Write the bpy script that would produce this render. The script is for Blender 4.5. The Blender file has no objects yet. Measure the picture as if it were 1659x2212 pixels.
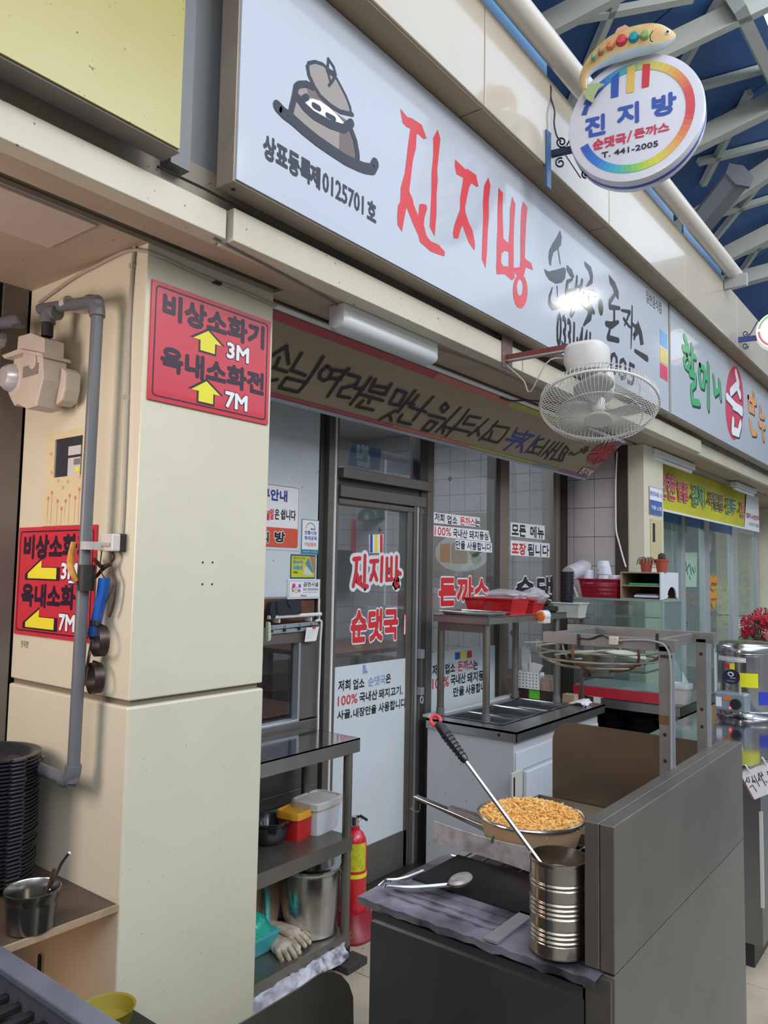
import bpy, bmesh, math, random
from mathutils import Vector, Matrix
from mathutils.geometry import tessellate_polygon
random.seed(7)
R = math.radians
C = bpy.context.scene.collection
S = bpy.context.scene

# ---------------- camera ----------------
FPX, CX, CY = 1658.0, 829.5, 1106.0
CAM = Vector((0, 0, 1.55))
_y, _p, _r = R(37.98), R(4.394), R(1.031)
_f = Vector((math.cos(_p)*math.cos(_y), math.cos(_p)*math.sin(_y), math.sin(_p)))
_rt = _f.cross(Vector((0, 0, 1))).normalized(); _up = _rt.cross(_f)
RT = _rt*math.cos(_r) + _up*math.sin(_r); UP = -_rt*math.sin(_r) + _up*math.cos(_r)
cd = bpy.data.cameras.new('camera'); cam = bpy.data.objects.new('camera', cd); C.objects.link(cam)
cd.sensor_fit = 'VERTICAL'; cd.sensor_height = 36.0; cd.lens = FPX/2212*36.0
cd.clip_start = 0.05; cd.clip_end = 200
M = Matrix((RT, UP, -_f)).transposed().to_4x4(); M.translation = CAM
cam.matrix_world = M
S.camera = cam
# ---------------- view, world ----------------
S.view_settings.view_transform = 'Standard'; S.view_settings.look = 'None'
S.view_settings.gamma = 1; S.view_settings.use_curve_mapping = False
S.view_settings.exposure = 0.28
w = bpy.data.worlds.new('sky'); S.world = w; w.use_nodes = True
wn = w.node_tree; bg = wn.nodes['Background']
tc = wn.nodes.new('ShaderNodeTexCoord'); sx = wn.nodes.new('ShaderNodeSeparateXYZ'); cr = wn.nodes.new('ShaderNodeValToRGB')
wn.links.new(tc.outputs['Generated'], sx.inputs[0]); wn.links.new(sx.outputs[2], cr.inputs[0]); wn.links.new(cr.outputs[0], bg.inputs[0])
cr.color_ramp.elements[0].position = 0.0; cr.color_ramp.elements[0].color = (0.86, 0.90, 0.95, 1)
cr.color_ramp.elements[1].position = 0.7; cr.color_ramp.elements[1].color = (0.62, 0.78, 1.0, 1)
bg.inputs[1].default_value = 1.5

# ---------------- lights (arcade daylight + arcade lamps) ----------------
def area(name, loc, target, size, sizey, power, col):
    l = bpy.data.lights.new(name, 'AREA'); l.shape = 'RECTANGLE'; l.size = size; l.size_y = sizey
    l.energy = power; l.color = col
    o = bpy.data.objects.new(name, l); C.objects.link(o); o.location = loc
    o.rotation_euler = (Vector(target)-Vector(loc)).to_track_quat('-Z', 'Y').to_euler()
    return o
area('arcade_light', (2.5, -3.6, 5.6), (3.2, 1.8, 1.2), 6.0, 1.6, 165, (1.0, 0.97, 0.93))
area('arcade_light', (-1.8, -1.2, 3.8), (1.2, 1.8, 1.2), 2.4, 1.6, 36, (1.0, 0.86, 0.78))
area('shop_light', (3.6, 3.3, 2.75), (3.6, 3.3, 0), 2.2, 0.8, 38, (0.90, 0.96, 1.0))
area('shop_light', (7.8, 3.2, 2.6), (7.8, 3.2, 0), 2.0, 0.8, 40, (0.92, 1.0, 0.95))
area('shop_light', (-0.05, 2.2, 1.75), (1.2, 2.1, 1.5), 0.5, 0.8, 12, (1.0, 0.80, 0.72))

area('heater_glow', (0.88, 1.98, 0.40), (1.22, 1.95, 0.45), 0.15, 0.15, 0.28, (1.0, 0.58, 0.36))

# ---------------- unprojection onto real planes (metres) ----------------
def ray(x, y): return RT*((x-CX)/FPX) - UP*((y-CY)/FPX) + _f
def aX(x, y, c): d = ray(x, y); return CAM + d*((c-CAM.x)/d.x)
def aY(x, y, c): d = ray(x, y); return CAM + d*((c-CAM.y)/d.y)
def aZ(x, y, c): d = ray(x, y); return CAM + d*((c-CAM.z)/d.z)
class Pl:
    """a real plane in the scene: origin, in-plane axes u (reading direction) and v (up)"""
    def __init__(s, o, u, v):
        s.o = Vector(o); s.u = Vector(u).normalized(); s.v = Vector(v).normalized(); s.n = s.u.cross(s.v).normalized(); s.z = None
    def px(s, x, y):
        if s.z: x, y = s.z[0]+x/s.z[2], s.z[1]+y/s.z[2]
        d = ray(x, y); p = CAM + d*((s.o-CAM).dot(s.n)/d.dot(s.n)) - s.o
        return (p.dot(s.u), p.dot(s.v))
    def pt(s, a, b, off=0.0): return s.o + s.u*a + s.v*b + s.n*off
    def zoom(s, x, y, k):
        q = Pl(s.o, s.u, s.v); q.z = (x, y, k); return q
def FY(Y): return Pl((0, Y, 0), (1, 0, 0), (0, 0, 1))     # faces the street
def FX(X): return Pl((X, 0, 0), (0, -1, 0), (0, 0, 1))    # faces the camera's side

# ---------------- materials ----------------
def mat(name, col, rough=0.5, metal=0.0, noise=0.0, scale=6.0, bump=0.0, bscale=40.0, spec=0.5, col2=None, specks=0.0, coat=0.0, alpha=1.0, trans=0.0, emit=None, es=1.0, dirt=None, stretch=None, rnoise=0.0, sscale=55):
    m = bpy.data.materials.new(name); m.use_nodes = True; nt = m.node_tree; N = nt.nodes; L = nt.links
    b = N['Principled BSDF']; c = (col[0], col[1], col[2], 1)
    b.inputs['Base Color'].default_value = c; b.inputs['Roughness'].default_value = rough; b.inputs['Metallic'].default_value = metal
    b.inputs['Specular IOR Level'].default_value = spec; b.inputs['Coat Weight'].default_value = coat
    b.inputs['Alpha'].default_value = alpha; b.inputs['Transmission Weight'].default_value = trans
    if emit: b.inputs['Emission Color'].default_value = (*emit, 1); b.inputs['Emission Strength'].default_value = es
    geo = None
    def pos():
        nonlocal geo
        if geo is None:
            g = N.new('ShaderNodeNewGeometry'); mp = N.new('ShaderNodeMapping'); L.new(g.outputs['Position'], mp.inputs[0])
            if stretch: mp.inputs['Scale'].default_value = stretch
            geo = (g, mp)
        return geo
    last = None
    if noise or col2:
        _, mp = pos(); n = N.new('ShaderNodeTexNoise'); n.inputs['Scale'].default_value = scale; n.inputs['Detail'].default_value = 5
        L.new(mp.outputs[0], n.inputs['Vector'])
        rp = N.new('ShaderNodeValToRGB'); L.new(n.outputs[0], rp.inputs[0])
        d = col2 if col2 else tuple(max(0, x*(1-noise)) for x in col)
        rp.color_ramp.elements[0].position = 0.35; rp.color_ramp.elements[1].position = 0.62
        rp.color_ramp.elements[0].color = (*d, 1); rp.color_ramp.elements[1].color = c
        last = rp.outputs[0]
    if specks:
        g, mp = pos(); v = N.new('ShaderNodeTexNoise'); v.inputs['Scale'].default_value = sscale; v.inputs['Detail'].default_value = 2
        L.new(g.outputs['Position'], v.inputs['Vector'])
        r2 = N.new('ShaderNodeValToRGB'); L.new(v.outputs[0], r2.inputs[0])
        r2.color_ramp.elements[0].position = 0.74-specks; r2.color_ramp.elements[1].position = 0.76-specks
        r2.color_ramp.elements[0].color = (0, 0, 0, 1); r2.color_ramp.elements[1].color = (1, 1, 1, 1)
        mx = N.new('ShaderNodeMix'); mx.data_type = 'RGBA'; L.new(r2.outputs[0], mx.inputs[0])
        if last: L.new(last, mx.inputs[6])
        else: mx.inputs[6].default_value = c
        mx.inputs[7].default_value = (*(dirt or (0.16, 0.12, 0.08)), 1); last = mx.outputs[2]
    if last: L.new(last, b.inputs['Base Color'])
    if rnoise:
        _, mp = pos(); n = N.new('ShaderNodeTexNoise'); n.inputs['Scale'].default_value = 9; n.inputs['Detail'].default_value = 6
        L.new(mp.outputs[0], n.inputs['Vector']); mr = N.new('ShaderNodeMapRange'); L.new(n.outputs[0], mr.inputs[0])
        mr.inputs[3].default_value = max(0.02, rough-rnoise); mr.inputs[4].default_value = min(1, rough+rnoise); L.new(mr.outputs[0], b.inputs['Roughness'])
    if bump:
        g, mp = pos(); n = N.new('ShaderNodeTexNoise'); n.inputs['Scale'].default_value = bscale; n.inputs['Detail'].default_value = 4
        L.new(mp.outputs[0], n.inputs['Vector']); bp = N.new('ShaderNodeBump'); bp.inputs['Strength'].default_value = bump; bp.inputs['Distance'].default_value = 0.01
        L.new(n.outputs[0], bp.inputs['Height']); L.new(bp.outputs[0], b.inputs['Normal'])
    return m
def glass(name, tint=(0.85, 0.9, 0.92), fac=1.5, haze=0.0):
    m = bpy.data.materials.new(name); m.use_nodes = True; nt = m.node_tree; N = nt.nodes; L = nt.links
    N.remove(N['Principled BSDF']); out = N['Material Output']
    t = N.new('ShaderNodeBsdfTransparent'); t.inputs[0].default_value = (*tint, 1)
    g = N.new('ShaderNodeBsdfGlossy'); g.inputs['Roughness'].default_value = 0.02; g.inputs[0].default_value = (1, 1, 1, 1)
    lw = N.new('ShaderNodeLayerWeight'); lw.inputs[0].default_value = 0.5
    pw = N.new('ShaderNodeMath'); pw.operation = 'POWER'; L.new(lw.outputs['Facing'], pw.inputs[0]); pw.inputs[1].default_value = 4.0
    f = N.new('ShaderNodeMath'); f.operation = 'MULTIPLY_ADD'; L.new(pw.outputs[0], f.inputs[0]); f.inputs[1].default_value = 0.85; f.inputs[2].default_value = 0.045*fac/1.5
    mx = N.new('ShaderNodeMixShader'); L.new(f.outputs[0], mx.inputs[0]); L.new(t.outputs[0], mx.inputs[1]); L.new(g.outputs[0], mx.inputs[2])
    if haze:
        d = N.new('ShaderNodeBsdfDiffuse'); d.inputs[0].default_value = (0.8, 0.85, 0.85, 1); m2 = N.new('ShaderNodeMixShader'); m2.inputs[0].default_value = haze
        L.new(mx.outputs[0], m2.inputs[1]); L.new(d.outputs[0], m2.inputs[2]); L.new(m2.outputs[0], out.inputs[0])
    else: L.new(mx.outputs[0], out.inputs[0])
    return m
STN = mat('stainless_steel', (0.42, 0.41, 0.39), 0.34, 0.9, noise=0.22, scale=3, rnoise=0.08, bump=0.03, bscale=60)
STD = mat('dull_stainless', (0.29, 0.27, 0.23), 0.42, 0.85, noise=0.3, scale=2.5, rnoise=0.1)
STB = mat('bright_stainless', (0.62, 0.62, 0.62), 0.2, 1.0, noise=0.15, scale=5, rnoise=0.05)
STW = mat('grey_worn_steel', (0.30, 0.29, 0.27), 0.45, 0.6, noise=0.3, scale=8, specks=0.02)
ALU = mat('anodised_aluminium_frame', (0.19, 0.175, 0.155), 0.42, 0.55, noise=0.15, scale=4)
ALD = mat('dark_aluminium', (0.07, 0.066, 0.06), 0.5, 0.4)
ALG = mat('pale_aluminium', (0.46, 0.50, 0.55), 0.35, 0.6)
BLK = mat('black_print', (0.022, 0.022, 0.032), 0.35, spec=0.4)
BLP = mat('black_plastic', (0.018, 0.018, 0.022), 0.4)
BLM = mat('blackened_iron', (0.022, 0.021, 0.021), 0.55, 0.2, noise=0.4, scale=30)
RDP = mat('red_print', (0.62, 0.035, 0.04), 0.4)
WHP = mat('white_print', (0.80, 0.81, 0.84), 0.4)
BLU = mat('blue_print', (0.035, 0.09, 0.40), 0.4)
YEP = mat('yellow_print', (0.80, 0.72, 0.04), 0.4)
WPL = mat('white_plastic', (0.74, 0.74, 0.72), 0.35, noise=0.06, scale=8)
CRM = mat('cream_stone_panel', (0.69, 0.65, 0.495), 0.38, noise=0.07, scale=2.2, specks=0.012, sscale=150, dirt=(0.40, 0.34, 0.24), coat=0.15)
CRMS = mat('speckled_cream_panel', (0.58, 0.54, 0.42), 0.42, noise=0.10, scale=2.5, specks=0.015, coat=0.1)
CRM_WARM = mat('warm_lit_cream', (0.55, 0.48, 0.41), 0.35, noise=0.07, scale=2.5, specks=0.0, coat=0.3)  # pillar cream with the warm side light put into its colour
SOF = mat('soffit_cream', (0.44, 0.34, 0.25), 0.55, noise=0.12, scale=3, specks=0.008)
REDP = mat('red_plastic', (0.60, 0.02, 0.025), 0.32)
PAPER = mat('paper_white', (0.78, 0.78, 0.78), 0.7)
WOOD = mat('brown_wood', (0.16, 0.06, 0.03), 0.5, noise=0.4, scale=10, stretch=(1, 1, 8))
PLY = mat('pale_plywood', (0.40, 0.28, 0.17), 0.6, noise=0.25, scale=20)
GREYP = mat('grey_pvc_pipe', (0.13, 0.14, 0.155), 0.4, noise=0.1, scale=10)

# ---------------- object helpers ----------------
def wloc(o):
    v = Vector((0, 0, 0))
    while o is not None: v += o.location; o = o.parent
    return v
def tag(o, label=None, cat=None, group=None, kind=None):
    if label: o['label'] = label
    if cat: o['category'] = cat
    if group: o['group'] = group
    if kind: o['kind'] = kind
    return o
def thing(name, loc, label, cat, group=None):
    o = bpy.data.objects.new(name, None); C.objects.link(o); o.location = loc; o.empty_display_size = 0.05
    return tag(o, label, cat, group)
def struct(name, loc=(0, 0, 0), label=None):
    o = bpy.data.objects.new(name, None); C.objects.link(o); o.location = loc; o['kind'] = 'structure'
    if label: o['label'] = label
    return o
class MB:
    def __init__(s): s.v = []; s.f = []
    def add(s, vs, fs):
        n = len(s.v); s.v += [Vector(p) for p in vs]; s.f += [tuple(i+n for i in f) for f in fs]; return s
    def box(s, x0, x1, y0, y1, z0, z1):
        vs = [(x, y, z) for z in (z0, z1) for y in (y0, y1) for x in (x0, x1)]
        return s.add(vs, [(0, 2, 3, 1), (4, 5, 7, 6), (0, 1, 5, 4), (2, 6, 7, 3), (0, 4, 6, 2), (1, 3, 7, 5)])
    def hexa(s, b, t):   # bottom 4 pts, top 4 pts (ccw from above)
        return s.add(list(b)+list(t), [(3, 2, 1, 0), (4, 5, 6, 7), (0, 1, 5, 4), (1, 2, 6, 5), (2, 3, 7, 6), (3, 0, 4, 7)])
    def slab(s, pl, a0, a1, b0, b1, o0, o1):
        P = lambda a, b, o: pl.pt(a, b, o)
        return s.hexa([P(a0, b0, o0), P(a1, b0, o0), P(a1, b1, o0), P(a0, b1, o0)], [P(a0, b0, o1), P(a1, b0, o1), P(a1, b1, o1), P(a0, b1, o1)])
    def ring(s, c, ax, r, n, ref=None):
        ax = Vector(ax).normalized(); ref = Vector(ref) if ref else (Vector((0, 0, 1)) if abs(ax.z) < 0.9 else Vector((1, 0, 0)))
        a = ax.cross(ref).normalized(); b = ax.cross(a)
        return [Vector(c)+a*(r*math.cos(2*math.pi*i/n))+b*(r*math.sin(2*math.pi*i/n)) for i in range(n)]
    def cyl(s, p0, p1, r0, r1=None, n=16, cap=True):
        p0 = Vector(p0); p1 = Vector(p1); r1 = r0 if r1 is None else r1; ax = p1-p0
        vs = s.ring(p0, ax, r0, n)+s.ring(p1, ax, r1, n)
        fs = [(i, (i+1) % n, n+(i+1) % n, n+i) for i in range(n)]
        if cap: fs += [tuple(range(n))[::-1], tuple(range(n, 2*n))]
        return s.add(vs, [f[::-1] for f in fs])
    def tube(s, pts, r, n=8, closed=False, rs=None):
        pts = [Vector(p) for p in pts]; m = len(pts); vs = []; prev = None
        for i, p in enumerate(pts):
            if closed: t = pts[(i+1) % m]-pts[i-1]
            else: t = pts[min(i+1, m-1)]-pts[max(i-1, 0)]
            t.normalize()
            if prev is None:
                ref = Vector((0, 0, 1)) if abs(t.z) < 0.9 else Vector((1, 0, 0)); a = t.cross(ref).normalized()
            else:
                a = (prev - t*prev.dot(t)).normalized()
            prev = a; b = t.cross(a); rr = rs[i] if rs else r
            vs += [p+a*(rr*math.cos(2*math.pi*k/n))+b*(rr*math.sin(2*math.pi*k/n)) for k in range(n)]
        fs = []
        for i in range(m if closed else m-1):
            j = (i+1) % m
            fs += [(i*n+k, i*n+(k+1) % n, j*n+(k+1) % n, j*n+k) for k in range(n)]
        if not closed: fs += [tuple(range(n))[::-1], tuple((m-1)*n+k for k in range(n))]
        return s.add(vs, fs)
    def lathe(s, c, prof, n=32, ax=(0, 0, 1), sx=1.0, sy=1.0, a0=None, a1=None, power=None):
        """profile [(r,h)] about axis through c; power>2 gives rounded squares"""
        c = Vector(c); q = Vector((0, 0, 1)).rotation_difference(Vector(ax).normalized()); vs = []; m = len(prof)
        for r, h in prof:
            for i in range(n):
                t = 2*math.pi*i/n; co, si = math.cos(t), math.sin(t); k = 1.0
                if power: k = (abs(co)**power+abs(si)**power)**(-1/power)
                vs.append(c+q @ Vector((r*k*co*sx, r*k*si*sy, h)))
        fs = []
        for j in range(m-1): fs += [(j*n+i, j*n+(i+1) % n, (j+1)*n+(i+1) % n, (j+1)*n+i) for i in range(n)]
        if prof[0][0] > 1e-6: fs.append(tuple(range(n))[::-1])
        if prof[-1][0] > 1e-6: fs.append(tuple((m-1)*n+i for i in range(n)))
        return s.add(vs, fs)
    def prism(s, pl, pts, o0, o1):
        k = len(pts); vs = [pl.pt(a, b, o0) for a, b in pts]+[pl.pt(a, b, o1) for a, b in pts]
        tri = tessellate_polygon([[Vector((a, b, 0)) for a, b in pts]])
        fs = [tuple(t) for t in tri]+[tuple(k+i for i in t) for t in tri]+[(i, (i+1) % k, k+(i+1) % k, k+i) for i in range(k)]
        return s.add(vs, fs)
    def flat(s, pl, pts, off):
        tri = tessellate_polygon([[Vector((a, b, 0)) for a, b in pts]])
        return s.add([pl.pt(a, b, off) for a, b in pts], [tuple(t) for t in tri])
    def annulus(s, pl, c, r0, r1, off, n=32, ry0=None, ry1=None, a0=0, a1=360, c0=None):
        ry0 = ry0 or r0; ry1 = ry1 or r1; c0 = c0 or c; vs = []
        for i in range(n+1):
            t = R(a0+(a1-a0)*i/n); vs += [pl.pt(c0[0]+r0*math.cos(t), c0[1]+ry0*math.sin(t), off), pl.pt(c[0]+r1*math.cos(t), c[1]+ry1*math.sin(t), off)]
        return s.add(vs, [(2*i, 2*i+1, 2*i+3, 2*i+2) for i in range(n)])
    def disc(s, pl, c, r, off, ry=None, n=24):
        ry = ry or r
        return s.add([pl.pt(c[0]+r*math.cos(2*math.pi*i/n), c[1]+ry*math.sin(2*math.pi*i/n), off) for i in range(n)], [tuple(range(n))])
    def stroke(s, pl, pts, w, off, taper=None):
        k = getattr(s, '_k', 0); s._k = k+1; off = off+k*0.00008
        for i in range(len(pts)-1):
            (x0, y0), (x1, y1) = pts[i], pts[i+1]; L = math.hypot(x1-x0, y1-y0) or 1; nx, ny = -(y1-y0)/L, (x1-x0)/L
            w0 = (taper[i] if taper else w)/2; w1 = (taper[i+1] if taper else w)/2
            s.add([pl.pt(x0+nx*w0, y0+ny*w0, off), pl.pt(x0-nx*w0, y0-ny*w0, off), pl.pt(x1-nx*w1, y1-ny*w1, off), pl.pt(x1+nx*w1, y1+ny*w1, off)], [(0, 1, 2, 3)])
            off += 0.00001
        for i, p in enumerate(pts): s.disc(pl, p, (taper[i] if taper else w)/2, off+0.00001, n=10)
        return s
    def build(s, name, m, parent=None, smooth=False, bevel=0, fix=True, label=None, kind=None, auto=35):
        org = wloc(parent) if parent else Vector((0, 0, 0))
        if parent is None and s.v:
            lo = [min(v[i] for v in s.v) for i in range(3)]; hi = [max(v[i] for v in s.v) for i in range(3)]
            org = Vector(((lo[0]+hi[0])/2, (lo[1]+hi[1])/2, lo[2]))
        me = bpy.data.meshes.new(name); me.from_pydata([v-org for v in s.v], [], s.f)
        if fix:
            bm = bmesh.new(); bm.from_mesh(me); bmesh.ops.recalc_face_normals(bm, faces=bm.faces); bm.to_mesh(me); bm.free()
        me.materials.append(m); me.update()
        if smooth:
            me.polygons.foreach_set('use_smooth', [True]*len(me.polygons))
            try: me.set_sharp_from_angle(angle=R(auto))
            except Exception: pass
        o = bpy.data.objects.new(name, me); C.objects.link(o)
        if parent: o.parent = parent
        else: o.location = org
        if bevel:
            b = o.modifiers.new('bevel', 'BEVEL'); b.width = bevel; b.segments = 2; b.limit_method = 'ANGLE'; b.angle_limit = R(40)
        if label: o['label'] = label
        if kind: o['kind'] = kind
        return o
def copytree(o, loc, label=None, parent=None):
    c = o.copy(); C.objects.link(c)
    if parent is not None: c.parent = parent
    else: c.location = loc
    if label: c['label'] = label
    for ch in list(o.children): copytree(ch, None, parent=c)
    return c
_tc = {}
def text_geo(s, shear):
    k = (s, shear)
    if k in _tc: return _tc[k]
    cu = bpy.data.curves.new('t', 'FONT'); cu.body = s; cu.shear = shear; cu.resolution_u = 2
    o = bpy.data.objects.new('t', cu); C.objects.link(o)
    dg = bpy.context.evaluated_depsgraph_get(); me = bpy.data.meshes.new_from_object(o.evaluated_get(dg))
    vs = [(v.co.x, v.co.y) for v in me.vertices]; fs = [tuple(p.vertices) for p in me.polygons]
    bpy.data.objects.remove(o); bpy.data.curves.remove(cu); bpy.data.meshes.remove(me)
    _tc[k] = (vs, fs); return vs, fs
def text(pl, s, ll, ur, m, parent, bold=0.0, shear=0.0, off=0.0008, outline=None, name='lettering', label=None, metric=False, rise=0.0, bx=1.0):
    """letters fitted into the rectangle ll..ur of plane pl; bold is a share of the height"""
    a0, b0 = ll if metric else pl.px(*ll); a1, b1 = ur if metric else pl.px(*ur)
    vs, fs = text_geo(s, shear); x0 = min(v[0] for v in vs); x1 = max(v[0] for v in vs); y0 = min(v[1] for v in vs); y1 = max(v[1] for v in vs)
    H_ = (b1-b0); r = bold*H_; rx = r*bx
    a0 += rx; a1 -= rx; b0 += r; b1 -= r
    kx = (a1-a0)/(x1-x0); ky = (b1-b0)/(y1-y0)
    def layer(rad, off, m, nm, k):
        b = MB(); sh = [(0, 0)] + [(rad*bx*math.cos(2*math.pi*i/k), rad*math.sin(2*math.pi*i/k)) for i in range(k)] if rad > 0 else [(0, 0)]
        if rad > 2.2*r and r > 0: sh += [(rad*.5*bx*math.cos(2*math.pi*i/k+.3), rad*.5*math.sin(2*math.pi*i/k+.3)) for i in range(k)]
        for q, (dx, dy) in enumerate(sh):
            b.add([pl.pt(a0+(v[0]-x0)*kx+dx, b0+(v[1]-y0)*ky+dy+rise*(v[0]-x0)*kx, off+q*0.000012) for v in vs], fs)
        return b.build(nm, m, parent, fix=False, label=label)
    if outline: layer(r+outline[1]*H_, off, outline[0], name, 14); off += 0.0007
    return layer(r, off, m, name, 8)
def rrect(a0, a1, b0, b1, r, n=4):
    pts = []
    for cx, cy, t0 in ((a1-r, b1-r, 0), (a0+r, b1-r, 90), (a0+r, b0+r, 180), (a1-r, b0+r, 270)):
        pts += [(cx+r*math.cos(R(t0+90*i/n)), cy+r*math.sin(R(t0+90*i/n))) for i in range(n+1)]
    return pts
# ================= STRUCTURE =================
def panelled(name, pl, cuts, b0, b1, o0, o1, m, gap=0.004, bevel=0.002, piece='panel', root=None):
    st = root or struct(name, pl.pt(cuts[0], b0, 0))
    for i in range(len(cuts)-1):
        MB().slab(pl, cuts[i]+gap/2, cuts[i+1]-gap/2, b0, b1, o0, o1).build(piece, m, st, bevel=bevel)
    return st
GR = mat('dark_grout', (0.10, 0.09, 0.08), 0.8)
MB().box(-6, 14, -6.3, 2.62, -0.12, -0.012).build('floor', mat('concrete_floor', (0.34, 0.31, 0.27), 0.6, noise=0.3, scale=3), kind='structure')
fl = struct('floor', (1.2, 0.3, -0.02), 'beige floor tiles in front of the shop')
FT = mat('beige_floor_tile', (0.50, 0.42, 0.30), 0.3, noise=0.25, scale=4, specks=0.03, dirt=(0.12, 0.09, 0.06))
tile = MB().box(0, 0.296, 0, 0.296, 0, 0.012)
t0 = None
for i in range(13):
    for j in range(7):
        if t0 is None: t0 = tile.build('tile', FT, fl, bevel=0.0015); t0.location = (0, 0, 0); me = t0.data; me.transform(Matrix.Translation(fl.location)); c = t0
        else: c = t0.copy(); C.objects.link(c)
        c.location = (i*0.3, j*0.295, 0.008)
# pillars
def pillar(name, X0, X1, Y0, Y1, zg, m, zt=2.45):
    st = struct(name, (X0, Y0, 0))
    MB().box(X0+0.012, X1-0.012, Y0+0.012, Y1, 0, zt-0.005).build('core', mat('pillar_core_'+name, (0.20, 0.17, 0.12), 0.7), st)
    MB().box(X0, X1, Y0, Y1, zg+0.008, zt-0.001).build('panel', m, st, bevel=0.004)
    MB().box(X0-0.004, X1+0.002, Y0-0.004, Y1, 0, zg-0.008).build('panel', m, st, bevel=0.006)
    return st
p1 = pillar('wall_near_pillar', 1.22, 1.70, 1.80, 2.44, 1.185, CRM); p1['label'] = 'cream stone-clad pillar at left carrying the red extinguisher signs'
sc = MB()
for x, y in ((438, 1215), (459, 1215), (437, 1262), (458, 1262)):
    a, b = FY(1.80).px(x, y); sc.disc(FY(1.80), (a, b), 0.0035, 0.0005, n=8)
sc.build('screw_hole', BLK, p1, kind='stuff')
p2 = pillar('wall_far_pillar', 5.175, 5.57, 1.80, 1.915, 0.9, CRM)
pillar('wall_right_pillar', 10.82, 11.4, 1.80, 2.4, 1.05, CRM)
MB().box(5.165, 5.40, 1.915, 2.00, 0, 2.45).build('trim_1', mat('dark_brown_trim', (0.055, 0.038, 0.03), 0.4, noise=0.2), kind='structure', label='dark brown vertical trim beside the tiled side wall')
# tiled return wall
TW = mat('pinkish_wall_tile', (0.50, 0.45, 0.44), 0.22, noise=0.05, scale=6, coat=0.3)
wt = struct('wall_side', (5.175, 2.38, 0.85)); wt['label'] = 'pinkish white tiled return wall beside the glass front'
MB().box(5.182, 5.25, 2.0, 2.46, 0.0, 2.45).build('backing', GR, wt)
py = FX(5.175); ys = [-2.36, -2.31, -2.155, -2.003]
tp = {}
for i in range(3):
    for j in range(7):
        z1 = 2.45 - 0.205*j - 0.02
        k = i
        if k not in tp:
            tp[k] = MB().slab(py, ys[i]+0.0015, ys[i+1]-0.0015, z1-0.202, z1, -0.006, 0.0).build('tile', TW, wt, bevel=0.0015); base = tp[k].location.copy(); zb = z1
        else:
            c = tp[k].copy(); C.objects.link(c); c.location = (0, 0, -0.205*j)
# beam / lower fascia
st = struct('trim_2', (1.0, 1.603, 2.45), 'cream speckled lower fascia band running above both shops')
for x0, x1 in ((-2.2, 1.33), (1.345, 3.02), (3.03, 5.78), (5.79, 12)):
    dy = -0.012 if x0 > 1.34 and x0 < 5.7 else (0 if x0 < 1.4 else 0.02)
    MB().box(x0, x1, 1.603+dy, 1.66, 2.445, 2.529 + (0.01 if x0 > 1.34 else 0)).build('panel', CRMS, st, bevel=0.003)
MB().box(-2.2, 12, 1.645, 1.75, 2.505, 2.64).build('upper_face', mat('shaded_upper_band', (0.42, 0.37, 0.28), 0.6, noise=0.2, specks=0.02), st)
MB().box(-2.2, 12, 1.66, 1.80, 2.60, 3.30).build('wall_fascia_back', mat('grey_metal_backing', (0.36, 0.39, 0.40), 0.35, 0.4), kind='structure')
# soffit
so = struct('ceiling', (0, 1.62, 2.45), 'cream soffit under the lower fascia')
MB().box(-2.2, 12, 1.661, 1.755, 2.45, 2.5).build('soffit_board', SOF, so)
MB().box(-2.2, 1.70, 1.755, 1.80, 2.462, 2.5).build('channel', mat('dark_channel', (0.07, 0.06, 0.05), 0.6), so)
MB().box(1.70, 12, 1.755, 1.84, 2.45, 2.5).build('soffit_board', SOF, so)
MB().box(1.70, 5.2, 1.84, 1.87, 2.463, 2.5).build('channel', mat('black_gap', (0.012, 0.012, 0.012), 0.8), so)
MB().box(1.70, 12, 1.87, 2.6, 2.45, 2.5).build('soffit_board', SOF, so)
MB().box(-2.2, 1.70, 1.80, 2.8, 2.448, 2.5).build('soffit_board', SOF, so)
a = aZ(205, 498, 2.43)
MB().box(-1.5, a.x, 1.808, 2.05, 2.440, 2.449).build('soffit_panel', mat('pale_soffit_panel', (0.52, 0.43, 0.36), 0.5, noise=0.08), so, bevel=0.002)
# upper fascia cladding
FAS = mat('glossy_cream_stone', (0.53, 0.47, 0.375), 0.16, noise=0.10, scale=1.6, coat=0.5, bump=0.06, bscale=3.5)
UND = mat('shaded_underside', (0.34, 0.26, 0.165), 0.6, noise=0.12, scale=3)  # shadow below the projecting fascia is put into this brown
st = struct('wall_upper', (0, 1.414, 3.284), 'glossy cream stone fascia above the signboards')
cuts = [-2.2, -0.3, 0.6, 1.2, 2.377, 3.593, 4.83, 6.126, 7.4, 8.7, 10, 11.5]
for i in range(len(cuts)-1):
    MB().box(cuts[i]+0.003, cuts[i+1]-0.003, 1.414, 1.50, 3.29, 3.69).build('panel', FAS, st, bevel=0.003)
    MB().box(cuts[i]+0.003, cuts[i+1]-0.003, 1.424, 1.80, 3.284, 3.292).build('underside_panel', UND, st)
MB().box(-2.2, 11.5, 1.43, 1.80, 3.30, 3.66).build('core', GR, st)
# blue gutter strip pieces above the fascia
BG = mat('blue_translucent_sheet', (0.03, 0.30, 0.62), 0.3, alpha=1, trans=0.3)
st = struct('trim_3', (2, 1.5, 3.69), 'blue translucent sheet edge above the cream fascia')
for x0, x1 in ((0.6, 1.7), (1.95, 2.95), (3.3, 3.9), (4.05, 4.7), (4.9, 5.8)):
    MB().box(x0, x1, 1.44, 1.452, 3.69, 3.80).build('sheet', BG, st)
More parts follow.
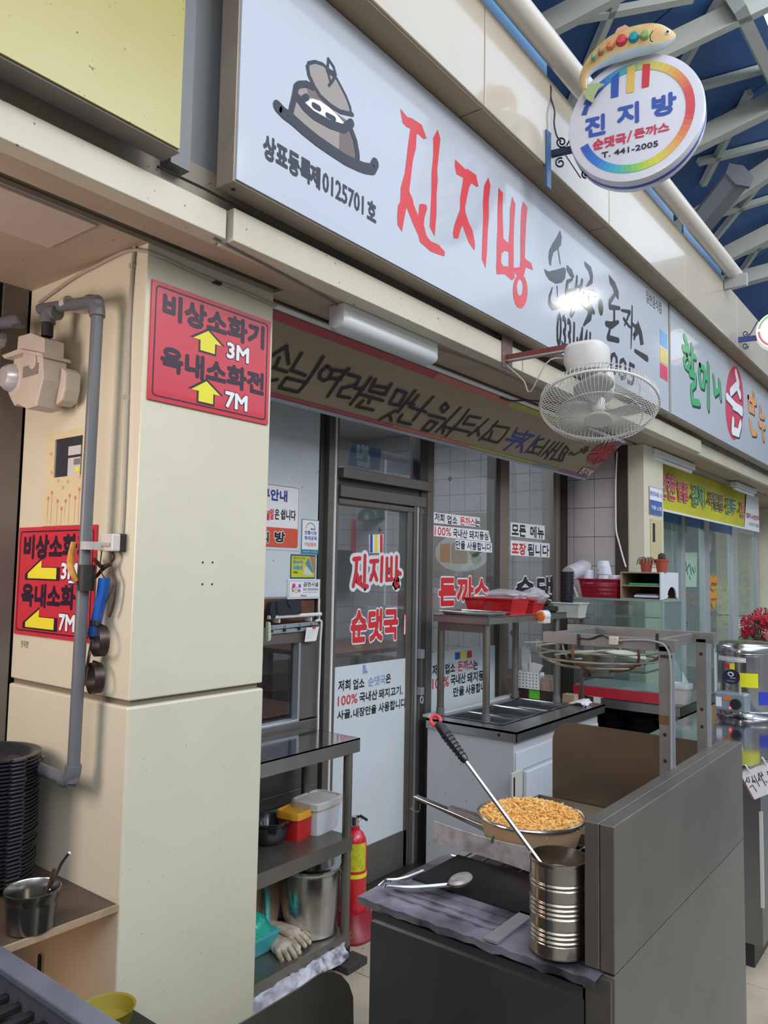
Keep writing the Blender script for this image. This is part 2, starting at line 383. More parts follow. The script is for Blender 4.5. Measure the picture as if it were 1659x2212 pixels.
# roof
rf = Pl((0, 1.6, 4.6), (1, 0, 0), (0, -1, 0.45))
BR = mat('blue_roof_sheet', (0.035, 0.105, 0.27), 0.5, noise=0.10, scale=1.0)
rs = struct('roof', (0, 1.6, 4.6), 'blue sheet roof over the arcade on pale steel trusses')
vm = rf.px(1637, 0)[1]
mb = MB(); x = -3.0
while x < 16:
    mb.slab(rf, x, x+1.19, -1.6, vm, -0.02, 0.0); mb.slab(rf, x+1.19, x+1.20, -1.6, vm, -0.03, -0.02); x += 1.2
mb.build('roof_sheet', BR, rs, kind='stuff')
TR = mat('pale_steel_truss', (0.40, 0.42, 0.38), 0.5, noise=0.06)
def member(p, q, wpx, depth=0.10, off=0.02, ext=0.0):
    a = Vector((*rf.px(*p), 0)); b = Vector((*rf.px(*q), 0)); d = (b-a).normalized(); nn = Vector((-d.y, d.x, 0))
    dist = (rf.pt(a.x, a.y)+rf.pt(b.x, b.y))*0.5-CAM; wd = max(0.04, wpx/FPX*dist.length*0.6)/2
    a -= d*0.15; b += d*0.3
    pts = [(a+nn*wd), (a-nn*wd), (b-nn*wd), (b+nn*wd)]
    MB().hexa([rf.pt(v.x, v.y, off) for v in pts], [rf.pt(v.x, v.y, off+depth) for v in pts]).build('truss_beam', TR, rs)
for p, q, wp in (((1395, 80), (1560, 0), 24), ((1479, 452), (1659, 330), 30), ((1500, 268), (1659, 188), 32), ((1580, 0), (1659, 160), 30),
                 ((1143, 29), (1197, 0), 26), ((1547, 530), (1659, 472), 22), ((1440, 620), (1659, 560), 26)):
    member(p, q, wp, 0.14, 0.06)
for p, q in (((1157, 46), (1385, 4)), ((1320, 0), (1255, 155)), ((1526, 32), (1475, 123)), ((1511, 177), (1623, 146)), ((1544, 332), (1659, 303)),
             ((1500, 470), (1659, 422)), ((1594, 231), (1547, 325)), ((1659, 361), (1547, 500)), ((1565, 552), (1659, 519)), ((1591, 590), (1637, 522))):
    member(p, q, 8, 0.05, 0.01)
for o_ in [c for c in rs.children if c.name.startswith('truss_beam')]:
    for sh_ in (-4.8, -9.6):
        c = o_.copy(); C.objects.link(c); c.location = (sh_, 0, 0)
pp = thing('drain_pipe', (2, 1.355, 3.74), 'large white round pipe running above the cream fascia', 'pipe')
PW = mat('white_pipe_paint', (0.66, 0.62, 0.55), 0.3, noise=0.06)
zc = aY(1340, 288, 1.355).z
MB().cyl((-1.5, 1.355, zc), (5.85, 1.355, zc), 0.05, n=20).build('pipe', PW, pp, smooth=True)
for x in (2.1, 4.0): MB().cyl((x, 1.355, zc), (x+0.03, 1.355, zc), 0.056, n=20).build('pipe_joint', PW, pp, smooth=True)
MB().box(5.75, 5.79, 1.26, 1.41, zc-0.12, zc-0.03).build('bracket', mat('grey_bracket', (0.4, 0.4, 0.4), 0.5), pp)
# linear flood lamp under the roof
a = rf.pt(*rf.px(1545, 305), 0.35); b = rf.pt(*rf.px(1468, 410), 0.35)
fl_ = thing('flood_lamp', a, 'grey ribbed linear lamp housing hanging under the blue roof', 'lamp')
MB().cyl(a, b, 0.10, n=6).build('housing', mat('grey_lamp_housing', (0.20, 0.21, 0.22), 0.5), fl_)
mb = MB(); mb.cyl(a+(a-b)*0.01, a+(a-b)*0.06, 0.115, n=6); mb.build('end_cap', mat('dark_cap', (0.08, 0.08, 0.09), 0.5), fl_)
# buildings opposite and beyond, out of the photograph
MB().box(-6, 14, -6.3, -6.1, -0.1, 4.2).build('wall_opposite', mat('opposite_shops', (0.50, 0.46, 0.42), 0.7, noise=0.4, scale=0.8), kind='structure')
MB().box(-4.2, -4.0, -6.3, 5.5, -0.1, 3.4).build('wall_left', mat('left_end_wall', (0.30, 0.27, 0.24), 0.7, noise=0.3, scale=0.8), kind='structure')
MB().box(14.3, 14.5, -6.3, 5.5, -0.1, 7.5).build('wall_end', mat('end_wall', (0.30, 0.29, 0.27), 0.7, noise=0.3, scale=0.8), kind='structure')  # unseen wall, raised to keep bright sky out of the signboard reflections
# left neighbour front (dark jamb beside the pillar)
st = struct('door_2', (0.4, 2.4, 0), 'dark door jambs of the neighbouring shop left of the pillar')
MB().box(-3.9, 1.02, 2.44, 2.5, 0, 2.45).build('frame', mat('dark_shopfront_back', (0.05, 0.05, 0.055), 0.4), st); MB().box(0.9, 1.69, 2.51, 2.56, 0, 2.45).build('frame', mat('dark_shopfront', (0.05, 0.05, 0.055), 0.4), st)
MB().box(1.13, 1.215, 2.441, 2.50, 0, 2.45).build('jamb', mat('brown_grey_jamb', (0.16, 0.14, 0.12), 0.5, noise=0.2), st, bevel=0.003)
MB().box(1.02, 1.12, 2.441, 2.50, 0, 2.45).build('jamb', mat('slate_jamb', (0.06, 0.06, 0.075), 0.4), st, bevel=0.003)

# ================= GLASS SHOPFRONT =================
YG = 2.38; G = FY(YG)
GL = glass('shop_glass', (0.86, 0.89, 0.90), 1.7, 0.03)
def bar(st, x0, x1, z0, z1, y0=YG, y1=YG+0.07, m=None, name='frame_bar', bev=0.003):
    return MB().box(x0, x1, y0, y1, z0, z1).build(name, m or ALU, st, bevel=bev)
# left panel window_1
w1 = struct('window_1', (1.72, YG, 0), 'left shopfront bay with a white board above a glazed window')
bar(w1, 1.70, 2.60, 0.0, 0.55, YG+0.02, YG+0.07, mat('lower_blue_grey_panel', (0.16, 0.20, 0.24), 0.35), 'lower_panel')
bar(w1, 1.70, 2.60, 0.55, 0.60)
zwb = G.px(640, 1290)[1]; zrl = G.px(640, 1352)[1]; zgt = G.px(650, 1388)[1]; zgb = G.px(620, 1560)[1]
xg = G.px(648, 1450)[0]
WB = mat('white_board', (0.60, 0.66, 0.70), 0.35, noise=0.10, scale=4, specks=0.01, dirt=(0.3, 0.3, 0.3))
bar(w1, 1.70, 2.575, zwb, 2.45, YG+0.012, YG+0.06, WB, 'white_board')
bar(w1, 1.70, 2.575, zrl-0.01, zwb-0.008, YG+0.02, YG+0.06, WOOD, 'wood_strip')
bar(w1, 1.70, 2.60, zgt, zrl, YG, YG+0.06); bar(w1, xg, 2.60, zgb, zgt, YG, YG+0.06)
bar(w1, xg-0.012, xg, zgb, zgt, YG-0.004, YG+0.04, ALG, 'glazing_bead'); bar(w1, 1.70, xg, zgb-0.008, zgb+0.004, YG-0.004, YG+0.04, ALG, 'glazing_bead')
bar(w1, 1.70, 2.60, 0.60, zgb-0.008, YG, YG+0.06)
bar(w1, 1.70, xg, zgb, zgt, YG+0.03, YG+0.035, glass('dark_glass', (0.62, 0.66, 0.68), 1.6), 'pane', 0)
# mullion 1
m1 = struct('trim_4', (2.6, YG, 0), 'grey aluminium mullion left of the door')
bar(m1, 2.592, 2.625, 0, 2.45, YG+0.02, YG+0.08, ALD); bar(m1, 2.625, 2.662, 0, 2.45, YG-0.005, YG+0.08)
bar(m1, 2.662, 2.674, 0, 2.45, YG-0.010, YG+0.02, WPL, 'white_seal'); bar(m1, 2.674, 2.700, 0, 2.45, YG+0.0015, YG+0.08)
# door_1
d1 = struct('door_1', (2.73, YG, 0), 'grey aluminium sliding door with red lettering and a white lower film')
bar(d1, 2.701, 3.285, 1.985, 2.035, YG-0.03, YG+0.08, name='head_bar'); bar(d1, 2.701, 3.44, 1.95, 1.985, YG+0.01, YG+0.08, ALD, 'head_gap')
bar(d1, 3.285, 3.44, 1.985, 2.035, YG-0.03, YG+0.08, name='head_bar')
bar(d1, 2.701, 3.40, 1.895, 1.95, YG-0.015, YG+0.07, name='track'); bar(d1, 2.701, 3.40, 1.862, 1.888, YG-0.005, YG+0.07, name='track')
bar(d1, 2.701, 3.285, 0.05, 0.232, YG, YG+0.06, name='bottom_rail'); bar(d1, 3.255, 3.30, 0.05, 1.87, YG, YG+0.06, name='stile')
bar(d1, 2.700, 2.705, 0.05, 1.87, YG+0.002, YG+0.06, name='stile')
for i, (x0, x1, y0, m) in enumerate(((3.30, 3.318, -.01, ALU), (3.318, 3.327, .01, ALD), (3.327, 3.345, -.01, ALG), (3.345, 3.355, .01, ALD), (3.355, 3.375, -.01, ALU))):
    bar(d1, x0, x1, 0.02, 1.95, YG+y0, YG+0.07, m, 'track')
bar(d1, 3.375, 3.44, 0, 1.985, YG, YG+0.08, ALD, 'jamb')
bar(d1, 2.705, 3.255, 0.232, 1.862, YG+0.008, YG+0.013, GL, 'pane', 0)
FILM = mat('frosted_white_film', (0.60, 0.66, 0.69), 0.45, noise=0.06, scale=3, specks=0.004, dirt=(0.3, 0.3, 0.3))
zf = G.px(735, 1441)[1]
bar(d1, 2.705, 3.255, 0.232, zf, YG+0.003, YG+0.0075, FILM, 'film', 0)
bar(d1, 2.701, 3.44, 2.035, 2.45, YG+0.03, YG+0.035, GL, 'transom_pane', 0); bar(d1, 3.36, 3.44, 2.035, 2.45, YG, YG+0.07, ALD, 'frame_bar')
# door lock bar and ring
hb = MB(); x = G.px(901, 1450)[0]
hb.box(x-0.012, x+0.018, YG-0.035, YG-0.01, G.px(900, 1422)[1], G.px(900, 1402)[1]); hb.box(x-0.012, x+0.018, YG-0.035, YG-0.01, G.px(900, 1500)[1], G.px(900, 1484)[1])
hb.build('lock_bracket', ALG, d1, bevel=0.002)
MB().box(x-0.004, x+0.01, YG-0.028, YG-0.012, G.px(900, 1484)[1], G.px(900, 1422)[1]).build('lock_bar', ALU, d1)
a, b = G.px(902, 1510); MB().tube([(x+0.003+0.012*math.cos(t), YG-0.03, b+0.018*math.sin(t)) for t in [i*math.pi/8 for i in range(16)]], 0.004, 6, True).build('lock_ring', ALG, d1, smooth=True)
MB().box(2.7, 5.175, YG-0.06, YG+0.10, -0.01, 0.05).build('trim_5', mat('dark_sill', (0.05, 0.048, 0.045), 0.35, 0.4), kind='structure')
# window_2, mullion, window_3
w2 = struct('window_2', (3.44, YG, 0), 'middle shopfront window with food lettering')
bar(w2, 3.44, 3.497, 0, 2.45, YG+0.0015, YG+0.08, ALU, 'frame_bar'); bar(w2, 3.498, 4.20, 0, 2.45, YG+0.008, YG+0.013, GL, 'pane', 0)
bar(w2, 3.498, 4.20, 0.0, 0.6, YG, YG+0.06)
m2 = struct('trim_6', (4.2, YG, 0), 'brown grey aluminium mullion between the two right windows')
BRM = mat('brown_grey_mullion', (0.26, 0.20, 0.16), 0.4, 0.4)
bar(m2, 4.185, 4.235, 0, 2.45, YG, YG+0.07, ALD); bar(m2, 4.235, 4.345, 0, 2.45, YG-0.002, YG+0.08, BRM); bar(m2, 4.345, 4.36, 0, 2.45, YG+0.005, YG+0.08, ALD)
w3 = struct('window_3', (4.43, YG, 0), 'right shopfront window beside the tiled wall')
bar(w3, 4.361, 4.99, 0.6, 2.45, YG+0.008, YG+0.013, GL, 'pane', 0); bar(w3, 4.361, 5.0, 0, 0.6, YG, YG+0.06)
for x0, x1, m in ((4.975, 5.02, ALU), (5.02, 5.05, BRM), (5.05, 5.085, ALU), (5.085, 5.175, ALD)):
    bar(w3, x0, x1, 0, 2.45, YG-0.01 if m is not ALD else YG+0.02, YG+0.08, m, 'frame_bar')

# ================= INTERIOR OF THE SHOP =================
IT = mat('interior_grey_tile', (0.40, 0.38, 0.40), 0.25, noise=0.05)
dm = mat('diamond_inlay_grey', (0.10, 0.09, 0.10), 0.3)
def tilewall(name, pl, a0, na, b0, nb, tw, th, label):
    ib = struct(name, pl.pt(a0, b0, 0), label); t0 = None; d0 = None
    MB().slab(pl, a0-0.01, a0+na*tw+0.01, b0, b0+nb*th, -0.05, -0.004).build('backing', GR, ib)
    for i in range(na):
        for j in range(nb):
            if t0 is None: t0 = MB().slab(pl, a0+0.0015, a0+tw-0.0015, b0+0.0015, b0+th-0.0015, -0.006, 0).build('tile', IT, ib)
            else: c = t0.copy(); C.objects.link(c); c.location = pl.u*(i*tw)+pl.v*(j*th)
    k = 0.026
    for i in range(0, na//3+1):
        for j in range(0, nb//3):
            a = a0+tw*(3*i+(1 if j % 2 else 2)); b = b0+th*(3*j+2)
            if a > a0+na*tw-0.03: continue
            if d0 is None: d0 = MB().flat(pl, [(a-k, b), (a, b-k), (a+k, b), (a, b+k)], 0.002).build('diamond_inlay', dm, ib); A, B = a, b
            else: c = d0.copy(); C.objects.link(c); c.location = pl.u*(a-A)+pl.v*(b-B)
    return ib
QB = FY(4.6); QS = FX(5.45)
tilewall('wall_back', QB, 3.95, 10, 0.8, 14, 0.15, 0.14, 'grey tiled back wall of the dining room with small diamond inlays')
tilewall('wall_inner_right', QS, -4.6, 14, 0.8, 14, 0.15, 0.14, 'grey tiled right wall of the dining room with small diamond inlays')
MB().box(3.9, 5.5, 4.6, 4.65, 0, 0.8).build('wall_back_low', mat('interior_dado', (0.16, 0.12, 0.10), 0.5), kind='structure')
MB().box(5.45, 5.459, 2.46, 4.6, 0, 0.8).build('wall_side_low', mat('interior_dado', (0.16, 0.12, 0.10), 0.5), kind='structure')
MB().box(0.9, 3.94, 4.6, 4.65, 0, 2.75).build('wall_back_left', mat('interior_plaster', (0.36, 0.35, 0.36), 0.5), kind='structure')
MB().box(0.9, 5.5, 2.46, 4.7, 2.76, 2.8).build('ceiling', mat('interior_ceiling', (0.5, 0.5, 0.5), 0.6), kind='structure')
MB().box(0.9, 5.5, 2.46, 4.7, -0.05, -0.01).build('floor', mat('interior_floor', (0.16, 0.12, 0.09), 0.3), kind='structure')
MB().box(0.8, 0.9, 2.52, 4.7, 0, 2.8).build('wall_inner_left', mat('interior_left', (0.35, 0.34, 0.33), 0.6), kind='structure')
MB().box(5.46, 5.56, 2.46, 4.7, 0, 2.8).build('wall_divider', mat('divider', (0.42, 0.42, 0.40), 0.6), kind='structure')
# ================= SIGNBOARDS =================
PS = FY(1.52)
SGF = mat('signboard_white_face', (0.47, 0.51, 0.575), 0.13, noise=0.02, scale=1.0, coat=0.15)
CAS = mat('sign_casing', (0.36, 0.30, 0.24), 0.45, 0.2, noise=0.15, scale=6)
CASD = mat('sign_casing_grey', (0.24, 0.22, 0.20), 0.45, 0.2, noise=0.15)
def signbox(name, x0, x1, z0, z1, face, label, casing=CAS):
    t = thing(name, (x0, 1.52, z0), label, 'sign')
    MB().box(x0, x1, 1.526, 1.595, z0, z1).build('casing', casing, t, bevel=0.002)
    MB().box(x0+0.006, x1-0.006, 1.52, 1.530, z0+0.006, z1-0.006).build('face', face, t)
    MB().cyl((x0+0.03, 1.56, z0-0.002), (x0+0.03, 1.56, z0+0.004), 0.006, n=8).build('screw', BLP, t)
    return t
sg = signbox('shop_signboard', 1.283, 4.835, 2.568, 3.282, SGF, 'long white signboard with big red brush letters and a clay pot drawing')
NSF = mat('neighbour_sign_face', (0.47, 0.52, 0.58), 0.14, noise=0.02, coat=0.5)
sn = signbox('neighbour_signboard', 4.865, 8.9, 2.568, 3.282, NSF, 'white signboard with green letters and a red oval beyond the long signboard')
YF = mat('yellow_acrylic_face', (0.42, 0.385, 0.16), 0.25, noise=0.18, scale=0.9, specks=0.012, dirt=(0.10, 0.06, 0.02), col2=(0.36, 0.30, 0.05))
sy = signbox('yellow_signboard', -2.0, 1.113, 2.566, 3.282, YF, 'dirty plain yellow lightbox sign at the top left corner', CASD)
m = MB()
m.box(1.14, 1.20, 1.60, 1.655, 2.58, 3.28); m.build('trim_7', mat('dark_metal_post', (0.12, 0.125, 0.13), 0.4, 0.5), kind='structure')
# thin cable runs under the signs
cb = thing('sign_cable', (2.0, 1.60, 2.56), 'thin black cable running along the ledge under the white signboard', 'cable')
pts = [(1.1+0.15*i, 1.598, 2.549+0.004*math.sin(i*1.7)) for i in range(26)]
MB().tube(pts, 0.0035, 6).build('cable', BLP, cb)
z = PS.zoom(820, 220, 2.592); SO = 0.0008
RDL = mat('red_sign_vinyl', (0.66, 0.035, 0.045), 0.25, noise=0.10, scale=5)
def poly(pl, pts, m, parent, off=SO, name='lettering'):
    return MB().flat(pl, [pl.px(*p) for p in pts], off).build(name, m, parent, fix=False)
poly(z, [(115,38),(155,85),(180,92),(235,128),(263,205),(245,208),(215,180),(206,185),(203,260),(185,330),(175,420),(165,500),(185,545),(190,575),(216,640),(222,575),(240,570),(262,577),(265,600),(250,650),(247,690),(262,750),(285,780),(330,800),(365,840),(362,865),(330,855),(285,838),(225,785),(218,750),(190,690),(150,590),(140,640),(125,728),(100,690),(98,640),(103,580),(115,560),(118,480),(140,400),(150,320),(158,250),(172,150),(150,140),(130,120),(122,80)], RDL, sg)
poly(z, [(325,155),(340,210),(330,300),(322,380),(325,440),(318,520),(318,620),(308,755),(280,700),(285,600),(290,500),(290,400),(300,300),(300,200)], RDL, sg)
poly(z, [(422,322),(480,378),(490,375),(540,410),(553,475),(540,475),(515,455),(500,480),(490,530),(478,590),(480,620),(500,680),(520,720),(535,800),(530,832),(500,790),(463,690),(450,725),(440,765),(415,765),(410,735),(418,690),(425,670),(450,600),(450,540),(465,450),(468,425),(430,405),(420,360)], RDL, sg)
poly(z, [(608,422),(620,470),(610,560),(612,640),(605,730),(600,850),(593,932),(572,880),(575,770),(580,640),(578,560),(585,470)], RDL, sg)
poly(z, [(665,480),(690,510),(688,620),(692,720),(692,765),(724,795),(724,840),(700,834),(682,850),(680,900),(692,920),(724,922),(752,928),(756,985),(740,1000),(700,965),(655,965),(652,920),(655,880),(655,800),(660,700),(660,600)], RDL, sg)
poly(z, [(742,530),(760,575),(755,640),(750,760),(750,935),(722,930),(722,790),(728,700),(730,600)], RDL, sg, SO+0.0001)
poly(z, [(803,558),(826,590),(820,680),(815,780),(812,875),(850,905),(858,942),(818,925),(808,970),(785,985),(760,965),(752,930),(785,925),(788,880),(788,780),(790,680),(793,600)], RDL, sg, SO+0.0002)
def ring_px(pl, c, r, c2, r2, m, parent, off, name='lettering'):
    n = 28; A = [pl.px(c[0]+r[0]*math.cos(2*math.pi*i/n), c[1]+r[1]*math.sin(2*math.pi*i/n)) for i in range(n)]
    B = [pl.px(c2[0]+r2[0]*math.cos(2*math.pi*i/n), c2[1]+r2[1]*math.sin(2*math.pi*i/n)) for i in range(n)]
    b = MB(); b.add([pl.pt(x, y, off) for x, y in A+B], [(i, (i+1) % n, n+(i+1) % n, n+i) for i in range(n)]); return b.build(name, m, parent, fix=False)
ring_px(z, (787, 1060), (41, 96), (785, 1040), (17, 46), RDL, sg, SO+0.0003)
# brush lettering 2
z = PS.zoom(1060, 450, 2.77); K2 = mat('black_sign_vinyl', (0.02, 0.02, 0.03), 0.13, spec=0.45)
b = MB()
for pts in ([(415,130),(425,170),(420,220),(400,245),(375,265),(365,300),(360,345),(350,335),(345,290),(350,250),(370,210),(395,170)],
            [(318,362),(345,378),(400,365),(440,352),(450,372),(445,420),(425,445),(390,452),(350,430),(330,400)],
            [(455,338),(485,365),(500,410),(490,425),(470,400),(452,365)], [(560,315),(600,350),(612,400),(608,450),(580,470),(566,468),(595,420),(585,380),(562,345)],
            [(705,395),(745,445),(765,500),(765,548),(740,520),(730,480),(712,450)], [(880,670),(905,740),(915,815),(895,820),(885,750),(868,770),(848,758),(870,720)]):
    b.flat(z, [z.px(*p) for p in pts], SO)
for pts, ws in (([(402,240),(415,330)], [.012,.010]), ([(396,470),(400,530)], [.012,.006]), ([(368,475),(352,530),(352,570),(370,592),(408,588)], [.008,.02,.028,.03,.02]),
               ([(488,425),(458,440),(452,505),(510,490)], [.012,.022,.03,.02]), ([(516,410),(506,520)], [.02,.022]), ([(546,430),(532,545)], [.02,.024]), ([(508,470),(540,465)], [.015,.015]),
               ([(535,520),(510,570),(480,640)], [.03,.045,.025]), ([(530,545),(575,580),(615,620)], [.03,.05,.03]), ([(560,505),(600,500),(630,515)], [.02,.03,.03]), ([(600,590),(590,650),(555,700)], [.04,.045,.012]), ([(590,515),(592,560)], [.02,.02]),
               ([(738,520),(712,560),(712,590),(770,598)], [.022,.03,.03,.02]), ([(738,608),(738,690)], [.022,.025]), ([(690,690),(720,700),(762,680)], [.03,.04,.02]), ([(712,725),(700,775),(762,790)], [.02,.032,.03]),
               ([(782,610),(832,620),(800,700)], [.014,.022,.012]), ([(795,660),(822,700),(838,715)], [.02,.016,.012]), ([(845,585),(843,700),(838,840)], [.012,.022,.008]), ([(845,690),(868,712)], [.018,.02]),
               ([(870,700),(858,780)], [.02,.02]), ([(862,852),(935,900)], [.022,.038])):
    b.stroke(z, [z.px(*p) for p in pts], 0, SO+0.0002, ws)
b.disc(z, z.px(658, 592), 0.032, SO, 0.045)
b.build('lettering', K2, sg, fix=False)
text(z, '0331·441', (392, 825), (600, 740), K2, sg, bold=0.03, shear=0.15)
text(z, '·2005', (625, 945), (862, 935), K2, sg, bold=0.03, shear=0.15)
text(PS.zoom(1060, 450, 2.77), '일반음식점', (930, 560), (1020, 565), K2, sg)
for c, yy in (((0.16, 0.38, 0.66), (722, 812)), ((0.70, 0.58, 0.16), (825, 912)), ((0.70, 0.05, 0.13), (922, 1010))):
    a0, b1 = z.px(1012, yy[0]); a1, b0 = z.px(1058, yy[1]+18)
    bb = z.px(1012, yy[1])[1]
    MB().flat(z, [(a0, bb), (a1, bb), (a1, b1), (a0, b1)], SO).build('colour_square', mat('square_print', c, 0.25), sg, fix=False)
# registered text and pot drawing
z = PS.zoom(460, 0, 2.765)
a0, b1 = z.px(300, 825); a1, b0 = z.px(1000, 1330); hh = 0.062
zl, zt = z.px(318, 930)[1], 0
text(z, '상표등록', (z.px(300, 825)[0], zl-0.012), (z.px(585, 1090)[0], zl+0.062), K2, sg, bold=0.05, bx=0.7, metric=True)
text(z, '제', (z.px(606, 0)[0], zl-0.010), (z.px(668, 0)[0], zl+0.060), K2, sg, bold=0.05, bx=0.7, metric=True)
text(z, '0125701', (z.px(680, 0)[0], zl-0.006), (z.px(925, 0)[0], zl+0.056), K2, sg, bold=0.03, metric=True)
text(z, '호', (z.px(945, 0)[0], zl-0.010), (z.px(1000, 0)[0], zl+0.058), K2, sg, bold=0.05, bx=0.7, metric=True)
TP = mat('taupe_print', (0.30, 0.255, 0.225), 0.2); TPD = mat('dark_taupe_print', (0.15, 0.10, 0.09), 0.2)
lg = 'pot_drawing'
poly(z, [(500,520),(560,505),(600,530),(700,650),(800,745),(825,790),(865,970),(800,945),(660,880),(560,800),(460,700),(475,610)], TP, sg, SO, lg)
poly(z, [(755,780),(822,765),(865,970),(750,915)], TPD, sg, SO+0.0001, lg); poly(z, [(555,520),(600,530),(740,680),(800,720),(805,740),(720,690),(640,600),(575,580)], TPD, sg, SO+0.00012, lg)
poly(z, [(535,592),(600,592),(640,605),(690,640),(735,680),(790,745),(740,757),(690,740),(620,690),(560,635)], WHP, sg, SO+0.0002, lg)
poly(z, [(565,380),(600,372),(650,385),(690,410),(735,470),(790,570),(822,680),(740,665),(660,600),(610,520),(575,450)], TP, sg, SO+0.0003, lg)
b = MB()
for pts, w_ in (([(565,400),(570,378),(610,370),(655,385),(700,425),(740,475),(790,570),(818,640),(822,678)], .011), ([(563,400),(572,450),(605,520),(640,575),(700,630),(760,668),(832,684)], .014),
               ([(688,352),(720,400),(732,445),(712,485),(690,512)], .010), ([(688,352),(682,425),(700,490)], .010), ([(684,425),(715,440)], .018),
               ([(592,520),(560,503),(515,505),(495,520),(485,580),(470,640),(462,680)], .020), ([(510,590),(545,640),(600,690),(700,745),(780,770),(825,735)], .028),
               ([(385,637),(420,675),(470,712),(540,775),(620,840),(700,895),(790,955),(865,990),(905,1005),(950,1012),(968,975)], .036),
               ([(820,765),(848,840),(862,920),(862,975)], .020), ([(540,590),(560,580)], .02), ([(600,630),(632,648)], .018), ([(680,688),(722,710)], .016)):
    b.stroke(z, [z.px(*p) for p in pts], w_, SO+0.0005)
b.build(lg, K2, sg, fix=False)
# neighbour sign lettering
GRN = mat('green_print', (0.03, 0.42, 0.14), 0.25); ORG = mat('orange_print', (0.80, 0.32, 0.10), 0.3); RDO = mat('crimson_print', (0.60, 0.03, 0.09), 0.3)
def strokes(pl, L, m, parent, off=SO, name='lettering', sh=None):
    if sh:
        b = MB()
        for pts, w_ in L: b.stroke(pl, [pl.px(p[0]+sh[0], p[1]+sh[1]) for p in pts], w_, off)
        b.build(name, BLK, parent, fix=False); off += 0.0012
    b = MB()
    for pts, w_ in L: b.stroke(pl, [pl.px(*p) for p in pts], w_, off)
    return b.build(name, m, parent, fix=False)
z = PS.zoom(1060, 450, 2.77)
strokes(z, [([(1158,770),(1172,805)], .05), ([(1150,835),(1185,850)], .05), ([(1172,880),(1155,905),(1160,940),(1180,960),(1188,930),(1182,890),(1172,880)], .035), ([(1200,820),(1205,930),(1203,965)], .045), ([(1205,880),(1222,890)], .04),
            ([(1190,985),(1222,1000),(1220,1050),(1200,1070),(1200,1110),(1205,1155),(1245,1165)], .05),
            ([(1250,940),(1245,985),(1255,1055),(1272,1065),(1278,1010),(1275,960),(1250,940)], .045), ([(1298,930),(1300,1195)], .045), ([(1280,1010),(1300,1015)], .04),
            ([(1330,1000),(1340,1110),(1362,1090)], .04), ([(1365,1030),(1373,1135)], .045)], GRN, sn, sh=(5, 16))
ring_px(z, (1458, 1165), (54, 222), (1458, 1165), (1, 3), RDO, sn, SO, 'red_oval')
strokes(z, [([(1465,985),(1480,1050),(1435,1100)], .07), ([(1470,1060),(1490,1120)], .07), ([(1410,1125),(1500,1225)], .06), ([(1450,1180),(1500,1210)], .07), ([(1448,1270),(1445,1330),(1480,1345),(1492,1290)], .07)], WHP, sn, SO+0.001, sh=(4, 12))
strokes(z, [([(1540,1130),(1545,1200),(1570,1215),(1565,1150),(1540,1130)], .05), ([(1570,1100),(1572,1220)], .05), ([(1572,1160),(1585,1165)], .05), ([(1550,1270),(1562,1340),(1585,1345)], .06),
            ([(1612,1190),(1610,1240),(1632,1250)], .05), ([(1605,1290),(1636,1310)], .05), ([(1622,1310),(1630,1380)], .05)], ORG, sn, sh=(4, 12))

# ================= BANNER =================
pb = Pl((1.70, 2.12, 2.205), (1, 0, 0), (0, -0.27, 0.225))
bn = thing('fabric_banner', (1.70, 2.12, 2.205), 'long beige banner with slanting black handwriting across the shop front', 'banner')
BNF = mat('beige_banner_cloth', (0.335, 0.265, 0.175), 0.6, noise=0.08, scale=3, bump=0.1, bscale=6)
hB = (Vector((0, -0.27, 0.225))).length; L = 3.24
mb = MB(); n = 40
vs = []; fs = []
for i in range(n+1):
    for j in range(5):
        a = L*i/n; v = hB*j/4; vs.append(pb.pt(a, v, 0.003*math.sin(a*3.0+j)*math.sin(math.pi*j/4)))
for i in range(n):
    for j in range(4): fs.append((i*5+j, (i+1)*5+j, (i+1)*5+j+1, i*5+j+1))
mb.add(vs, fs).build('cloth', BNF, bn, smooth=True)
MB().slab(pb, 0, L, -0.012, 0.004, -0.006, 0.008).build('bottom_rod', ALG, bn); MB().slab(pb, 0, L, hB-0.004, hB+0.012, -0.006, 0.008).build('top_rod', WPL, bn)
MB().prism(Pl((4.94, 0, 0), (0, -1, 0), (0, 0, 1)), [(-2.12, 2.205), (-2.12, 2.24), (-1.87, 2.445), (-1.85, 2.43)], -0.004, 0.004).build('end_rod', ALG, bn)
cols = [((0.40, 0.07, 0.09), 0, 1.05), ((0.50, 0.16, 0.11), 1.05, 1.72), ((0.38, 0.36, 0.08), 1.72, 2.45), ((0.20, 0.28, 0.26), 2.45, 2.8), ((0.25, 0.12, 0.25), 2.8, 3.22)]
for c, a0, a1 in cols:
    mm = mat('banner_stripe', c, 0.6)
    for b0, b1 in ((hB-0.045, hB-0.012), (0.006, 0.022)):
        MB().slab(pb, a0, a1, b0, b1, 0.0035, 0.0042).build('stripe', mm, bn)
BB = mat('banner_black_ink', (0.025, 0.02, 0.025), 0.5); BBL = mat('banner_blue_ink', (0.03, 0.05, 0.30), 0.5)
def btext(s, x0, x1, m, b0=0.045, b1=0.275, bold=0.030):
    a0 = pb.px(*x0)[0]-.012; a1 = pb.px(*x1)[0]+.012; text(pb, s, (a0, b0), (a1, b1), m, bn, bold=bold, shear=0.42, off=0.005, metric=True)
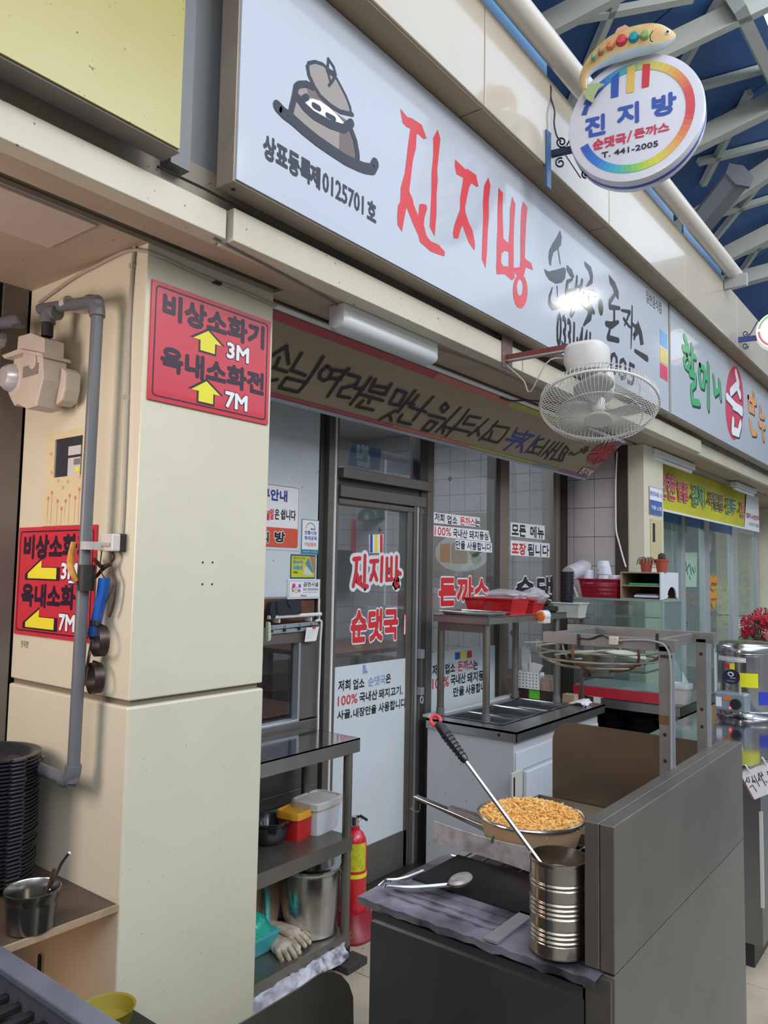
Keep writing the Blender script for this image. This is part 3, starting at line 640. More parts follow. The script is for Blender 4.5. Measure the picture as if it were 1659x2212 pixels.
# word extents measured along the banner's centre line
HW = .0155
def bstr(zq, m, *L):
    for G_ in L: strokes(zq, [(p, HW) for p in G_], m, bn, 0.005)
z = pb.zoom(560, 640, 3.318)
bstr(z, BB, [[(60,440),(195,352)], [(190,355),(207,478)], [(140,435),(115,500)], [(90,505),(195,537)], [(60,560),(62,602),(125,592)]],
 [[(300,405),(225,525),(325,562)], [(455,430),(400,520),(340,605)], [(190,580),(140,650),(275,682),(335,615),(190,580)]],
 [[(485,497),(435,540),(428,580),(460,602),(500,585),(522,530),(485,497)], [(640,515),(565,600),(487,715)], [(530,525),(608,537)], [(500,583),(583,592)]],
 [[(632,555),(720,580),(690,635),(590,655),(560,710),(648,725)], [(800,580),(725,680),(652,770)], [(680,652),(742,667)]],
 [[(832,592),(790,672)], [(945,625),(900,702)], [(815,638),(920,655)], [(790,675),(903,702)], [(725,700),(885,745)], [(802,722),(780,762)], [(742,745),(695,785),(815,812)]],
 [[(988,668),(932,765),(1000,780),(1052,690),(988,668)], [(1118,672),(1055,750),(988,830)], [(1055,762),(1108,772)], [(978,815),(925,845),(862,878)], [(930,838),(944,890)]],
 [[(1140,705),(1075,788),(1140,812)], [(1245,718),(1170,800),(1100,888)], [(1165,815),(1195,830)], [(1022,845),(990,893),(1085,915)]],
 [[(1332,762),(1298,800),(1318,828),(1355,795),(1332,762)], [(1212,847),(1330,877)], [(1222,890),(1165,950),(1215,962),(1275,905),(1222,890)]],
 [[(1440,795),(1350,890),(1265,970)], [(1335,895),(1312,980)], [(1500,810),(1440,890),(1335,1000)], [(1338,935),(1392,950)]],
 [[(1582,870),(1502,855),(1462,910),(1540,920)], [(1392,945),(1505,972)]])
z = pb.zoom(960, 740, 3.318)
bstr(z, BB, [[(312,545),(235,620),(170,665)], [(235,605),(243,665)], [(380,560),(320,630),(247,695)]], [[(345,590),(462,610),(425,665),(380,715)], [(342,630),(318,690)], [(272,685),(378,715)]],
 [[(708,690),(662,695),(645,742),(700,748)], [(642,748),(630,780)], [(597,780),(660,792)], [(750,697),(668,805)]], [[(790,712),(692,810)], [(740,762),(735,815)], [(822,712),(718,830)], [(852,717),(757,835)], [(765,765),(790,772)]],
 [[(870,742),(842,780),(862,800),(888,768),(870,742)], [(832,795),(820,832)], [(856,805),(846,838)], [(762,830),(842,847)]])
bstr(z, BBL, [[(520,610),(487,665)], [(592,632),(560,690)], [(505,645),(575,658)], [(485,670),(562,690)], [(440,690),(560,712)], [(500,705),(430,765)]],
 [[(588,655),(640,667)], [(618,667),(560,710),(512,750)], [(555,710),(550,785)], [(680,665),(625,730),(577,785)], [(630,732),(652,738)]])
z = pb.zoom(960, 740, 3.318)
strokes(z, [([(890,800),(905,785),(925,805),(945,795),(960,785)], .014), ([(970,785),(985,760),(990,785)], .011), ([(1000,792),(1012,745),(1018,780),(1030,745)], .011)], BB, bn, 0.005)
FRD = mat('flower_red_ink', (0.50, 0.04, 0.05), 0.5)
for i in range(5):
    t = R(90+72*i); c = z.px(1130, 790)
    b = MB()
    for k in (-0.45, -0.15, 0.15, 0.45):
        b.stroke(z, [(c[0]+0.012*math.cos(t), c[1]+0.012*math.sin(t)), (c[0]+0.115*math.cos(t+k)*1.25, c[1]+0.115*math.sin(t+k)*0.8)], 0.010 if abs(k) < .3 else .018, 0.005)
    b.stroke(z, [(c[0]+0.115*math.cos(t+k)*1.25, c[1]+0.115*math.sin(t+k)*0.8) for k in (-.45, -.2, 0, .2, .45)], 0.014, 0.005)
    b.build('flower_petal', FRD, bn, fix=False)
text(pb, '진지방', (pb.px(1258, 1010)[0], 0.03), (pb.px(1285, 1005)[0]+0.06, 0.085), WHP, bn, off=0.006, metric=True, bold=0.03, outline=(FRD, 0.06))

# ================= RED EXTINGUISHER SIGNS =================
RSF = mat('red_acrylic', (0.58, 0.035, 0.055), 0.22, coat=0.3); RSB = mat('sign_black', (0.03, 0.015, 0.03), 0.3)
def redsign(pl, name, x0, x1, z0, z1, label, arrow, pm):
    o = pl.pt(x0, z0, 0.0); t = thing(name, o, label, 'sign'); W_ = x1-x0; H_ = z1-z0
    MB().prism(pl, rrect(x0, x1, z0, z1, 0.002), 0.001, 0.006).build('plate', RSF, t)
    A = lambda u, v: (x0+W_*u, z0+H_*v); off = 0.0066
    b = MB(); P = rrect(x0+.012, x1-.012, z0+.012, z1-.012, .012); P2 = rrect(x0+.016, x1-.016, z0+.016, z1-.016, .010); n = len(P)
    b.add([pl.pt(*p, off) for p in P+P2], [(i, (i+1) % n, n+(i+1) % n, n+i) for i in range(n)]); b.build('border', RSB, t, fix=False)
    text(pl, '비상소화기', A(.08, .70), A(.94, .93), RSB, t, bold=0.06, bx=0.8, off=off, metric=True)
    text(pl, '옥내소화전', A(.08, .26), A(.95, .48), RSB, t, bold=0.06, bx=0.8, off=off, metric=True)
    for v, s in ((.525, '3M'), (.075, '7M')):
        text(pl, s, A(.60, v), A(.80, v+.15), WHP, t, bold=0.05, off=off, metric=True, outline=(RSB, 0.05))
        if arrow == 'up': Q = [(.44, .19), (.56, .09), (.50, .09), (.50, .0), (.38, .0), (.38, .09), (.32, .09)]
        else: Q = [(.16, .045), (.34, .17), (.34, .10), (.54, .10), (.54, .0), (.16, .0)]
        Qp = [A(u, v+w_) for u, w_ in Q]; cx = sum(p[0] for p in Qp)/len(Qp); cy = sum(p[1] for p in Qp)/len(Qp)
        MB().flat(pl, [(cx+(p[0]-cx)*1.22, cy+(p[1]-cy)*1.22) for p in Qp], off).build('arrow_outline', RSB, t, fix=False)
        MB().flat(pl, Qp, off+.0005).build('arrow', YEP, t, fix=False)
    return t
q = FY(1.80)
x0, z1 = q.px(327, 603); x1, _ = q.px(583, 690); z0 = q.px(318, 862)[1]
redsign(q, 'extinguisher_sign', x0, x1, z0, z1, 'red extinguisher sign with yellow up arrows on the front of the cream pillar', 'up', None)
q = FX(1.22)
x0 = q.px(40, 1250)[0]; x1 = q.px(208, 1250)[0]; z1 = q.px(125, 1137)[1]; z0 = q.px(110, 1378)[1]
redsign(q, 'extinguisher_sign', x0, x1, z0, z1, 'red extinguisher sign with yellow left arrows behind the grey pipe', 'left', None)
# ================= WALL FIXTURES =================
V = Vector
def smooth_pts(P, k=6):
    P = [V(p) for p in P]; out = []
    for i in range(len(P)-1):
        p0 = P[max(i-1, 0)]; p1 = P[i]; p2 = P[i+1]; p3 = P[min(i+2, len(P)-1)]
        for j in range(k):
            t = j/k; out.append(0.5*((2*p1)+(p2-p0)*t+(2*p0-5*p1+4*p2-p3)*t*t+(3*p1-p0-3*p2+p3)*t**3))
    out.append(P[-1]); return out
# --- fluorescent fixture under the lower fascia
lt = thing('ceiling_light', (2.2, 1.68, 2.43), 'white tubular lamp fixture on the soffit above the beige banner', 'lamp')
xa = aZ(727, 675, 2.42).x; xb = aZ(930, 760, 2.42).x
MB().box(xa, xb, 1.665, 1.735, 2.405, 2.45).build('base', WPL, lt, bevel=0.004)
MB().lathe((xa, 1.70, 2.392), [(0.0, -0.004), (0.034, 0.0), (0.046, 0.02), (0.046, xb-xa-0.02), (0.034, xb-xa), (0, xb-xa+0.004)], 20, ax=(1, 0, 0), sx=0.72, sy=1.0).build('diffuser', mat('milky_diffuser', (0.62, 0.66, 0.68), 0.35, spec=0.4), lt, smooth=True)
sc_ = thing('soffit_cable', (2.5, 1.7, 2.44), 'thin grey cable strung under the soffit past the lamp fixture', 'cable')
CBL = mat('grey_cable', (0.22, 0.20, 0.18), 0.5)
pts = smooth_pts([(1.30, 1.62, 2.443), (1.7, 1.66, 2.441), (xa, 1.70, 2.445)]); MB().tube(pts, 0.004, 6).build('cable', CBL, sc_)
pts = smooth_pts([(xb, 1.70, 2.44), (2.8, 1.66, 2.438), (3.3, 1.66, 2.43), (3.9, 1.72, 2.44), (4.6, 1.80, 2.44)]); MB().tube(pts, 0.004, 6).build('cable', CBL, sc_)
# --- conduit cables on the first pillar and switch box
cc = thing('pillar_cable', (1.215, 1.81, 2.4), 'cream painted cable running around the top of the pillar and down to a switch box', 'cable')
CCM = mat('painted_cable', (0.40, 0.35, 0.29), 0.5)
P = FX(1.22); Q = FY(1.80)
def on(pl, off, *pts): return [pl.pt(*pl.px(x, y), off) for x, y in pts]
MB().tube(smooth_pts(on(P, 0.006, (299, 520), (292, 560), (283, 700), (279, 850), (274, 1000), (270, 1100), (267, 1155))), 0.0055, 8).build('cable', CCM, cc, smooth=True)
MB().tube(smooth_pts(on(P, 0.008, (90, 655), (160, 605), (215, 575), (270, 548), (300, 542)))+smooth_pts(on(Q, 0.008, (318, 545), (355, 560), (430, 595), (520, 630), (592, 662))), 0.005, 8).build('cable', CCM, cc, smooth=True)
for p in ((290, 575), (277, 858)): MB().box(1.208, 1.22, *sorted((aX(*p, 1.22).y-0.008, aX(*p, 1.22).y+0.008)), aX(*p, 1.22).z-0.006, aX(*p, 1.22).z+0.006).build('clip', CCM, cc)
MB().box(1.71, 1.72, 1.796, 1.80, 2.37, 2.38)
c1 = Q.px(462, 611); MB().slab(Q, c1[0]-0.006, c1[0]+0.02, c1[1]-0.003, c1[1]+0.004, 0.0, 0.014).build('clip', BLM, cc)
sb = thing('switch_box', (1.20, 1.85, 1.6), 'small white switch box under the cable near the pillar corner', 'switch')
A0 = P.px(244, 1155); A1 = P.px(270, 1192)
MB().slab(P, A0[0], A1[0]+0.006, A1[1], A0[1], 0.018, 0.042).build('front_cover', mat('yellowed_white_plastic', (0.56, 0.54, 0.49), 0.4), sb, bevel=0.004)
MB().slab(P, A0[0]-0.001, A1[0]+0.007, A1[1]-0.001, A0[1]+0.001, 0.001, 0.018).build('back_box', BLP, sb, bevel=0.003)
MB().slab(P, A0[0]+0.014, A1[0]-0.006, A1[1]+0.013, A0[1]-0.024, 0.042, 0.047).build('rocker', mat('grey_rocker', (0.38, 0.36, 0.33), 0.4), sb, bevel=0.002)
# --- grey pipe on the pillar side
gp = thing('gas_pipe', (1.15, 1.93, 0.96), 'dark grey pipe running down the pillar side with elbows and a yellow handled valve', 'pipe')
PX_ = FX(1.15)
def pp_(x, y): return aX(x, y, 1.15)
top = pp_(212, 650); bot = pp_(157, 1690); r_ = 0.0165
MB().cyl(top, bot, r_, n=18).build('vertical_pipe', GREYP, gp, smooth=True)
MB().cyl(pp_(88, 668), top, r_*1.02, n=18).build('upper_pipe', GREYP, gp, smooth=True)
MB().cyl(bot, pp_(60, 1650), r_, n=18).build('lower_pipe', GREYP, gp, smooth=True)
for c, d1_, d2_ in ((top, pp_(88, 668), bot), (bot, top, pp_(60, 1650))):
    u1 = (d1_-c).normalized(); u2 = (d2_-c).normalized(); k = 0.045
    MB().tube(smooth_pts([c+u1*k, c+u1*0.02+u2*0.004, c+u2*0.02+u1*0.004, c+u2*k]), r_*1.3, 16).build('elbow', GREYP, gp, smooth=True)
p = pp_(187, 1248); MB().cyl(p+V((0, 0, 0.035)), p-V((0, 0, 0.035)), 0.0215, n=12).build('valve_body', BLM, gp, smooth=True)
vh = smooth_pts([p+V((-0.02, 0.012, -0.01)), p+V((-0.028, 0.022, 0.012)), p+V((-0.03, 0.034, 0.04)), p+V((-0.03, 0.022, 0.095))])
MB().tube(vh, 0.007, 8, rs=[0.006+0.004*math.sin(i/len(vh)*3) for i in range(len(vh))]).build('valve_handle', mat('yellow_orange_grip', (0.55, 0.26, 0.04), 0.45, noise=0.3, scale=60), gp, smooth=True)
MB().cyl(p+V((-0.02, 0.02, -0.015)), p+V((-0.036, 0.028, -0.015)), 0.007, n=6).build('valve_nut', STB, gp)
# clamp strap to the wall
a = pp_(176, 1179); b_ = aX(247, 1182, 1.205)
mb = MB(); mb.cyl(V((1.15, aX(190, 1179, 1.15).y, a.z-0.011)), V((1.15, aX(190, 1179, 1.15).y, a.z+0.011)), 0.0205, n=16)
yb = P.px(250, 1183); y0_ = aX(190, 1179, 1.15).y
mb.hexa([(1.130, y0_, a.z-.011), (1.133, y0_, a.z-.011), (1.217, 1.865, a.z-.011), (1.214, 1.865, a.z-.011)], [(1.130, y0_, a.z+.011), (1.133, y0_, a.z+.011), (1.217, 1.865, a.z+.011), (1.214, 1.865, a.z+.011)])
mb.build('strap', mat('worn_white_strap', (0.50, 0.46, 0.42), 0.5, noise=0.2, scale=20), gp)
st2 = MB(); c_ = pp_(145, 655); st2.cyl(c_-V((0, .012, 0)), c_+V((0, .012, 0)), 0.02, n=14); e_ = aX(190, 675, 1.217)
st2.tube([c_+V((0, 0, -.015)), V((1.212, e_.y, e_.z))], 0.008, 6); st2.build('strap', mat('worn_white_strap', (0.50, 0.46, 0.42), 0.5), gp)
for p in ((95, 1633), (95, 2062)):
    q_ = P.px(*p); MB().prism(P, rrect(q_[0]-0.011, q_[0]+0.011, q_[1]-0.06, q_[1]+0.006, 0.009), 0.002, 0.012).build('wall_lug', STB, gp)
# --- gas meter
gm = thing('gas_meter', (1.12, 2.36, 2.0), 'cream gas meter with round silver discs hanging from the pipe at the left edge', 'meter')
GMC = mat('gas_meter_cream', (0.50, 0.43, 0.36), 0.45, noise=0.08, scale=12); PM = FX(1.10)
def M_(x, y): return PM.zoom(0, 620, 7.54).px(x, y)
body = [M_(*p) for p in ((110,1130),(330,1020),(380,1050),(350,1130),(355,1300),(310,1650),(240,1860),(120,1920),(60,1800),(20,1700),(0,1480),(60,1270),(110,1200))]
MB().prism(PM, [M_(*p) for p in ((370,1060),(690,1110),(700,1500),(660,1640),(590,1940),(430,1985),(240,1880),(310,1650),(355,1300))], -0.075, 0.0).build('body', GMC, gm, bevel=0.003)
MB().prism(PM, [M_(*p) for p in ((40,1120),(330,1010),(700,1080),(720,1140),(380,1075),(90,1170))], -0.085, 0.005).build('flange', GMC, gm, bevel=0.003)
MB().prism(PM, body, -0.085, -0.02).build('side_chamber', GMC, gm, bevel=0.004)
c0 = M_(85, 1460); MB().lathe(PM.pt(*c0, -0.022), [(0, 0.032), (0.030, 0.030), (0.040, 0.018), (0.045, 0.0)], 28, ax=PM.n, sx=1.0, sy=1.0).build('silver_disc', mat('silver_foil', (0.8, 0.8, 0.82), 0.3, 0.6), gm, smooth=True)
MB().prism(PM, [M_(*p) for p in ((270,800),(480,740),(700,830),(690,1090),(400,1050),(250,1020))], -0.065, -0.005).build('top_housing', GMC, gm, bevel=0.006)
MB().prism(PM, [M_(*p) for p in ((720,1230),(800,1310),(780,1600),(730,1800),(620,1880),(690,1500))], -0.10, -0.05).build('rear_chamber', GMC, gm, bevel=0.006)
a0, b1 = M_(385, 1280); a1, b0 = M_(620, 1480); MB().slab(PM, a0, a1, b0+0.012, b1-0.004, 0.0, 0.0015).build('dial_window', mat('dusty_window', (0.22, 0.20, 0.17), 0.25), gm)
MB().disc(PM, M_(540, 1220), 0.022, 0.002).build('badge', GMC, gm)
MB().cyl(PM.pt(*M_(590, 560), -0.035), PM.pt(*M_(580, 760), -0.035), 0.017, n=14).build('coupling', BLM, gm, smooth=True)
MB().tube(smooth_pts([PM.pt(*M_(700, 350), -0.045), PM.pt(*M_(610, 360), -0.04), PM.pt(*M_(595, 440), -0.035), PM.pt(*M_(590, 540), -0.035)]), 0.022, 14).build('elbow', GREYP, gm, smooth=True)
gm2 = thing('inlet_pipe', (1.1, 2.5, 2.3), 'dark grey pipe elbow coming from the left above the gas meter', 'pipe')
q_ = FX(1.10).zoom(0, 620, 7.54)
MB().tube(smooth_pts([q_.pt(*q_.px(-500, 700), 0.0), q_.pt(*q_.px(-80, 620), 0.0), q_.pt(*q_.px(200, 560), 0.0), q_.pt(*q_.px(290, 560), 0.0), q_.pt(*q_.px(300, 640), 0)]), 0.02, 14).build('pipe', GREYP, gm2, smooth=True)
wl = thing('work_light', (1.0, 2.3, 2.1), 'small silver lamp box hanging at the far left edge', 'lamp')
MB().prism(q_, [q_.px(*p) for p in ((-60,840),(100,765),(125,870),(95,970),(-60,1050))], 0.0, 0.05).build('housing', mat('silver_box', (0.55, 0.55, 0.57), 0.3, 0.5), wl, bevel=0.004)
# --- meter cupboard cover with opening
mc = thing('meter_cover', (1.21, 2.2, 1.67), 'yellow patterned cover plate with an opening over electric meters on the pillar side', 'cover')
YC = mat('pale_yellow_plate', (0.66, 0.58, 0.36), 0.45, noise=0.06, scale=8)
def c_(x, y): return P.px(x, y)
o0, o1 = c_(104, 940), c_(186, 1133); h0, h1 = c_(124, 945), c_(179, 1030); zt_ = c_(104, 938)[1]; zt2 = c_(186, 930)[1]
zb_ = c_(98, 1137)[1]
hz1 = c_(126, 950)[1]; hz0 = c_(124, 1032)[1]
b = MB(); T1, T2 = 0.001, 0.006
b.slab(P, o0[0], h0[0], zb_, zt_, T1, T2); b.slab(P, h1[0], o1[0]+.01, zb_, zt_, T1, T2); b.slab(P, h0[0], h1[0], zb_, hz0, T1, T2); b.slab(P, h0[0], h1[0], hz1, zt_, T1, T2)
b.build('plate', YC, mc)
MB().slab(P, h0[0], h1[0], hz0, hz1, 0.0002, 0.0012).build('dark_recess', mat('dark_recess', (0.03, 0.03, 0.04), 0.5), mc)
MP = mat('off_white_meter', (0.55, 0.55, 0.54), 0.4)
z_ = P.zoom(0, 500, 2.765)
def zz(x, y): return z_.px(x, y)
for (xa_, ya_, xb_, yb_, m_, nm) in ((415,1275,492,1340,MP,'breaker'),(410,1345,490,1465,MP,'meter_box'),(450,1355,488,1395,mat('grey_lcd',(0.2,0.2,0.2),0.3),'display'),(455,1408,484,1438,YEP,'sticker')):
    p0 = zz(xa_, yb_); p1 = zz(xb_, ya_); MB().slab(P, p0[0], p1[0], p0[1], p1[1], 0.0012, 0.0045 if nm in ('breaker', 'meter_box') else 0.0055).build(nm, m_, mc)
OR = mat('orange_flower_print', (0.62, 0.22, 0.12), 0.5)
b = MB(); z3 = P.zoom(0, 1050, 2.765)
for x, y, h in ((322,40,190),(356,90,150),(380,135,110),(428,58,160),(462,70,150),(300,75,130),(486,20,200),(404,90,100)):
    if y > 0: b.stroke(z3, [z3.px(x, y+12), z3.px(x-8, y+h)], 0.0012, 0.0068)
    b.disc(z3, z3.px(x, y), 0.006, 0.0069, n=10)
b.build('flower_print', OR, mc, fix=False, kind='stuff')
b = MB()
for x, y in ((316,1330),(320,1440),(360,1490),(490,1465),(415,1495),(388,1530)): b.disc(z_, z_.px(x, y), 0.006, 0.0068, n=10)
b.build('dot_print', mat('pale_orange_dots', (0.62, 0.36, 0.20), 0.5), mc, fix=False, kind='stuff')
# handwriting on the pillar under the sign
text(P, '진지방', (45, 1398), (62, 1385), BLK, mc, off=0.0006)
# --- things hanging from the strap: torch, scissors, ring moulds
zt4 = FX(1.19).zoom(60, 1150, 5.977)
def h_(x, y, off): return zt4.pt(*zt4.px(x, y), off-0.025)
tc_ = thing('gas_torch', h_(870, 900, 0.03), 'blue long-nosed gas lighter hanging beside the grey pipe', 'lighter')
BLT = mat('blue_lighter_plastic', (0.015, 0.10, 0.42), 0.35)
b = MB(); prof = [((1010, 590), 0.0155, 0.012), ((985, 800), 0.0155, 0.013), ((930, 1050), 0.014, 0.012), ((880, 1250), 0.0155, 0.013), ((865, 1335), 0.0150, 0.012)]
vs = []
for (x, y), w_, d_ in prof:
    c = h_(x, y, 0.03)
    for s1, s2 in ((-1, -.6), (-.6, -1), (.6, -1), (1, -.6), (1, .6), (.6, 1), (-.6, 1), (-1, .6)): vs.append(c+V((0, -1, 0))*w_*s1+V((-1, 0, 0))*d_*s2)
fs = [(j*8+i, j*8+(i+1) % 8, (j+1)*8+(i+1) % 8, (j+1)*8+i) for j in range(len(prof)-1) for i in range(8)]+[tuple(range(8))[::-1], tuple(32+i for i in range(8))]
b.add(vs, fs).build('body', BLT, tc_, smooth=True, auto=30)
MB().slab(zt4, *sorted((zt4.px(890, 1150)[0], zt4.px(985, 1150)[0])), zt4.px(900, 1200)[1], zt4.px(900, 1130)[1], 0.011, 0.021).build('switch', BLP, tc_, bevel=0.002)
MB().cyl(h_(862, 1330, 0.03), h_(856, 1375, 0.03), 0.0085, n=12).build('collar', BLP, tc_)
MB().cyl(h_(856, 1370, 0.03), h_(740, 1970, 0.03), 0.0045, n=10).build('nozzle', STB, tc_, smooth=True)
MB().cyl(h_(765, 1840, 0.03), h_(740, 1975, 0.03), 0.006, n=10).build('nozzle_tip', mat('heat_stained_steel', (0.35, 0.25, 0.18), 0.4, 0.8), tc_, smooth=True)
MB().tube(smooth_pts([h_(1010, 590, 0.03), h_(985, 500, 0.034), h_(960, 380, 0.03), h_(945, 160, 0.02), h_(950, 110, 0.02), h_(960, 160, .02)]), 0.0016, 6).build('hook', BLM, tc_)
RU = mat('rusty_iron', (0.085, 0.05, 0.03), 0.6, 0.4, noise=0.4, scale=60)
rs_ = thing('rusty_shears', h_(1050, 500, 0.02), 'rusty poultry shears hooked behind the blue lighter', 'shears')
MB().tube(smooth_pts([h_(975, 190, .018), h_(1050, 250, .018), h_(1080, 330, .018), h_(1040, 400, .018), h_(1060, 520, .018), h_(1100, 640, .018), h_(1090, 820, .018), h_(1060, 980, .018), h_(1020, 1090, .018)]), 0.004, 8, rs=None).build('handle', RU, rs_, smooth=True)
MB().tube(smooth_pts([h_(1020, 420, .02), h_(930, 440, .02), h_(890, 400, .02), h_(835, 350, .02)]), 0.0055, 8).build('blade', RU, rs_, smooth=True)
MB().tube(smooth_pts([h_(1060, 400, .022), h_(950, 480, .022), h_(880, 560, .022), h_(820, 600, .022)]), 0.005, 8).build('blade', RU, rs_, smooth=True)
MB().tube(smooth_pts([h_(1100, 640, .02), h_(1080, 800, .03), h_(1020, 900, .03)]), 0.0018, 6).build('spring', RU, rs_)
for i, (cx_, cy_, lab) in enumerate(((930, 1400, 'upper of two round blackened metal ring moulds hanging under the lighter'), (870, 1880, 'lower of two round blackened metal ring moulds hanging on the pillar side'))):
    c = h_(cx_, cy_, 0.025); c2 = c
    rg = thing('ring_mould', c, lab, 'ring', 'ring moulds on the pillar side')
    b = MB(); n = 36; ax = V((-1, 0.25, 0.0)).normalized(); ring0 = b.ring(c+ax*0.013, ax, 0.042, n); ring1 = b.ring(c-ax*0.013, ax, 0.042, n); r2 = b.ring(c-ax*0.013, ax, 0.0395, n); r3 = b.ring(c+ax*0.013, ax, 0.0395, n)
    vs = ring0+ring1+r2+r3; fs = []
    for k in range(4): fs += [(k*n+j, k*n+(j+1) % n, ((k+1) % 4)*n+(j+1) % n, ((k+1) % 4)*n+j) for j in range(n)]
    b.add(vs, fs).build('band', mat('blackened_ring', (0.09, 0.065, 0.055), 0.4, 0.7, noise=0.4, scale=30), rg, smooth=True)
    MB().tube([c+V((0, -0.01, 0.041)), c+V((0, 0.012, 0.043))], 0.004, 6).build('clip', BLM, rg)

# --- wall fan
Xf = 2.876; fn = thing('wall_fan', (Xf, 1.59, 2.44), 'white oscillating wall fan with wire guard on a red bracket above the shop front', 'fan')
MAR = mat('maroon_bracket', (0.20, 0.045, 0.04), 0.45, noise=0.2, scale=20); FW = mat('fan_white_plastic', (0.66, 0.655, 0.62), 0.35)
MB().box(Xf-0.045, Xf+0.045, 1.586, 1.592, 2.425, 2.60).build('mounting_plate', mat('brown_mount_plate', (0.16, 0.10, 0.085), 0.5, noise=0.15), fn, bevel=0.001)
b = MB()
for i in range(5):
    for sx_ in (-.036, .036): b.cyl((Xf+sx_, 1.587, 2.45+i*0.035), (Xf+sx_, 1.584, 2.45+i*0.035), 0.003, n=6)
b.build('plate_holes', ALG, fn, kind='stuff')
MB().box(Xf-0.014, Xf+0.014, 1.22, 1.588, 2.462, 2.485).build('arm', MAR, fn, bevel=0.002)
MB().box(Xf-0.016, Xf+0.010, 1.22, 1.585, 2.455, 2.462).build('arm_edge', mat('galvanised_edge', (0.45, 0.42, 0.40), 0.4, 0.5), fn)
dv = (V((Xf, 1.18, 2.24))-CAM).normalized(); hv = V((dv.x, dv.y, 0)).normalized()
ax = (-hv*math.cos(R(66)) - V((0, 0, 1))*math.sin(R(66))).normalized()
gc = aX(1293, 878, Xf+0.06); Rg = 124/FPX*(gc-CAM).dot(_f)
top_ = V((Xf, 1.235, 2.47))
MB().lathe(top_+V((0.02, 0, -0.055)), [(0, 0.062), (0.07, 0.060), (0.082, 0.045), (0.085, -0.01), (0.072, -0.05), (0.0, -0.055)], 24, power=3, sy=1.0).build('wall_housing', FW, fn, smooth=True)
mh = gc - ax*0.105
MB().lathe(mh, [(0, -0.08), (0.045, -0.078), (0.062, -0.05), (0.066, 0.0), (0.06, 0.05), (0.045, 0.06), (0, 0.06)], 24, ax=ax).build('motor_housing', FW, fn, smooth=True)
MB().tube([top_+V((0.03, 0, -0.06)), mh-ax*0.02], 0.028, 12).build('neck', FW, fn, smooth=True)
MB().slab(FX(Xf-0.045), -1.262, -1.215, 2.40, 2.47, 0.0, 0.004).build('rating_label', mat('rating_label', (0.42, 0.30, 0.28), 0.5), fn)
e1 = ax.cross(V((0, 0, 1))).normalized(); e2 = ax.cross(e1)
def circ(r, h, n=64): return [gc+ax*h+e1*(r*math.cos(2*math.pi*i/n))+e2*(r*math.sin(2*math.pi*i/n)) for i in range(n)]
MB().tube(circ(Rg, 0.0), 0.0055, 8, True).build('guard_rim', FW, fn, smooth=True)
b = MB(); ns = 88
for i in range(ns):
    t = 2*math.pi*i/ns; d = e1*math.cos(t)+e2*math.sin(t)
    b.tube([gc+d*0.048+ax*0.062, gc+d*(Rg*.55)+ax*0.060, gc+d*(Rg*.86)+ax*0.045, gc+d*Rg*.97+ax*0.02, gc+d*(Rg+.001)-ax*0.004], 0.0011, 4)
    t += math.pi/ns; d2 = e1*math.cos(t+0.10)+e2*math.sin(t+0.10); d = e1*math.cos(t)+e2*math.sin(t)
    b.tube([gc+d*(Rg+.002)+ax*0.004, gc+d*Rg*1.0-ax*0.03, gc+d2*(Rg*.85)-ax*0.065, gc+d2*(Rg*.5)-ax*0.08, gc+d2*0.065-ax*0.08], 0.0011, 4)
b.build('guard_wires', FW, fn, kind='stuff')
b = MB(); b.tube(circ(Rg*.72, 0.053), 0.0016, 5, True); b.tube(circ(Rg*.7, -0.074), 0.0016, 5, True); b.build('guard_ring', FW, fn)
FB = mat('fan_blade_grey', (0.42, 0.42, 0.41), 0.3)
for k in range(3):
    b = MB(); vs = []; n = 10; m = 6
    for i in range(n+1):
        rr = 0.035+(Rg*.80-0.035)*i/n
        for j in range(m+1):
            s_ = j/m; span = (0.55+0.75*math.sin(math.pi*min(1, i/n*0.9+.1)))
            t = 2*math.pi*k/3+0.5+(s_-.5)*span+0.25*i/n; tw = (s_-.5)*0.045
            vs.append(gc+ax*(tw-0.005)+(e1*math.cos(t)+e2*math.sin(t))*rr)
    fs = [(i*(m+1)+j, (i+1)*(m+1)+j, (i+1)*(m+1)+j+1, i*(m+1)+j+1) for i in range(n) for j in range(m)]
    o = b.add(vs, fs).build('blade', FB, fn, smooth=True); so_ = o.modifiers.new('thick', 'SOLIDIFY'); so_.thickness = 0.002
MB().lathe(gc, [(0.026, -0.03), (0.026, 0.012), (0.018, 0.026), (0, 0.030)], 20, ax=ax).build('hub', FW, fn, smooth=True)
MB().lathe(gc, [(0.052, 0.060), (0.055, 0.066), (0.050, 0.070), (0, 0.071)], 32, ax=ax).build('guard_badge', FW, fn, smooth=True)
b = MB(); b.tube(smooth_pts([(Xf+.05, 1.26, 2.41), (Xf-.05, 1.36, 2.42), (Xf-.05, 1.45, 2.30), (Xf-.02, 1.50, 2.36), (Xf-.01, 1.585, 2.44)]), 0.003, 6); b.build('power_cord', mat('cream_cord', (0.5, 0.47, 0.42), 0.5), fn)
hk = thing('wire_bundle', (3.55, 1.8, 2.42), 'black wire ends tucked under the soffit beside the fan', 'wire')
MB().tube(smooth_pts([(3.2, 1.9, 2.44), (3.35, 1.84, 2.41), (3.45, 1.78, 2.42), (3.7, 1.70, 2.44)]), 0.005, 6).build('wire', BLP, hk)

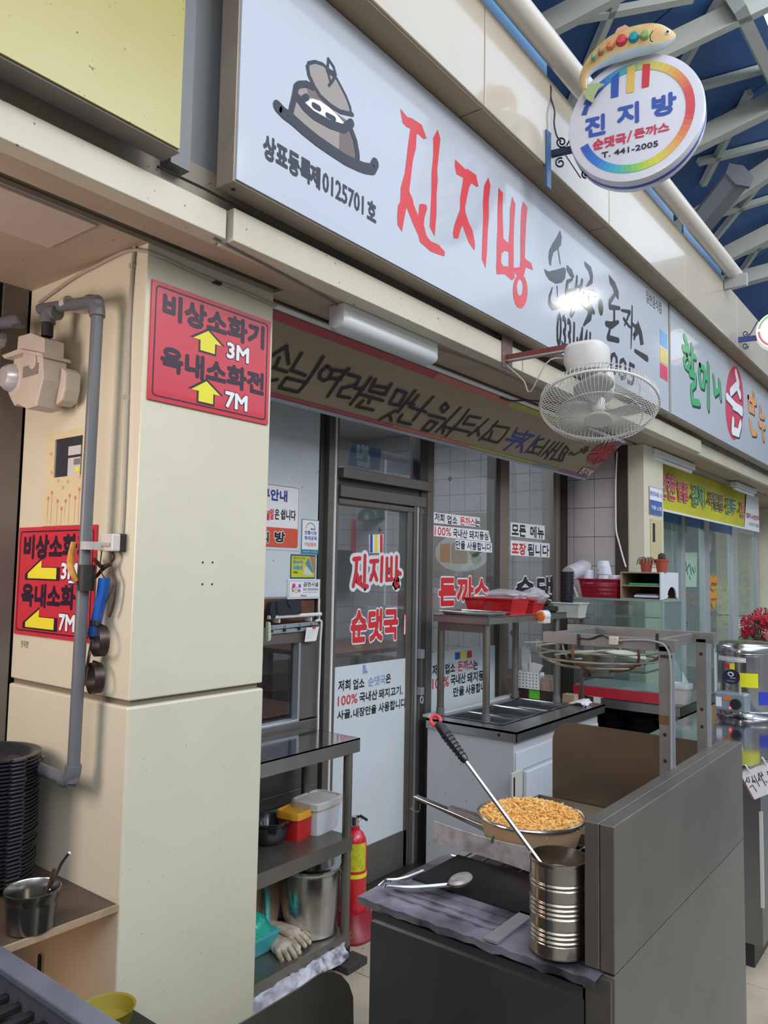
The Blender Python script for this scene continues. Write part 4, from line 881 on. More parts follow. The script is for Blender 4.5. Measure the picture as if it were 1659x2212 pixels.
# --- round projecting sign
a_ = R(102); ud = V((-math.cos(a_), -math.sin(a_), 0)); mpos = aY(1182, 330, 1.414)
PR = Pl(mpos, ud, (0, 0, 1)); rd = thing('round_sign', mpos, 'round white projecting sign with a rainbow ring and a painted fish on top', 'sign')
cr_ = PR.px(1370, 254); Rr = abs(PR.px(1370, 392)[1]-PR.px(1370, 115)[1])/2*0.985
RW = mat('round_sign_white', (0.66, 0.66, 0.72), 0.2, coat=0.3)
cc0 = PR.pt(*cr_, 0)
MB().lathe(cc0-PR.n*0.10, [(0, -0.005), (Rr*.9, -0.004), (Rr*.985, 0.0), (Rr, 0.012), (Rr, 0.088), (Rr*.985, 0.099), (Rr*.93, 0.1015), (0, 0.102)], 64, ax=PR.n).build('drum', RW, rd, smooth=True)
MB().lathe(cc0-PR.n*0.062, [(Rr*1.003, 0), (Rr*1.003, 0.022)], 64, ax=PR.n).build('blue_band', BLU, rd, smooth=True)
CF = 0.0035
def rr_(a, c): return (cr_[0]+a*Rr, cr_[1]+c*Rr)
seg = [(200, (0.05,0.10,0.45)), (228, (0.04,0.20,0.60)), (248, (0.05,0.42,0.60)), (262, (0.12,0.50,0.20)), (276, (0.35,0.60,0.08)), (292, (0.65,0.62,0.05)), (312, (0.75,0.42,0.10)), (330, (0.72,0.22,0.08)), (350, (0.65,0.06,0.07)), (375, (0.66,0.08,0.08)), (398, (0.72,0.30,0.08)), (418, (0.72,0.55,0.10)), (440, (0.50,0.60,0.15)), (456, (0.10,0.42,0.40)), (472, (0.05,0.32,0.58)), (490, (0.04,0.10,0.45)), (512, None)]
cols_ = [(q[0], q[1] or seg[-2][1]) for q in seg]
for i in range(52):
    a0_ = 200+6*i; a1_ = a0_+6; t = a0_+3
    k = max(q for q in range(len(cols_)-1) if cols_[q][0] <= t); f_ = (t-cols_[k][0])/(cols_[k+1][0]-cols_[k][0])
    c = tuple(cols_[k][1][z_]*(1-f_)+cols_[k+1][1][z_]*f_ for z_ in range(3))
    MB().annulus(PR, cr_, Rr*.735, Rr*.86, CF, 3, a0=a0_, a1=a1_+.2).build('ring_segment', mat('rainbow_print', c, 0.3), rd, fix=False)
def z5(x, y): return PR.zoom(1060, 0, 2.77).px(x, y)
Z5 = PR.zoom(1060, 0, 2.77)
for c, pts in ((BLU, [(722,470),(770,432),(765,580),(720,590)]), (mat('ochre_print', (0.72, 0.48, 0.10), 0.3), [(820,405),(866,388),(858,552),(812,562)]), (RDP, [(910,388),(956,384),(948,520),(904,530)]), (BLU, [(562,640),(600,600),(575,690),(543,692)])):
    MB().flat(Z5, [Z5.px(*p) for p in pts], CF+.0004).build('stripe', c, rd, fix=False)
def rt_(s, ll, ur, m, bold, bx=0.8):
    a0, b0 = Z5.px(*ll); a1, b1 = Z5.px(*ur)
    text(PR, s, (a0, b0), (a1, b1), m, rd, bold=bold, bx=bx, off=CF+.0006, metric=True)
RDT = mat('crimson_letters', (0.58, 0.04, 0.09), 0.3)
rt_('진', (565, 832), (688, 678), BLU, 0.05); rt_('지', (757, 765), (888, 605), BLU, 0.05); rt_('방', (965, 712), (1112, 545), BLU, 0.05)
rt_('순댓국', (612, 905), (812, 793), RDT, 0.05); rt_('/', (815, 855), (848, 782), RDT, 0.02); rt_('돈까스', (858, 835), (1070, 728), RDT, 0.05)
rt_('T. 441-2005', (664, 950), (1003, 822+20), BLK, 0.04)
# rising text: horizontal in the sign plane. fish on top
b = MB(); FO = 0.03
sp = [((575,560),8),((565,500),14),((590,445),22),((640,390),34),((720,335),46),((800,300),52),((880,275),52),((960,262),50),((1030,258),40),((1080,250),24),((1112,243),6)]
pts = [Z5.px(*p[0]) for p in sp]; k_ = 1/2.77/FPX*(cc0-CAM).dot(_f)
pp2 = smooth_pts([(p[0], p[1], s[1]*k_*1.85) for p, s in zip(pts, sp)], 4)
vs = []; n = 14; m = len(pp2)
for i, q in enumerate(pp2):
    t = (pp2[min(i+1, m-1)]-pp2[max(i-1, 0)]); L_ = math.hypot(t.x, t.y); nx, ny = -t.y/L_, t.x/L_
    for j in range(n):
        th = 2*math.pi*j/n; vs.append(PR.pt(q.x+nx*q.z*math.cos(th), q.y+ny*q.z*math.cos(th), FO+q.z*0.5*math.sin(th)))
fm = mat('fish_skin_orange', (0.66, 0.36, 0.12), 0.4, col2=(0.60, 0.48, 0.22), scale=18, noise=0.2)
top_j = [j for j in range(n) if math.cos(2*math.pi*(j+.5)/n) > -0.5]; low_j = [j for j in range(n) if j not in top_j]
b.add(vs, [(i*n+j, i*n+(j+1) % n, (i+1)*n+(j+1) % n, (i+1)*n+j) for i in range(m-1) for j in top_j]+[tuple((m-1)*n+j for j in range(n))])
o = b.build('fish', fm, rd, smooth=True)
MB().add(vs, [(i*n+j, i*n+(j+1) % n, (i+1)*n+(j+1) % n, (i+1)*n+j) for i in range(m-1) for j in low_j]).build('fish_belly', mat('fish_belly_pale', (0.50, 0.62, 0.68), 0.4), o, smooth=True)
fcol = [((1.0,.0),0)]
for (x, y, w_, h_2, c) in ((935,270,20,38,(0.25,0.42,0.12)), (870,283,22,36,(0.02,0.30,0.36)), (798,300,24,38,(0.60,0.05,0.08)), (733,330,18,32,(0.65,0.22,0.08)), (675,365,12,26,(0.40,0.22,0.18)), (632,400,11,22,(0.15,0.40,0.25))):
    q = Z5.px(x, y); MB().lathe(PR.pt(q[0], q[1], FO+0.030), [(0, 0.020), (w_*k_*1.1, 0.018), (w_*k_*1.5, 0.0)], 14, ax=PR.n).build('fish_spot', mat('fish_spot', c, 0.4), o, smooth=True)
for r0_, c, off_ in ((13, WHP, .026), (8, BLK, .0285)): MB().lathe(PR.pt(*Z5.px(1068, 242), FO+off_-0.002), [(0, 0.006), (r0_*k_, 0)], 12, ax=PR.n).build('fish_eye', c, o)
MB().stroke(Z5, [Z5.px(*p) for p in ((985,262),(968,290),(972,320),(985,325))], 0.004, FO+0.052).build('gill_line', BLK, o, fix=False)
MB().prism(Z5, [Z5.px(*p) for p in ((735,262),(765,200),(812,178),(872,215),(860,262))], FO-.003, FO+.003).build('dorsal_fin', mat('fin_salmon', (0.66, 0.34, 0.25), 0.4), o)
MB().prism(Z5, [Z5.px(*p) for p in ((565,540),(600,530),(650,525),(692,528),(650,560),(628,600),(622,642),(585,620),(560,580))], FO-.003, FO+.003).build('tail_fin', mat('fin_green', (0.38, 0.45, 0.22), 0.4), o)
# bracket with scrolls
IR = mat('dark_blue_iron', (0.02, 0.03, 0.07), 0.4, 0.3)
MB().box(mpos.x-0.02, mpos.x+0.02, 1.405, 1.414, 3.19, 3.44).build('wall_plate', mat('blue_wall_plate', (0.05, 0.12, 0.26), 0.35), rd)
b0_ = PR.px(1180, 325); b1_ = PR.px(1240, 311)
MB().slab(PR, b0_[0], b1_[0]+0.06, b0_[1]-0.010, b0_[1]+0.018, -0.055, -0.035).build('bracket_bar', IR, rd, bevel=0.002)
def spiral(cx_, cy_, r0_, turns, sgn=1, st_=0):
    out = []
    for i in range(26):
        t = i/25; r__ = r0_*(1-0.72*t); th = st_+sgn*2*math.pi*turns*t; q = Z5.px(cx_+r__*math.cos(th), cy_+r__*math.sin(th)); out.append(PR.pt(q[0], q[1], -0.045))
    return out
for args in ((410, 818, 34, 1.4, 1, .8), (402, 945, 32, 1.3, -1, -1.2), (555, 1010, 26, 1.2, 1, 1.5)): MB().tube(spiral(*args), 0.0038, 6).build('scroll', IR, rd, smooth=True)
MB().tube([PR.pt(*Z5.px(435, 900), -0.045), PR.pt(*Z5.px(525, 1035), -0.045)], 0.0025, 6).build('brace_rod', IR, rd)
MB().tube([PR.pt(*Z5.px(440, 840), -0.045), PR.pt(*Z5.px(500, 730), -0.045)], 0.0035, 6).build('brace_rod', IR, rd)
MB().tube(smooth_pts([PR.pt(*Z5.px(*p), -0.03) for p in ((315,445),(350,500),(350,560),(372,640),(370,720),(385,790),(410,825))]), 0.004, 6).build('power_cable', BLP, rd)
# far round sign, cut by the frame edge
ud2 = ud; m2_ = aY(1592, 730, 1.414); PF = Pl(m2_, ud2, (0, 0, 1)); fr = thing('round_sign', m2_, 'second round projecting sign cut off by the right edge of the photo', 'sign')
zf_ = PF.zoom(1560, 600, 13.83); c = zf_.px(1640, 1560); rr2 = abs(zf_.px(1000, 1560)[0]-c[0])*1.0
MB().lathe(PF.pt(*c, -0.10), [(0, 0), (rr2*.95, 0), (rr2, 0.015), (rr2, 0.088), (rr2*.97, 0.10), (0, 0.102)], 48, ax=PF.n).build('drum', mat('lit_round_sign', (0.78, 0.78, 0.80), 0.3, emit=(1, 1, 1), es=0.35), fr, smooth=True)
MB().annulus(PF, c, rr2*.80, rr2*.90, 0.0045, 40, a0=180, a1=330).build('ring', mat('pink_ring', (0.75, 0.20, 0.18), 0.3), fr, fix=False)
MB().annulus(PF, c, rr2*.80, rr2*.90, 0.0045, 30, a0=100, a1=170).build('ring', mat('green_ring', (0.35, 0.65, 0.25), 0.3), fr, fix=False)
q0 = zf_.px(470, 1810); q1 = zf_.px(990, 1740)
MB().slab(PF, q0[0], q1[0]+.05, q0[1]-.018, q0[1]+.02, -.055, -.035).build('bracket_bar', mat('blue_bar', (0.02, 0.04, 0.22), 0.4), fr)
for cx_, cy_ in ((700, 1620), (690, 1990)):
    MB().tube([PF.pt(*zf_.px(cx_+(95-2.4*i)*math.cos(i*.33), cy_+(95-2.4*i)*math.sin(i*.33)), -0.045) for i in range(26)], 0.004, 6).build('scroll', IR, fr, smooth=True)
MB().tube([PF.pt(*zf_.px(820, 1670), -.045), PF.pt(*zf_.px(1060, 1240), -.045)], 0.004, 6).build('brace_rod', IR, fr)
# lamp that the signboard mirrors: a round arcade lamp on the far side of the street
lp = V((3.438, 1.52, 2.878))+V((3.438, -1.52, 1.328)).normalized()*5.2
al = thing('arcade_lamp', lp, 'round arcade lamp hanging over the street outside the photo', 'lamp')
MB().lathe(lp, [(0, 0.0), (0.075, 0.0)], 20, ax=(-0.4, 0.5, -0.8)).build('lens', mat('lamp_lens', (1, 1, 1), 0.5, emit=(1, 0.98, 0.95), es=60), al)
MB().lathe(lp, [(0.13, -0.02), (0.14, -0.08), (0.05, -0.16), (0, -0.16)], 20, ax=(-0.4, 0.5, -0.8)).build('housing', mat('lamp_housing', (0.3, 0.3, 0.3), 0.5), al)
# ================= STICKERS AND NOTICES ON THE SHOPFRONT =================
GS = FY(YG+0.0078)
def strip(pl, quad, m, parent, off, name='sticker'):
    return MB().flat(pl, [pl.px(*p) for p in quad], off).build(name, m, parent, fix=False)
z = GS.zoom(560, 980, 4.1475)
def gt(par, pl, s, ll, ur, m, bold=0.04, **k):
    (a0, b0), (a1, b1) = pl.px(*ll), pl.px(*ur)
    return text(pl, s, (a0, b0), (a1, b1), m, par, bold=bold, off=0.0016, metric=True, **k)
# coloured stripes and red names on the door
strip(z, [(983,725),(1112,722),(1108,890),(985,890)], WHP, d1, 0.001)
for x0, x1, m in ((990, 1014, BLU), (1032, 1058, YEP), (1080, 1104, RDP)): strip(z, [(x0,725),(x1,725),(x1,886),(x0,886)], m, d1, 0.0018, 'stripe')
OUT = mat('white_letter_outline', (0.74, 0.76, 0.80), 0.4)
L3 = [([(845,945),(900,938)], .022), ([(872,945),(865,1060),(840,1185)], .022), ([(865,1060),(885,1120),(880,1150)],.022), ([(880,1110),(885,1150),(930,1185),(965,1190)], .024), ([(908,1100),(905,1150)],.018), ([(945,915),(940,1145)], .022),
      ([(995,965),(1060,960)], .022), ([(1030,965),(1020,1060),(995,1130)], .022), ([(1025,1050),(1050,1130)], .022), ([(1098,930),(1090,1140)], .022),
      ([(1142,940),(1138,1130),(1190,1125)], .022), ([(1182,930),(1180,1125)], .020), ([(1142,1050),(1180,1050)], .02), ([(1228,925),(1222,1140)], .022), ([(1222,1065),(1262,1075)], .022),
      ([(1228,1140),(1242,1165),(1232,1192),(1215,1180),(1212,1155),(1228,1140)], .016)]
b = MB()
for pts, w_ in L3: b.stroke(z, [z.px(*p) for p in pts], w_+.036, 0.0006)
b.build('letter_outline', OUT, d1, fix=False)
strokes(z, L3, RDP, d1, 0.0022)
z = GS.zoom(540, 1250, 3.95)
gt(d1, z, '순댓국', (852, 560), (1265, 245), RDP, 0.055, bx=0.6, outline=(WHP, 0.045))
strip(z, [(1312,300),(1350,293),(1345,485),(1308,487)], RDP, d1, 0.001, 'pull_sticker'); strip(z, [(1318,312),(1340,308),(1338,470),(1312,474)], WHP, d1, 0.0015, 'pull_sticker')
b = MB()
for i in range(6): b.disc(z, z.px(1328, 330+i*20), 0.004, 0.002, 0.005, 8)
b.build('pull_lettering', BLK, d1, fix=False, kind='stuff')
PF2 = FY(YG+0.0028); z = PF2.zoom(540, 1250, 3.95); FBL = mat('faded_blue_print', (0.22, 0.32, 0.58), 0.5)
def row(par, pl, s, x0, x1, yb, yt, m, bold=0.035, **k):
    """one word: left px, right px; baseline and top given at the left edge"""
    a0 = pl.px(x0, yb)[0]; a1 = pl.px(x1, yb)[0]; b0 = pl.px(x0, yb)[1]; b1 = pl.px(x0, yt)[1]
    return text(pl, s, (a0, b0), (a1, b1), m, par, bold=bold, off=k.pop('off', 0.0008), metric=True, **k)
row(d1, z, '저희', 752, 855, 965, 870, BLK, bx=0.6); row(d1, z, '업소', 878, 975, 950, 858, BLK, bx=0.6); row(d1, z, '순댓국', 1006, 1155, 925, 842, FBL, 0.02); row(d1, z, '은', 1157, 1200, 895, 815, BLK)
row(d1, z, '100%', 748, 915, 1092, 1005, RDP, 0.03, bx=0.5); row(d1, z, '국내산', 932, 1085, 1060, 972, BLK, bx=0.6); row(d1, z, '돼지고기,', 1098, 1300, 1030, 945, BLK, bx=0.5)
row(d1, z, '사골,', 742, 868, 1215, 1130, BLK, bx=0.6); row(d1, z, '내장만을', 880, 1077, 1190, 1110, BLK, bx=0.6); row(d1, z, '사용합니다', 1095, 1328, 1148, 1062, BLK, bx=0.5)
strip(z, [(963,735),(985,738),(990,775),(1010,800),(985,808),(963,812)], FBL, d1, 0.001, 'torn_sticker')
# window_2 texts
z = GS.zoom(880, 1060, 3.77)
for q4 in ([(215,175),(590,218),(590,298),(215,262)], [(215,282),(660,325),(680,420),(215,368)], [(392,395),(688,425),(688,505),(392,480)]): strip(z, q4, WHP, w2, 0.0006)
row(w2, z, '저희', 222, 300, 250, 180, BLK, bx=.6); row(w2, z, '업소', 322, 405, 268, 198, BLK, bx=.6); row(w2, z, '돈까스', 428, 550, 280, 210, RDP, .03, bx=.6); row(w2, z, '는', 550, 590, 292, 226, BLK)
row(w2, z, '100%', 222, 355, 362, 290, RDP, .03, bx=.5); row(w2, z, '국내산', 370, 488, 380, 306, BLK, bx=.6); row(w2, z, '돼지등심', 503, 658, 392, 322, BLK, bx=.6)
row(w2, z, '만을', 393, 470, 475, 402, BLK, bx=.6); row(w2, z, '사용합니다', 485, 680, 482, 412, BLK, bx=.6)
gt(w2, z, '돈까스', (250, 948), (665, 700), RDP, 0.06, bx=0.6, outline=(WHP, 0.05))
# window_3 texts
for q4 in ([(840,256),(1118,285),(1118,400),(840,370)], [(840,402),(1158,430),(1158,545),(840,525)]): strip(z, q4, WHP, w3, 0.0006)
row(w3, z, '모든', 848, 965, 368, 268, BLK, .05, bx=.6); row(w3, z, '메뉴', 1000, 1112, 384, 284, BLK, .05, bx=.6)
row(w3, z, '포장', 848, 965, 520, 418, RDP, .05, bx=.6); row(w3, z, '됩니다', 978, 1152, 530, 428, BLK, .04, bx=.6)
gt(w3, z, '순댓국', (878, 905), (1330, 700), BLK, 0.06, bx=0.6, outline=(WHP, 0.05))
# lower film of window_2
z = PF2.zoom(900, 1250, 3.318)
zf2 = z.px(110, 535)[1]
MB().slab(FY(YG+.0078), 3.499, 4.19, 0.7, zf2, 0, 0.0045).build('film', FILM, w2)
for x0, x1, m in ((276, 310, BLU), (318, 355, YEP), (362, 395, RDP)): strip(z, [(x0,530-(x0-276)*.12),(x1,530-(x1-276)*.12),(x1,578-(x1-276)*.12),(x0,582-(x0-276)*.12)], m, w2, 0.001, 'colour_square')
row(w2, z, '저희', 112, 180, 700, 618, BLK, bx=.6); row(w2, z, '업소', 203, 275, 685, 610, BLK, bx=.6); row(w2, z, '돈까스', 295, 405, 668, 592, RDP, .03, bx=.6); row(w2, z, '는', 405, 438, 655, 585, BLK)
row(w2, z, '100%', 112, 230, 795, 718, RDP, .03, bx=.5); row(w2, z, '국내산', 243, 350, 768, 690, BLK, bx=.6); row(w2, z, '돼지등심', 362, 515, 752, 675, BLK, bx=.6)
row(w2, z, '만을', 262, 340, 850, 780, BLK, bx=.6); row(w2, z, '사용합니다', 350, 525, 836, 765, BLK, bx=.6)
# ---- notices on the white board: things of their own
WBp = FY(YG+0.0115); zc_ = WBp.zoom(560, 1020, 6.9125)
def zbox(x0, y0, x1, y1): a, t = zc_.px(x0, y0); c, b_ = zc_.px(x1, y1); return a, c, b_, t
nt_ = thing('holiday_notice', WBp.pt(*zc_.px(300, 1180)), 'white and orange closing-day notice partly hidden behind the cream pillar', 'notice')
a0 = 1.9; a1, t = zc_.px(590, 240)[0], zc_.px(590, 240)[1]; b0 = zc_.px(560, 1135)[1]; mid = zc_.px(565, 850)[1]
MB().slab(WBp, a0, a1+.012, b0-.012, t+.012, 0.0, 0.002).build('board', mat('notice_pale_blue', (0.60, 0.63, 0.72), 0.4), nt_)
MB().flat(WBp, rrect(a0, a1, b0, t, .012), 0.0024).build('border', mat('maroon_line', (0.30, 0.04, 0.05), 0.4), nt_, fix=False)
MB().flat(WBp, rrect(a0, a1-.0025, b0+.0025, t-.0025, .011), 0.0028).build('white_field', WHP, nt_, fix=False)
MB().flat(WBp, rrect(a0, a1-.001, b0+.001, mid, .010), 0.0032).build('orange_field', mat('orange_red_field', (0.66, 0.10, 0.05), 0.4), nt_, fix=False)
NVY = mat('navy_print', (0.04, 0.05, 0.30), 0.4)
def nrow(s, x0, x1, yb, yt, m, bold=.04, par=nt_, off=0.0036, **k):
    p0 = zc_.px(x0, yb); p1 = zc_.px(x1, yb); b1 = zc_.px(x1, yt)[1]; b0_ = zc_.px(x1, yb)[1]
    return text(WBp, s, (p0[0], b0_), (p1[0], b1), m, par, bold=bold, off=off, metric=True, **k)
nrow('휴무안내', -130, 410, 452, 275, NVY, .05, bx=.7); nrow('매주월', -150, 148, 720, 570, RDP, .03); nrow('일', 148, 205, 710, 545, RDP, .03); nrow('은', 220, 290, 710, 555, BLK, .03); nrow('쉽니다', 310, 535, 728, 570, BLK, .025)
nrow('진지', -100, 130, 1055, 890, BLK, .05, outline=(WHP, .07)); nrow('방', 215, 375, 1055, 890, BLK, .05, outline=(WHP, .07))
mk = thing('market_sticker', WBp.pt(*zc_.px(750, 1200)), 'tall white sticker with a teal border and a rainbow arch', 'sticker')
A, Cc, B, T = zc_.px(635, 700)[0], zc_.px(890, 720)[0], zc_.px(880, 1228)[1], zc_.px(890, 722)[1]
MB().slab(WBp, A, Cc, B, T, 0.0, 0.002).build('border', mat('teal_border', (0.02, 0.24, 0.34), 0.4), mk)
hk_ = B+(T-B)*.13; MB().flat(WBp, [(A+.003, hk_), (Cc-.003, hk_), (Cc-.003, T-.003), (A+.003, T-.003)], .0024).build('white_field', WHP, mk, fix=False)
cx_ = (A+Cc)/2; cy_ = B+(T-B)*.71
for a_0, a_1, c in ((10, 55, (0.04,0.12,0.40)), (55, 95, (0.03,0.30,0.25)), (95, 130, (0.20,0.35,0.15)), (130, 172, (0.60,0.15,0.06))): MB().annulus(WBp, (cx_, cy_), .028, .032, .0028, 8, a0=a_0, a1=a_1).build('arch', mat('arch_print', c, .4), mk, fix=False)
MB().flat(WBp, [(cx_, cy_), (cx_+.03, cy_), (cx_+.03, cy_+.004), (cx_+.012, cy_+.005), (cx_+.006, cy_+.007), (cx_, cy_+.003)], .0028).build('boat_print', NVY, mk, fix=False)
W_ = Cc-A; Hh = T-B
for s, f0, m in (('전통시장', .56, BLU), ('화재공제', .405, BLU), ('가입점포', .22, mat('orange_letters', (0.60, 0.14, 0.05), .4))): text(WBp, s, (A+W_*.16, B+Hh*f0), (Cc-W_*.14, B+Hh*(f0+.115)), m, mk, bold=.03, off=.0028, metric=True)
text(WBp, '행정안전부  소상공인', (A+W_*.1, B+Hh*.045), (Cc-W_*.08, B+Hh*.085), WHP, mk, off=.0028, metric=True)
vc = thing('voucher_sticker', WBp.pt(*zc_.px(650, 1580)), 'square yellow voucher sticker with a navy border', 'sticker')
A, Cc, B, T = zc_.px(470, 1225)[0], zc_.px(835, 1240)[0], zc_.px(828, 1588)[1], zc_.px(835, 1240)[1]; W_ = Cc-A; Hh = T-B
MB().slab(WBp, A, Cc, B, T, 0.0, 0.002).build('border', mat('navy_border', (0.02, 0.05, 0.17), 0.4), vc)
MB().flat(WBp, [(A+.004, B+.005), (Cc-.004, B+.005), (Cc-.004, T-.006), (A+.004, T-.006)], .0024).build('yellow_field', mat('voucher_yellow', (0.60, 0.58, 0.03), .4), vc, fix=False)
SKY = mat('sky_blue_letters', (0.05, 0.28, 0.60), .4)
text(WBp, '전통시장 및 상점가', (A+W_*.08, B+Hh*.80), (A+W_*.60, B+Hh*.90), BLK, vc, off=.0028, metric=True)
text(WBp, '온누리', (A+W_*.08, B+Hh*.60), (A+W_*.47, B+Hh*.76), SKY, vc, bold=.06, off=.0028, metric=True); text(WBp, '상품권', (A+W_*.08, B+Hh*.37), (A+W_*.47, B+Hh*.54), SKY, vc, bold=.06, off=.0028, metric=True)
text(WBp, '가맹점', (A+W_*.08, B+Hh*.21), (A+W_*.27, B+Hh*.30), BLK, vc, bold=.04, off=.0028, metric=True)
for i, c in enumerate(((0.62,0.64,0.66), (0.10,0.25,0.45), (0.45,0.20,0.12), (0.70,0.72,0.72))):
    t0_ = R(175-i*28); t1_ = R(175-(i+1)*28+6)
    o_ = (A+W_*1.0, B+Hh*.10)
    rr0, rr1 = W_*.12, W_*.50
    pts = [(max(A, min(Cc-.004, o_[0]+r*math.cos(t))), max(B+.005, min(T-.006, o_[1]+r*1.3*math.sin(t)))) for r, t in ((rr0, t0_), (rr1, t0_), (rr1, t1_), (rr0, t1_))]
    MB().flat(WBp, pts, .0028+.0002*i).build('banknote_print', mat('note_print', c, .4), vc, fix=False)
ns_ = thing('no_smoking_sign', WBp.pt(*zc_.px(650, 1880)), 'white no smoking plate with pink and purple figures', 'sign')
A, Cc, B, T = zc_.px(418, 1600)[0], zc_.px(898, 1600)[0], zc_.px(890, 1885)[1], zc_.px(898, 1600)[1]; W_ = Cc-A; Hh = T-B
MB().slab(WBp, A, Cc, B, T, 0.0, 0.006).build('plate', WHP, ns_, bevel=.001)
MB().flat(WBp, rrect(A+.006, Cc-.004, B+.006, T-.006, .006), .0064).build('border', mat('thin_black_border', (0.1, 0.1, 0.1), .4), ns_, fix=False)
MB().flat(WBp, rrect(A+.0075, Cc-.0055, B+.0075, T-.0075, .005), .0067).build('field', WHP, ns_, fix=False)
text(WBp, '금연시설', (A+W_*.46, B+Hh*.62), (A+W_*.93, B+Hh*.86), BLK, ns_, bold=.03, bx=.6, off=.007, metric=True); text(WBp, 'NO SMOKING', (A+W_*.46, B+Hh*.42), (A+W_*.93, B+Hh*.55), mat('grey_letters', (.12, .12, .12), .4), ns_, bold=.03, off=.007, metric=True)
text(WBp, '위반시 과태료가 부과됩니다', (A+W_*.46, B+Hh*.31), (A+W_*.92, B+Hh*.37), BLK, ns_, off=.007, metric=True); text(WBp, '옥천군', (A+W_*.38, B+Hh*.12), (A+W_*.56, B+Hh*.21), BLK, ns_, bold=.04, off=.007, metric=True)
for f, c, r in (((.17, .68), (0.70,0.05,0.30), .011), ((.35, .66), (0.30,0.10,0.50), .009), ((.15, .42), (0.25,0.45,0.08), .007), ((.34, .42), (0.05,0.20,0.50), .007), ((.13, .55), (0.75,0.35,0.45), .008)): MB().disc(WBp, (A+W_*f[0], B+Hh*f[1]), r, .007, n=8).build('figure_print', mat('figure_print', c, .4), ns_, fix=False)
MB().annulus(WBp, (A+W_*.255, B+Hh*.46), .010, .012, .0072, 20).build('no_smoking_ring', RDP, ns_, fix=False); MB().stroke(WBp, [(A+W_*.22, B+Hh*.5), (A+W_*.29, B+Hh*.42)], .0018, .0074).build('no_smoking_bar', RDP, ns_, fix=False)
# towel rail with black cloth, hook rail, receipt
z = FY(YG-0.035).zoom(560, 1280, 5.268)
def zp(x, y, o=0.0): return z.pt(*z.px(x, y), o)
tr_ = thing('towel_rail', zp(400, 280), 'white tubular rail on the window frame under the notices', 'rail')
MB().cyl(zp(105, 283), zp(700, 245), 0.0085, n=14).build('rail', WPL, tr_, smooth=True)
for x, y in ((228, 300), (590, 280)): MB().box(zp(x, y).x-.003, zp(x, y).x+.003, YG-.038, YG, zp(x, y+45).z, zp(x, y).z).build('bracket', WPL, tr_)
ct = thing('black_glove', zp(280, 160), 'black knitted cloth glove folded over the white rail', 'glove')
bkc = mat('black_knit', (0.022, 0.026, 0.035), 0.8, bump=0.5, bscale=300)
fz = lambda x, y, o: z.pt(*z.px(x, y), o)
MB().prism(z, [z.px(*p) for p in ((170,95),(270,75),(440,90),(447,150),(447,240),(200,255),(165,220))], 0.009, 0.019).build('front_fold', bkc, ct, bevel=.004, smooth=True)
MB().prism(z, [z.px(*p) for p in ((120,110),(175,90),(185,240),(160,300),(120,300),(105,200))], -0.02, 0.012).build('side_fold', bkc, ct, bevel=.004, smooth=True)
MB().tube(smooth_pts([fz(280, 80, .02), fz(290, 130, .022), fz(320, 172, .021)]), .0025, 6).build('seam', BLP, ct)
hr = thing('hook_rail', zp(370, 380), 'aluminium rail with four screws above the glazed window', 'rail')
z2 = FY(YG-0.004).zoom(560, 1280, 5.268)
MB().prism(z2, [z2.px(*p) for p in ((100,375),(650,325),(650,365),(100,425))], 0, 0.010).build('rail', ALG, hr, bevel=.001); MB().prism(z2, [z2.px(*p) for p in ((100,430),(640,385),(640,425),(100,475))], 0, 0.006).build('lower_rail', ALG, hr)
for x, y in ((120, 392), (268, 380), (435, 362), (572, 352)): MB().lathe(z2.pt(*z2.px(x, y), .010), [(0.006, 0), (0.005, .004), (0, .005)], 10, ax=(0, -1, 0)).build('screw', STB, hr); MB().box(z2.pt(*z2.px(x, y)).x-.005, z2.pt(*z2.px(x, y)).x+.005, YG-.02, YG-.008, z2.pt(*z2.px(x, y+62)).z, z2.pt(*z2.px(x, y+30)).z).build('clip', BLP, hr)
rc = thing('receipt', z2.pt(*z2.px(560, 550)), 'white paper receipt clipped to the hook rail', 'paper')
MB().prism(z2, [z2.px(*p) for p in ((500,395),(642,385),(608,545),(478,558))], .02, .021).build('sheet', PAPER, rc); MB().prism(z2, [z2.px(*p) for p in ((565,380),(600,378),(600,405),(566,408))], .018, .024).build('red_clip', RDP, rc)
b = MB()
for i in range(5): b.stroke(z2, [z2.px(512-i*3, 430+i*22), z2.px(600-i*12, 422+i*22)], .0012, .0215)
b.build('writing', mat('pale_grey_ink', (.35, .35, .38), .5), rc, fix=False, kind='stuff')
wc = thing('white_cable', (2.57, YG-.01, 1.0), 'white cable running down the window frame beside the door', 'cable')
z3 = FY(YG-0.02).zoom(560, 1280, 5.268)
MB().tube(smooth_pts([z3.pt(*z3.px(*p)) for p in ((682,70),(678,180),(680,300),(640,320),(690,318),(708,350),(695,560),(685,900),(672,1250),(668,1540),(655,1800))]), .005, 8).build('cable', WPL, wc, smooth=True)
sg2 = thing('scrub_brush', zp(80, 440), 'pale green scrubbing brush at the edge of the cream pillar', 'brush')
MB().prism(z, [z.px(*p) for p in ((68,330),(95,335),(100,480),(95,540),(68,560))], 0.0, 0.02).build('bristles', mat('pale_green_bristles', (.55, .64, .50), .7, bump=.6, bscale=200), sg2, bevel=.004)
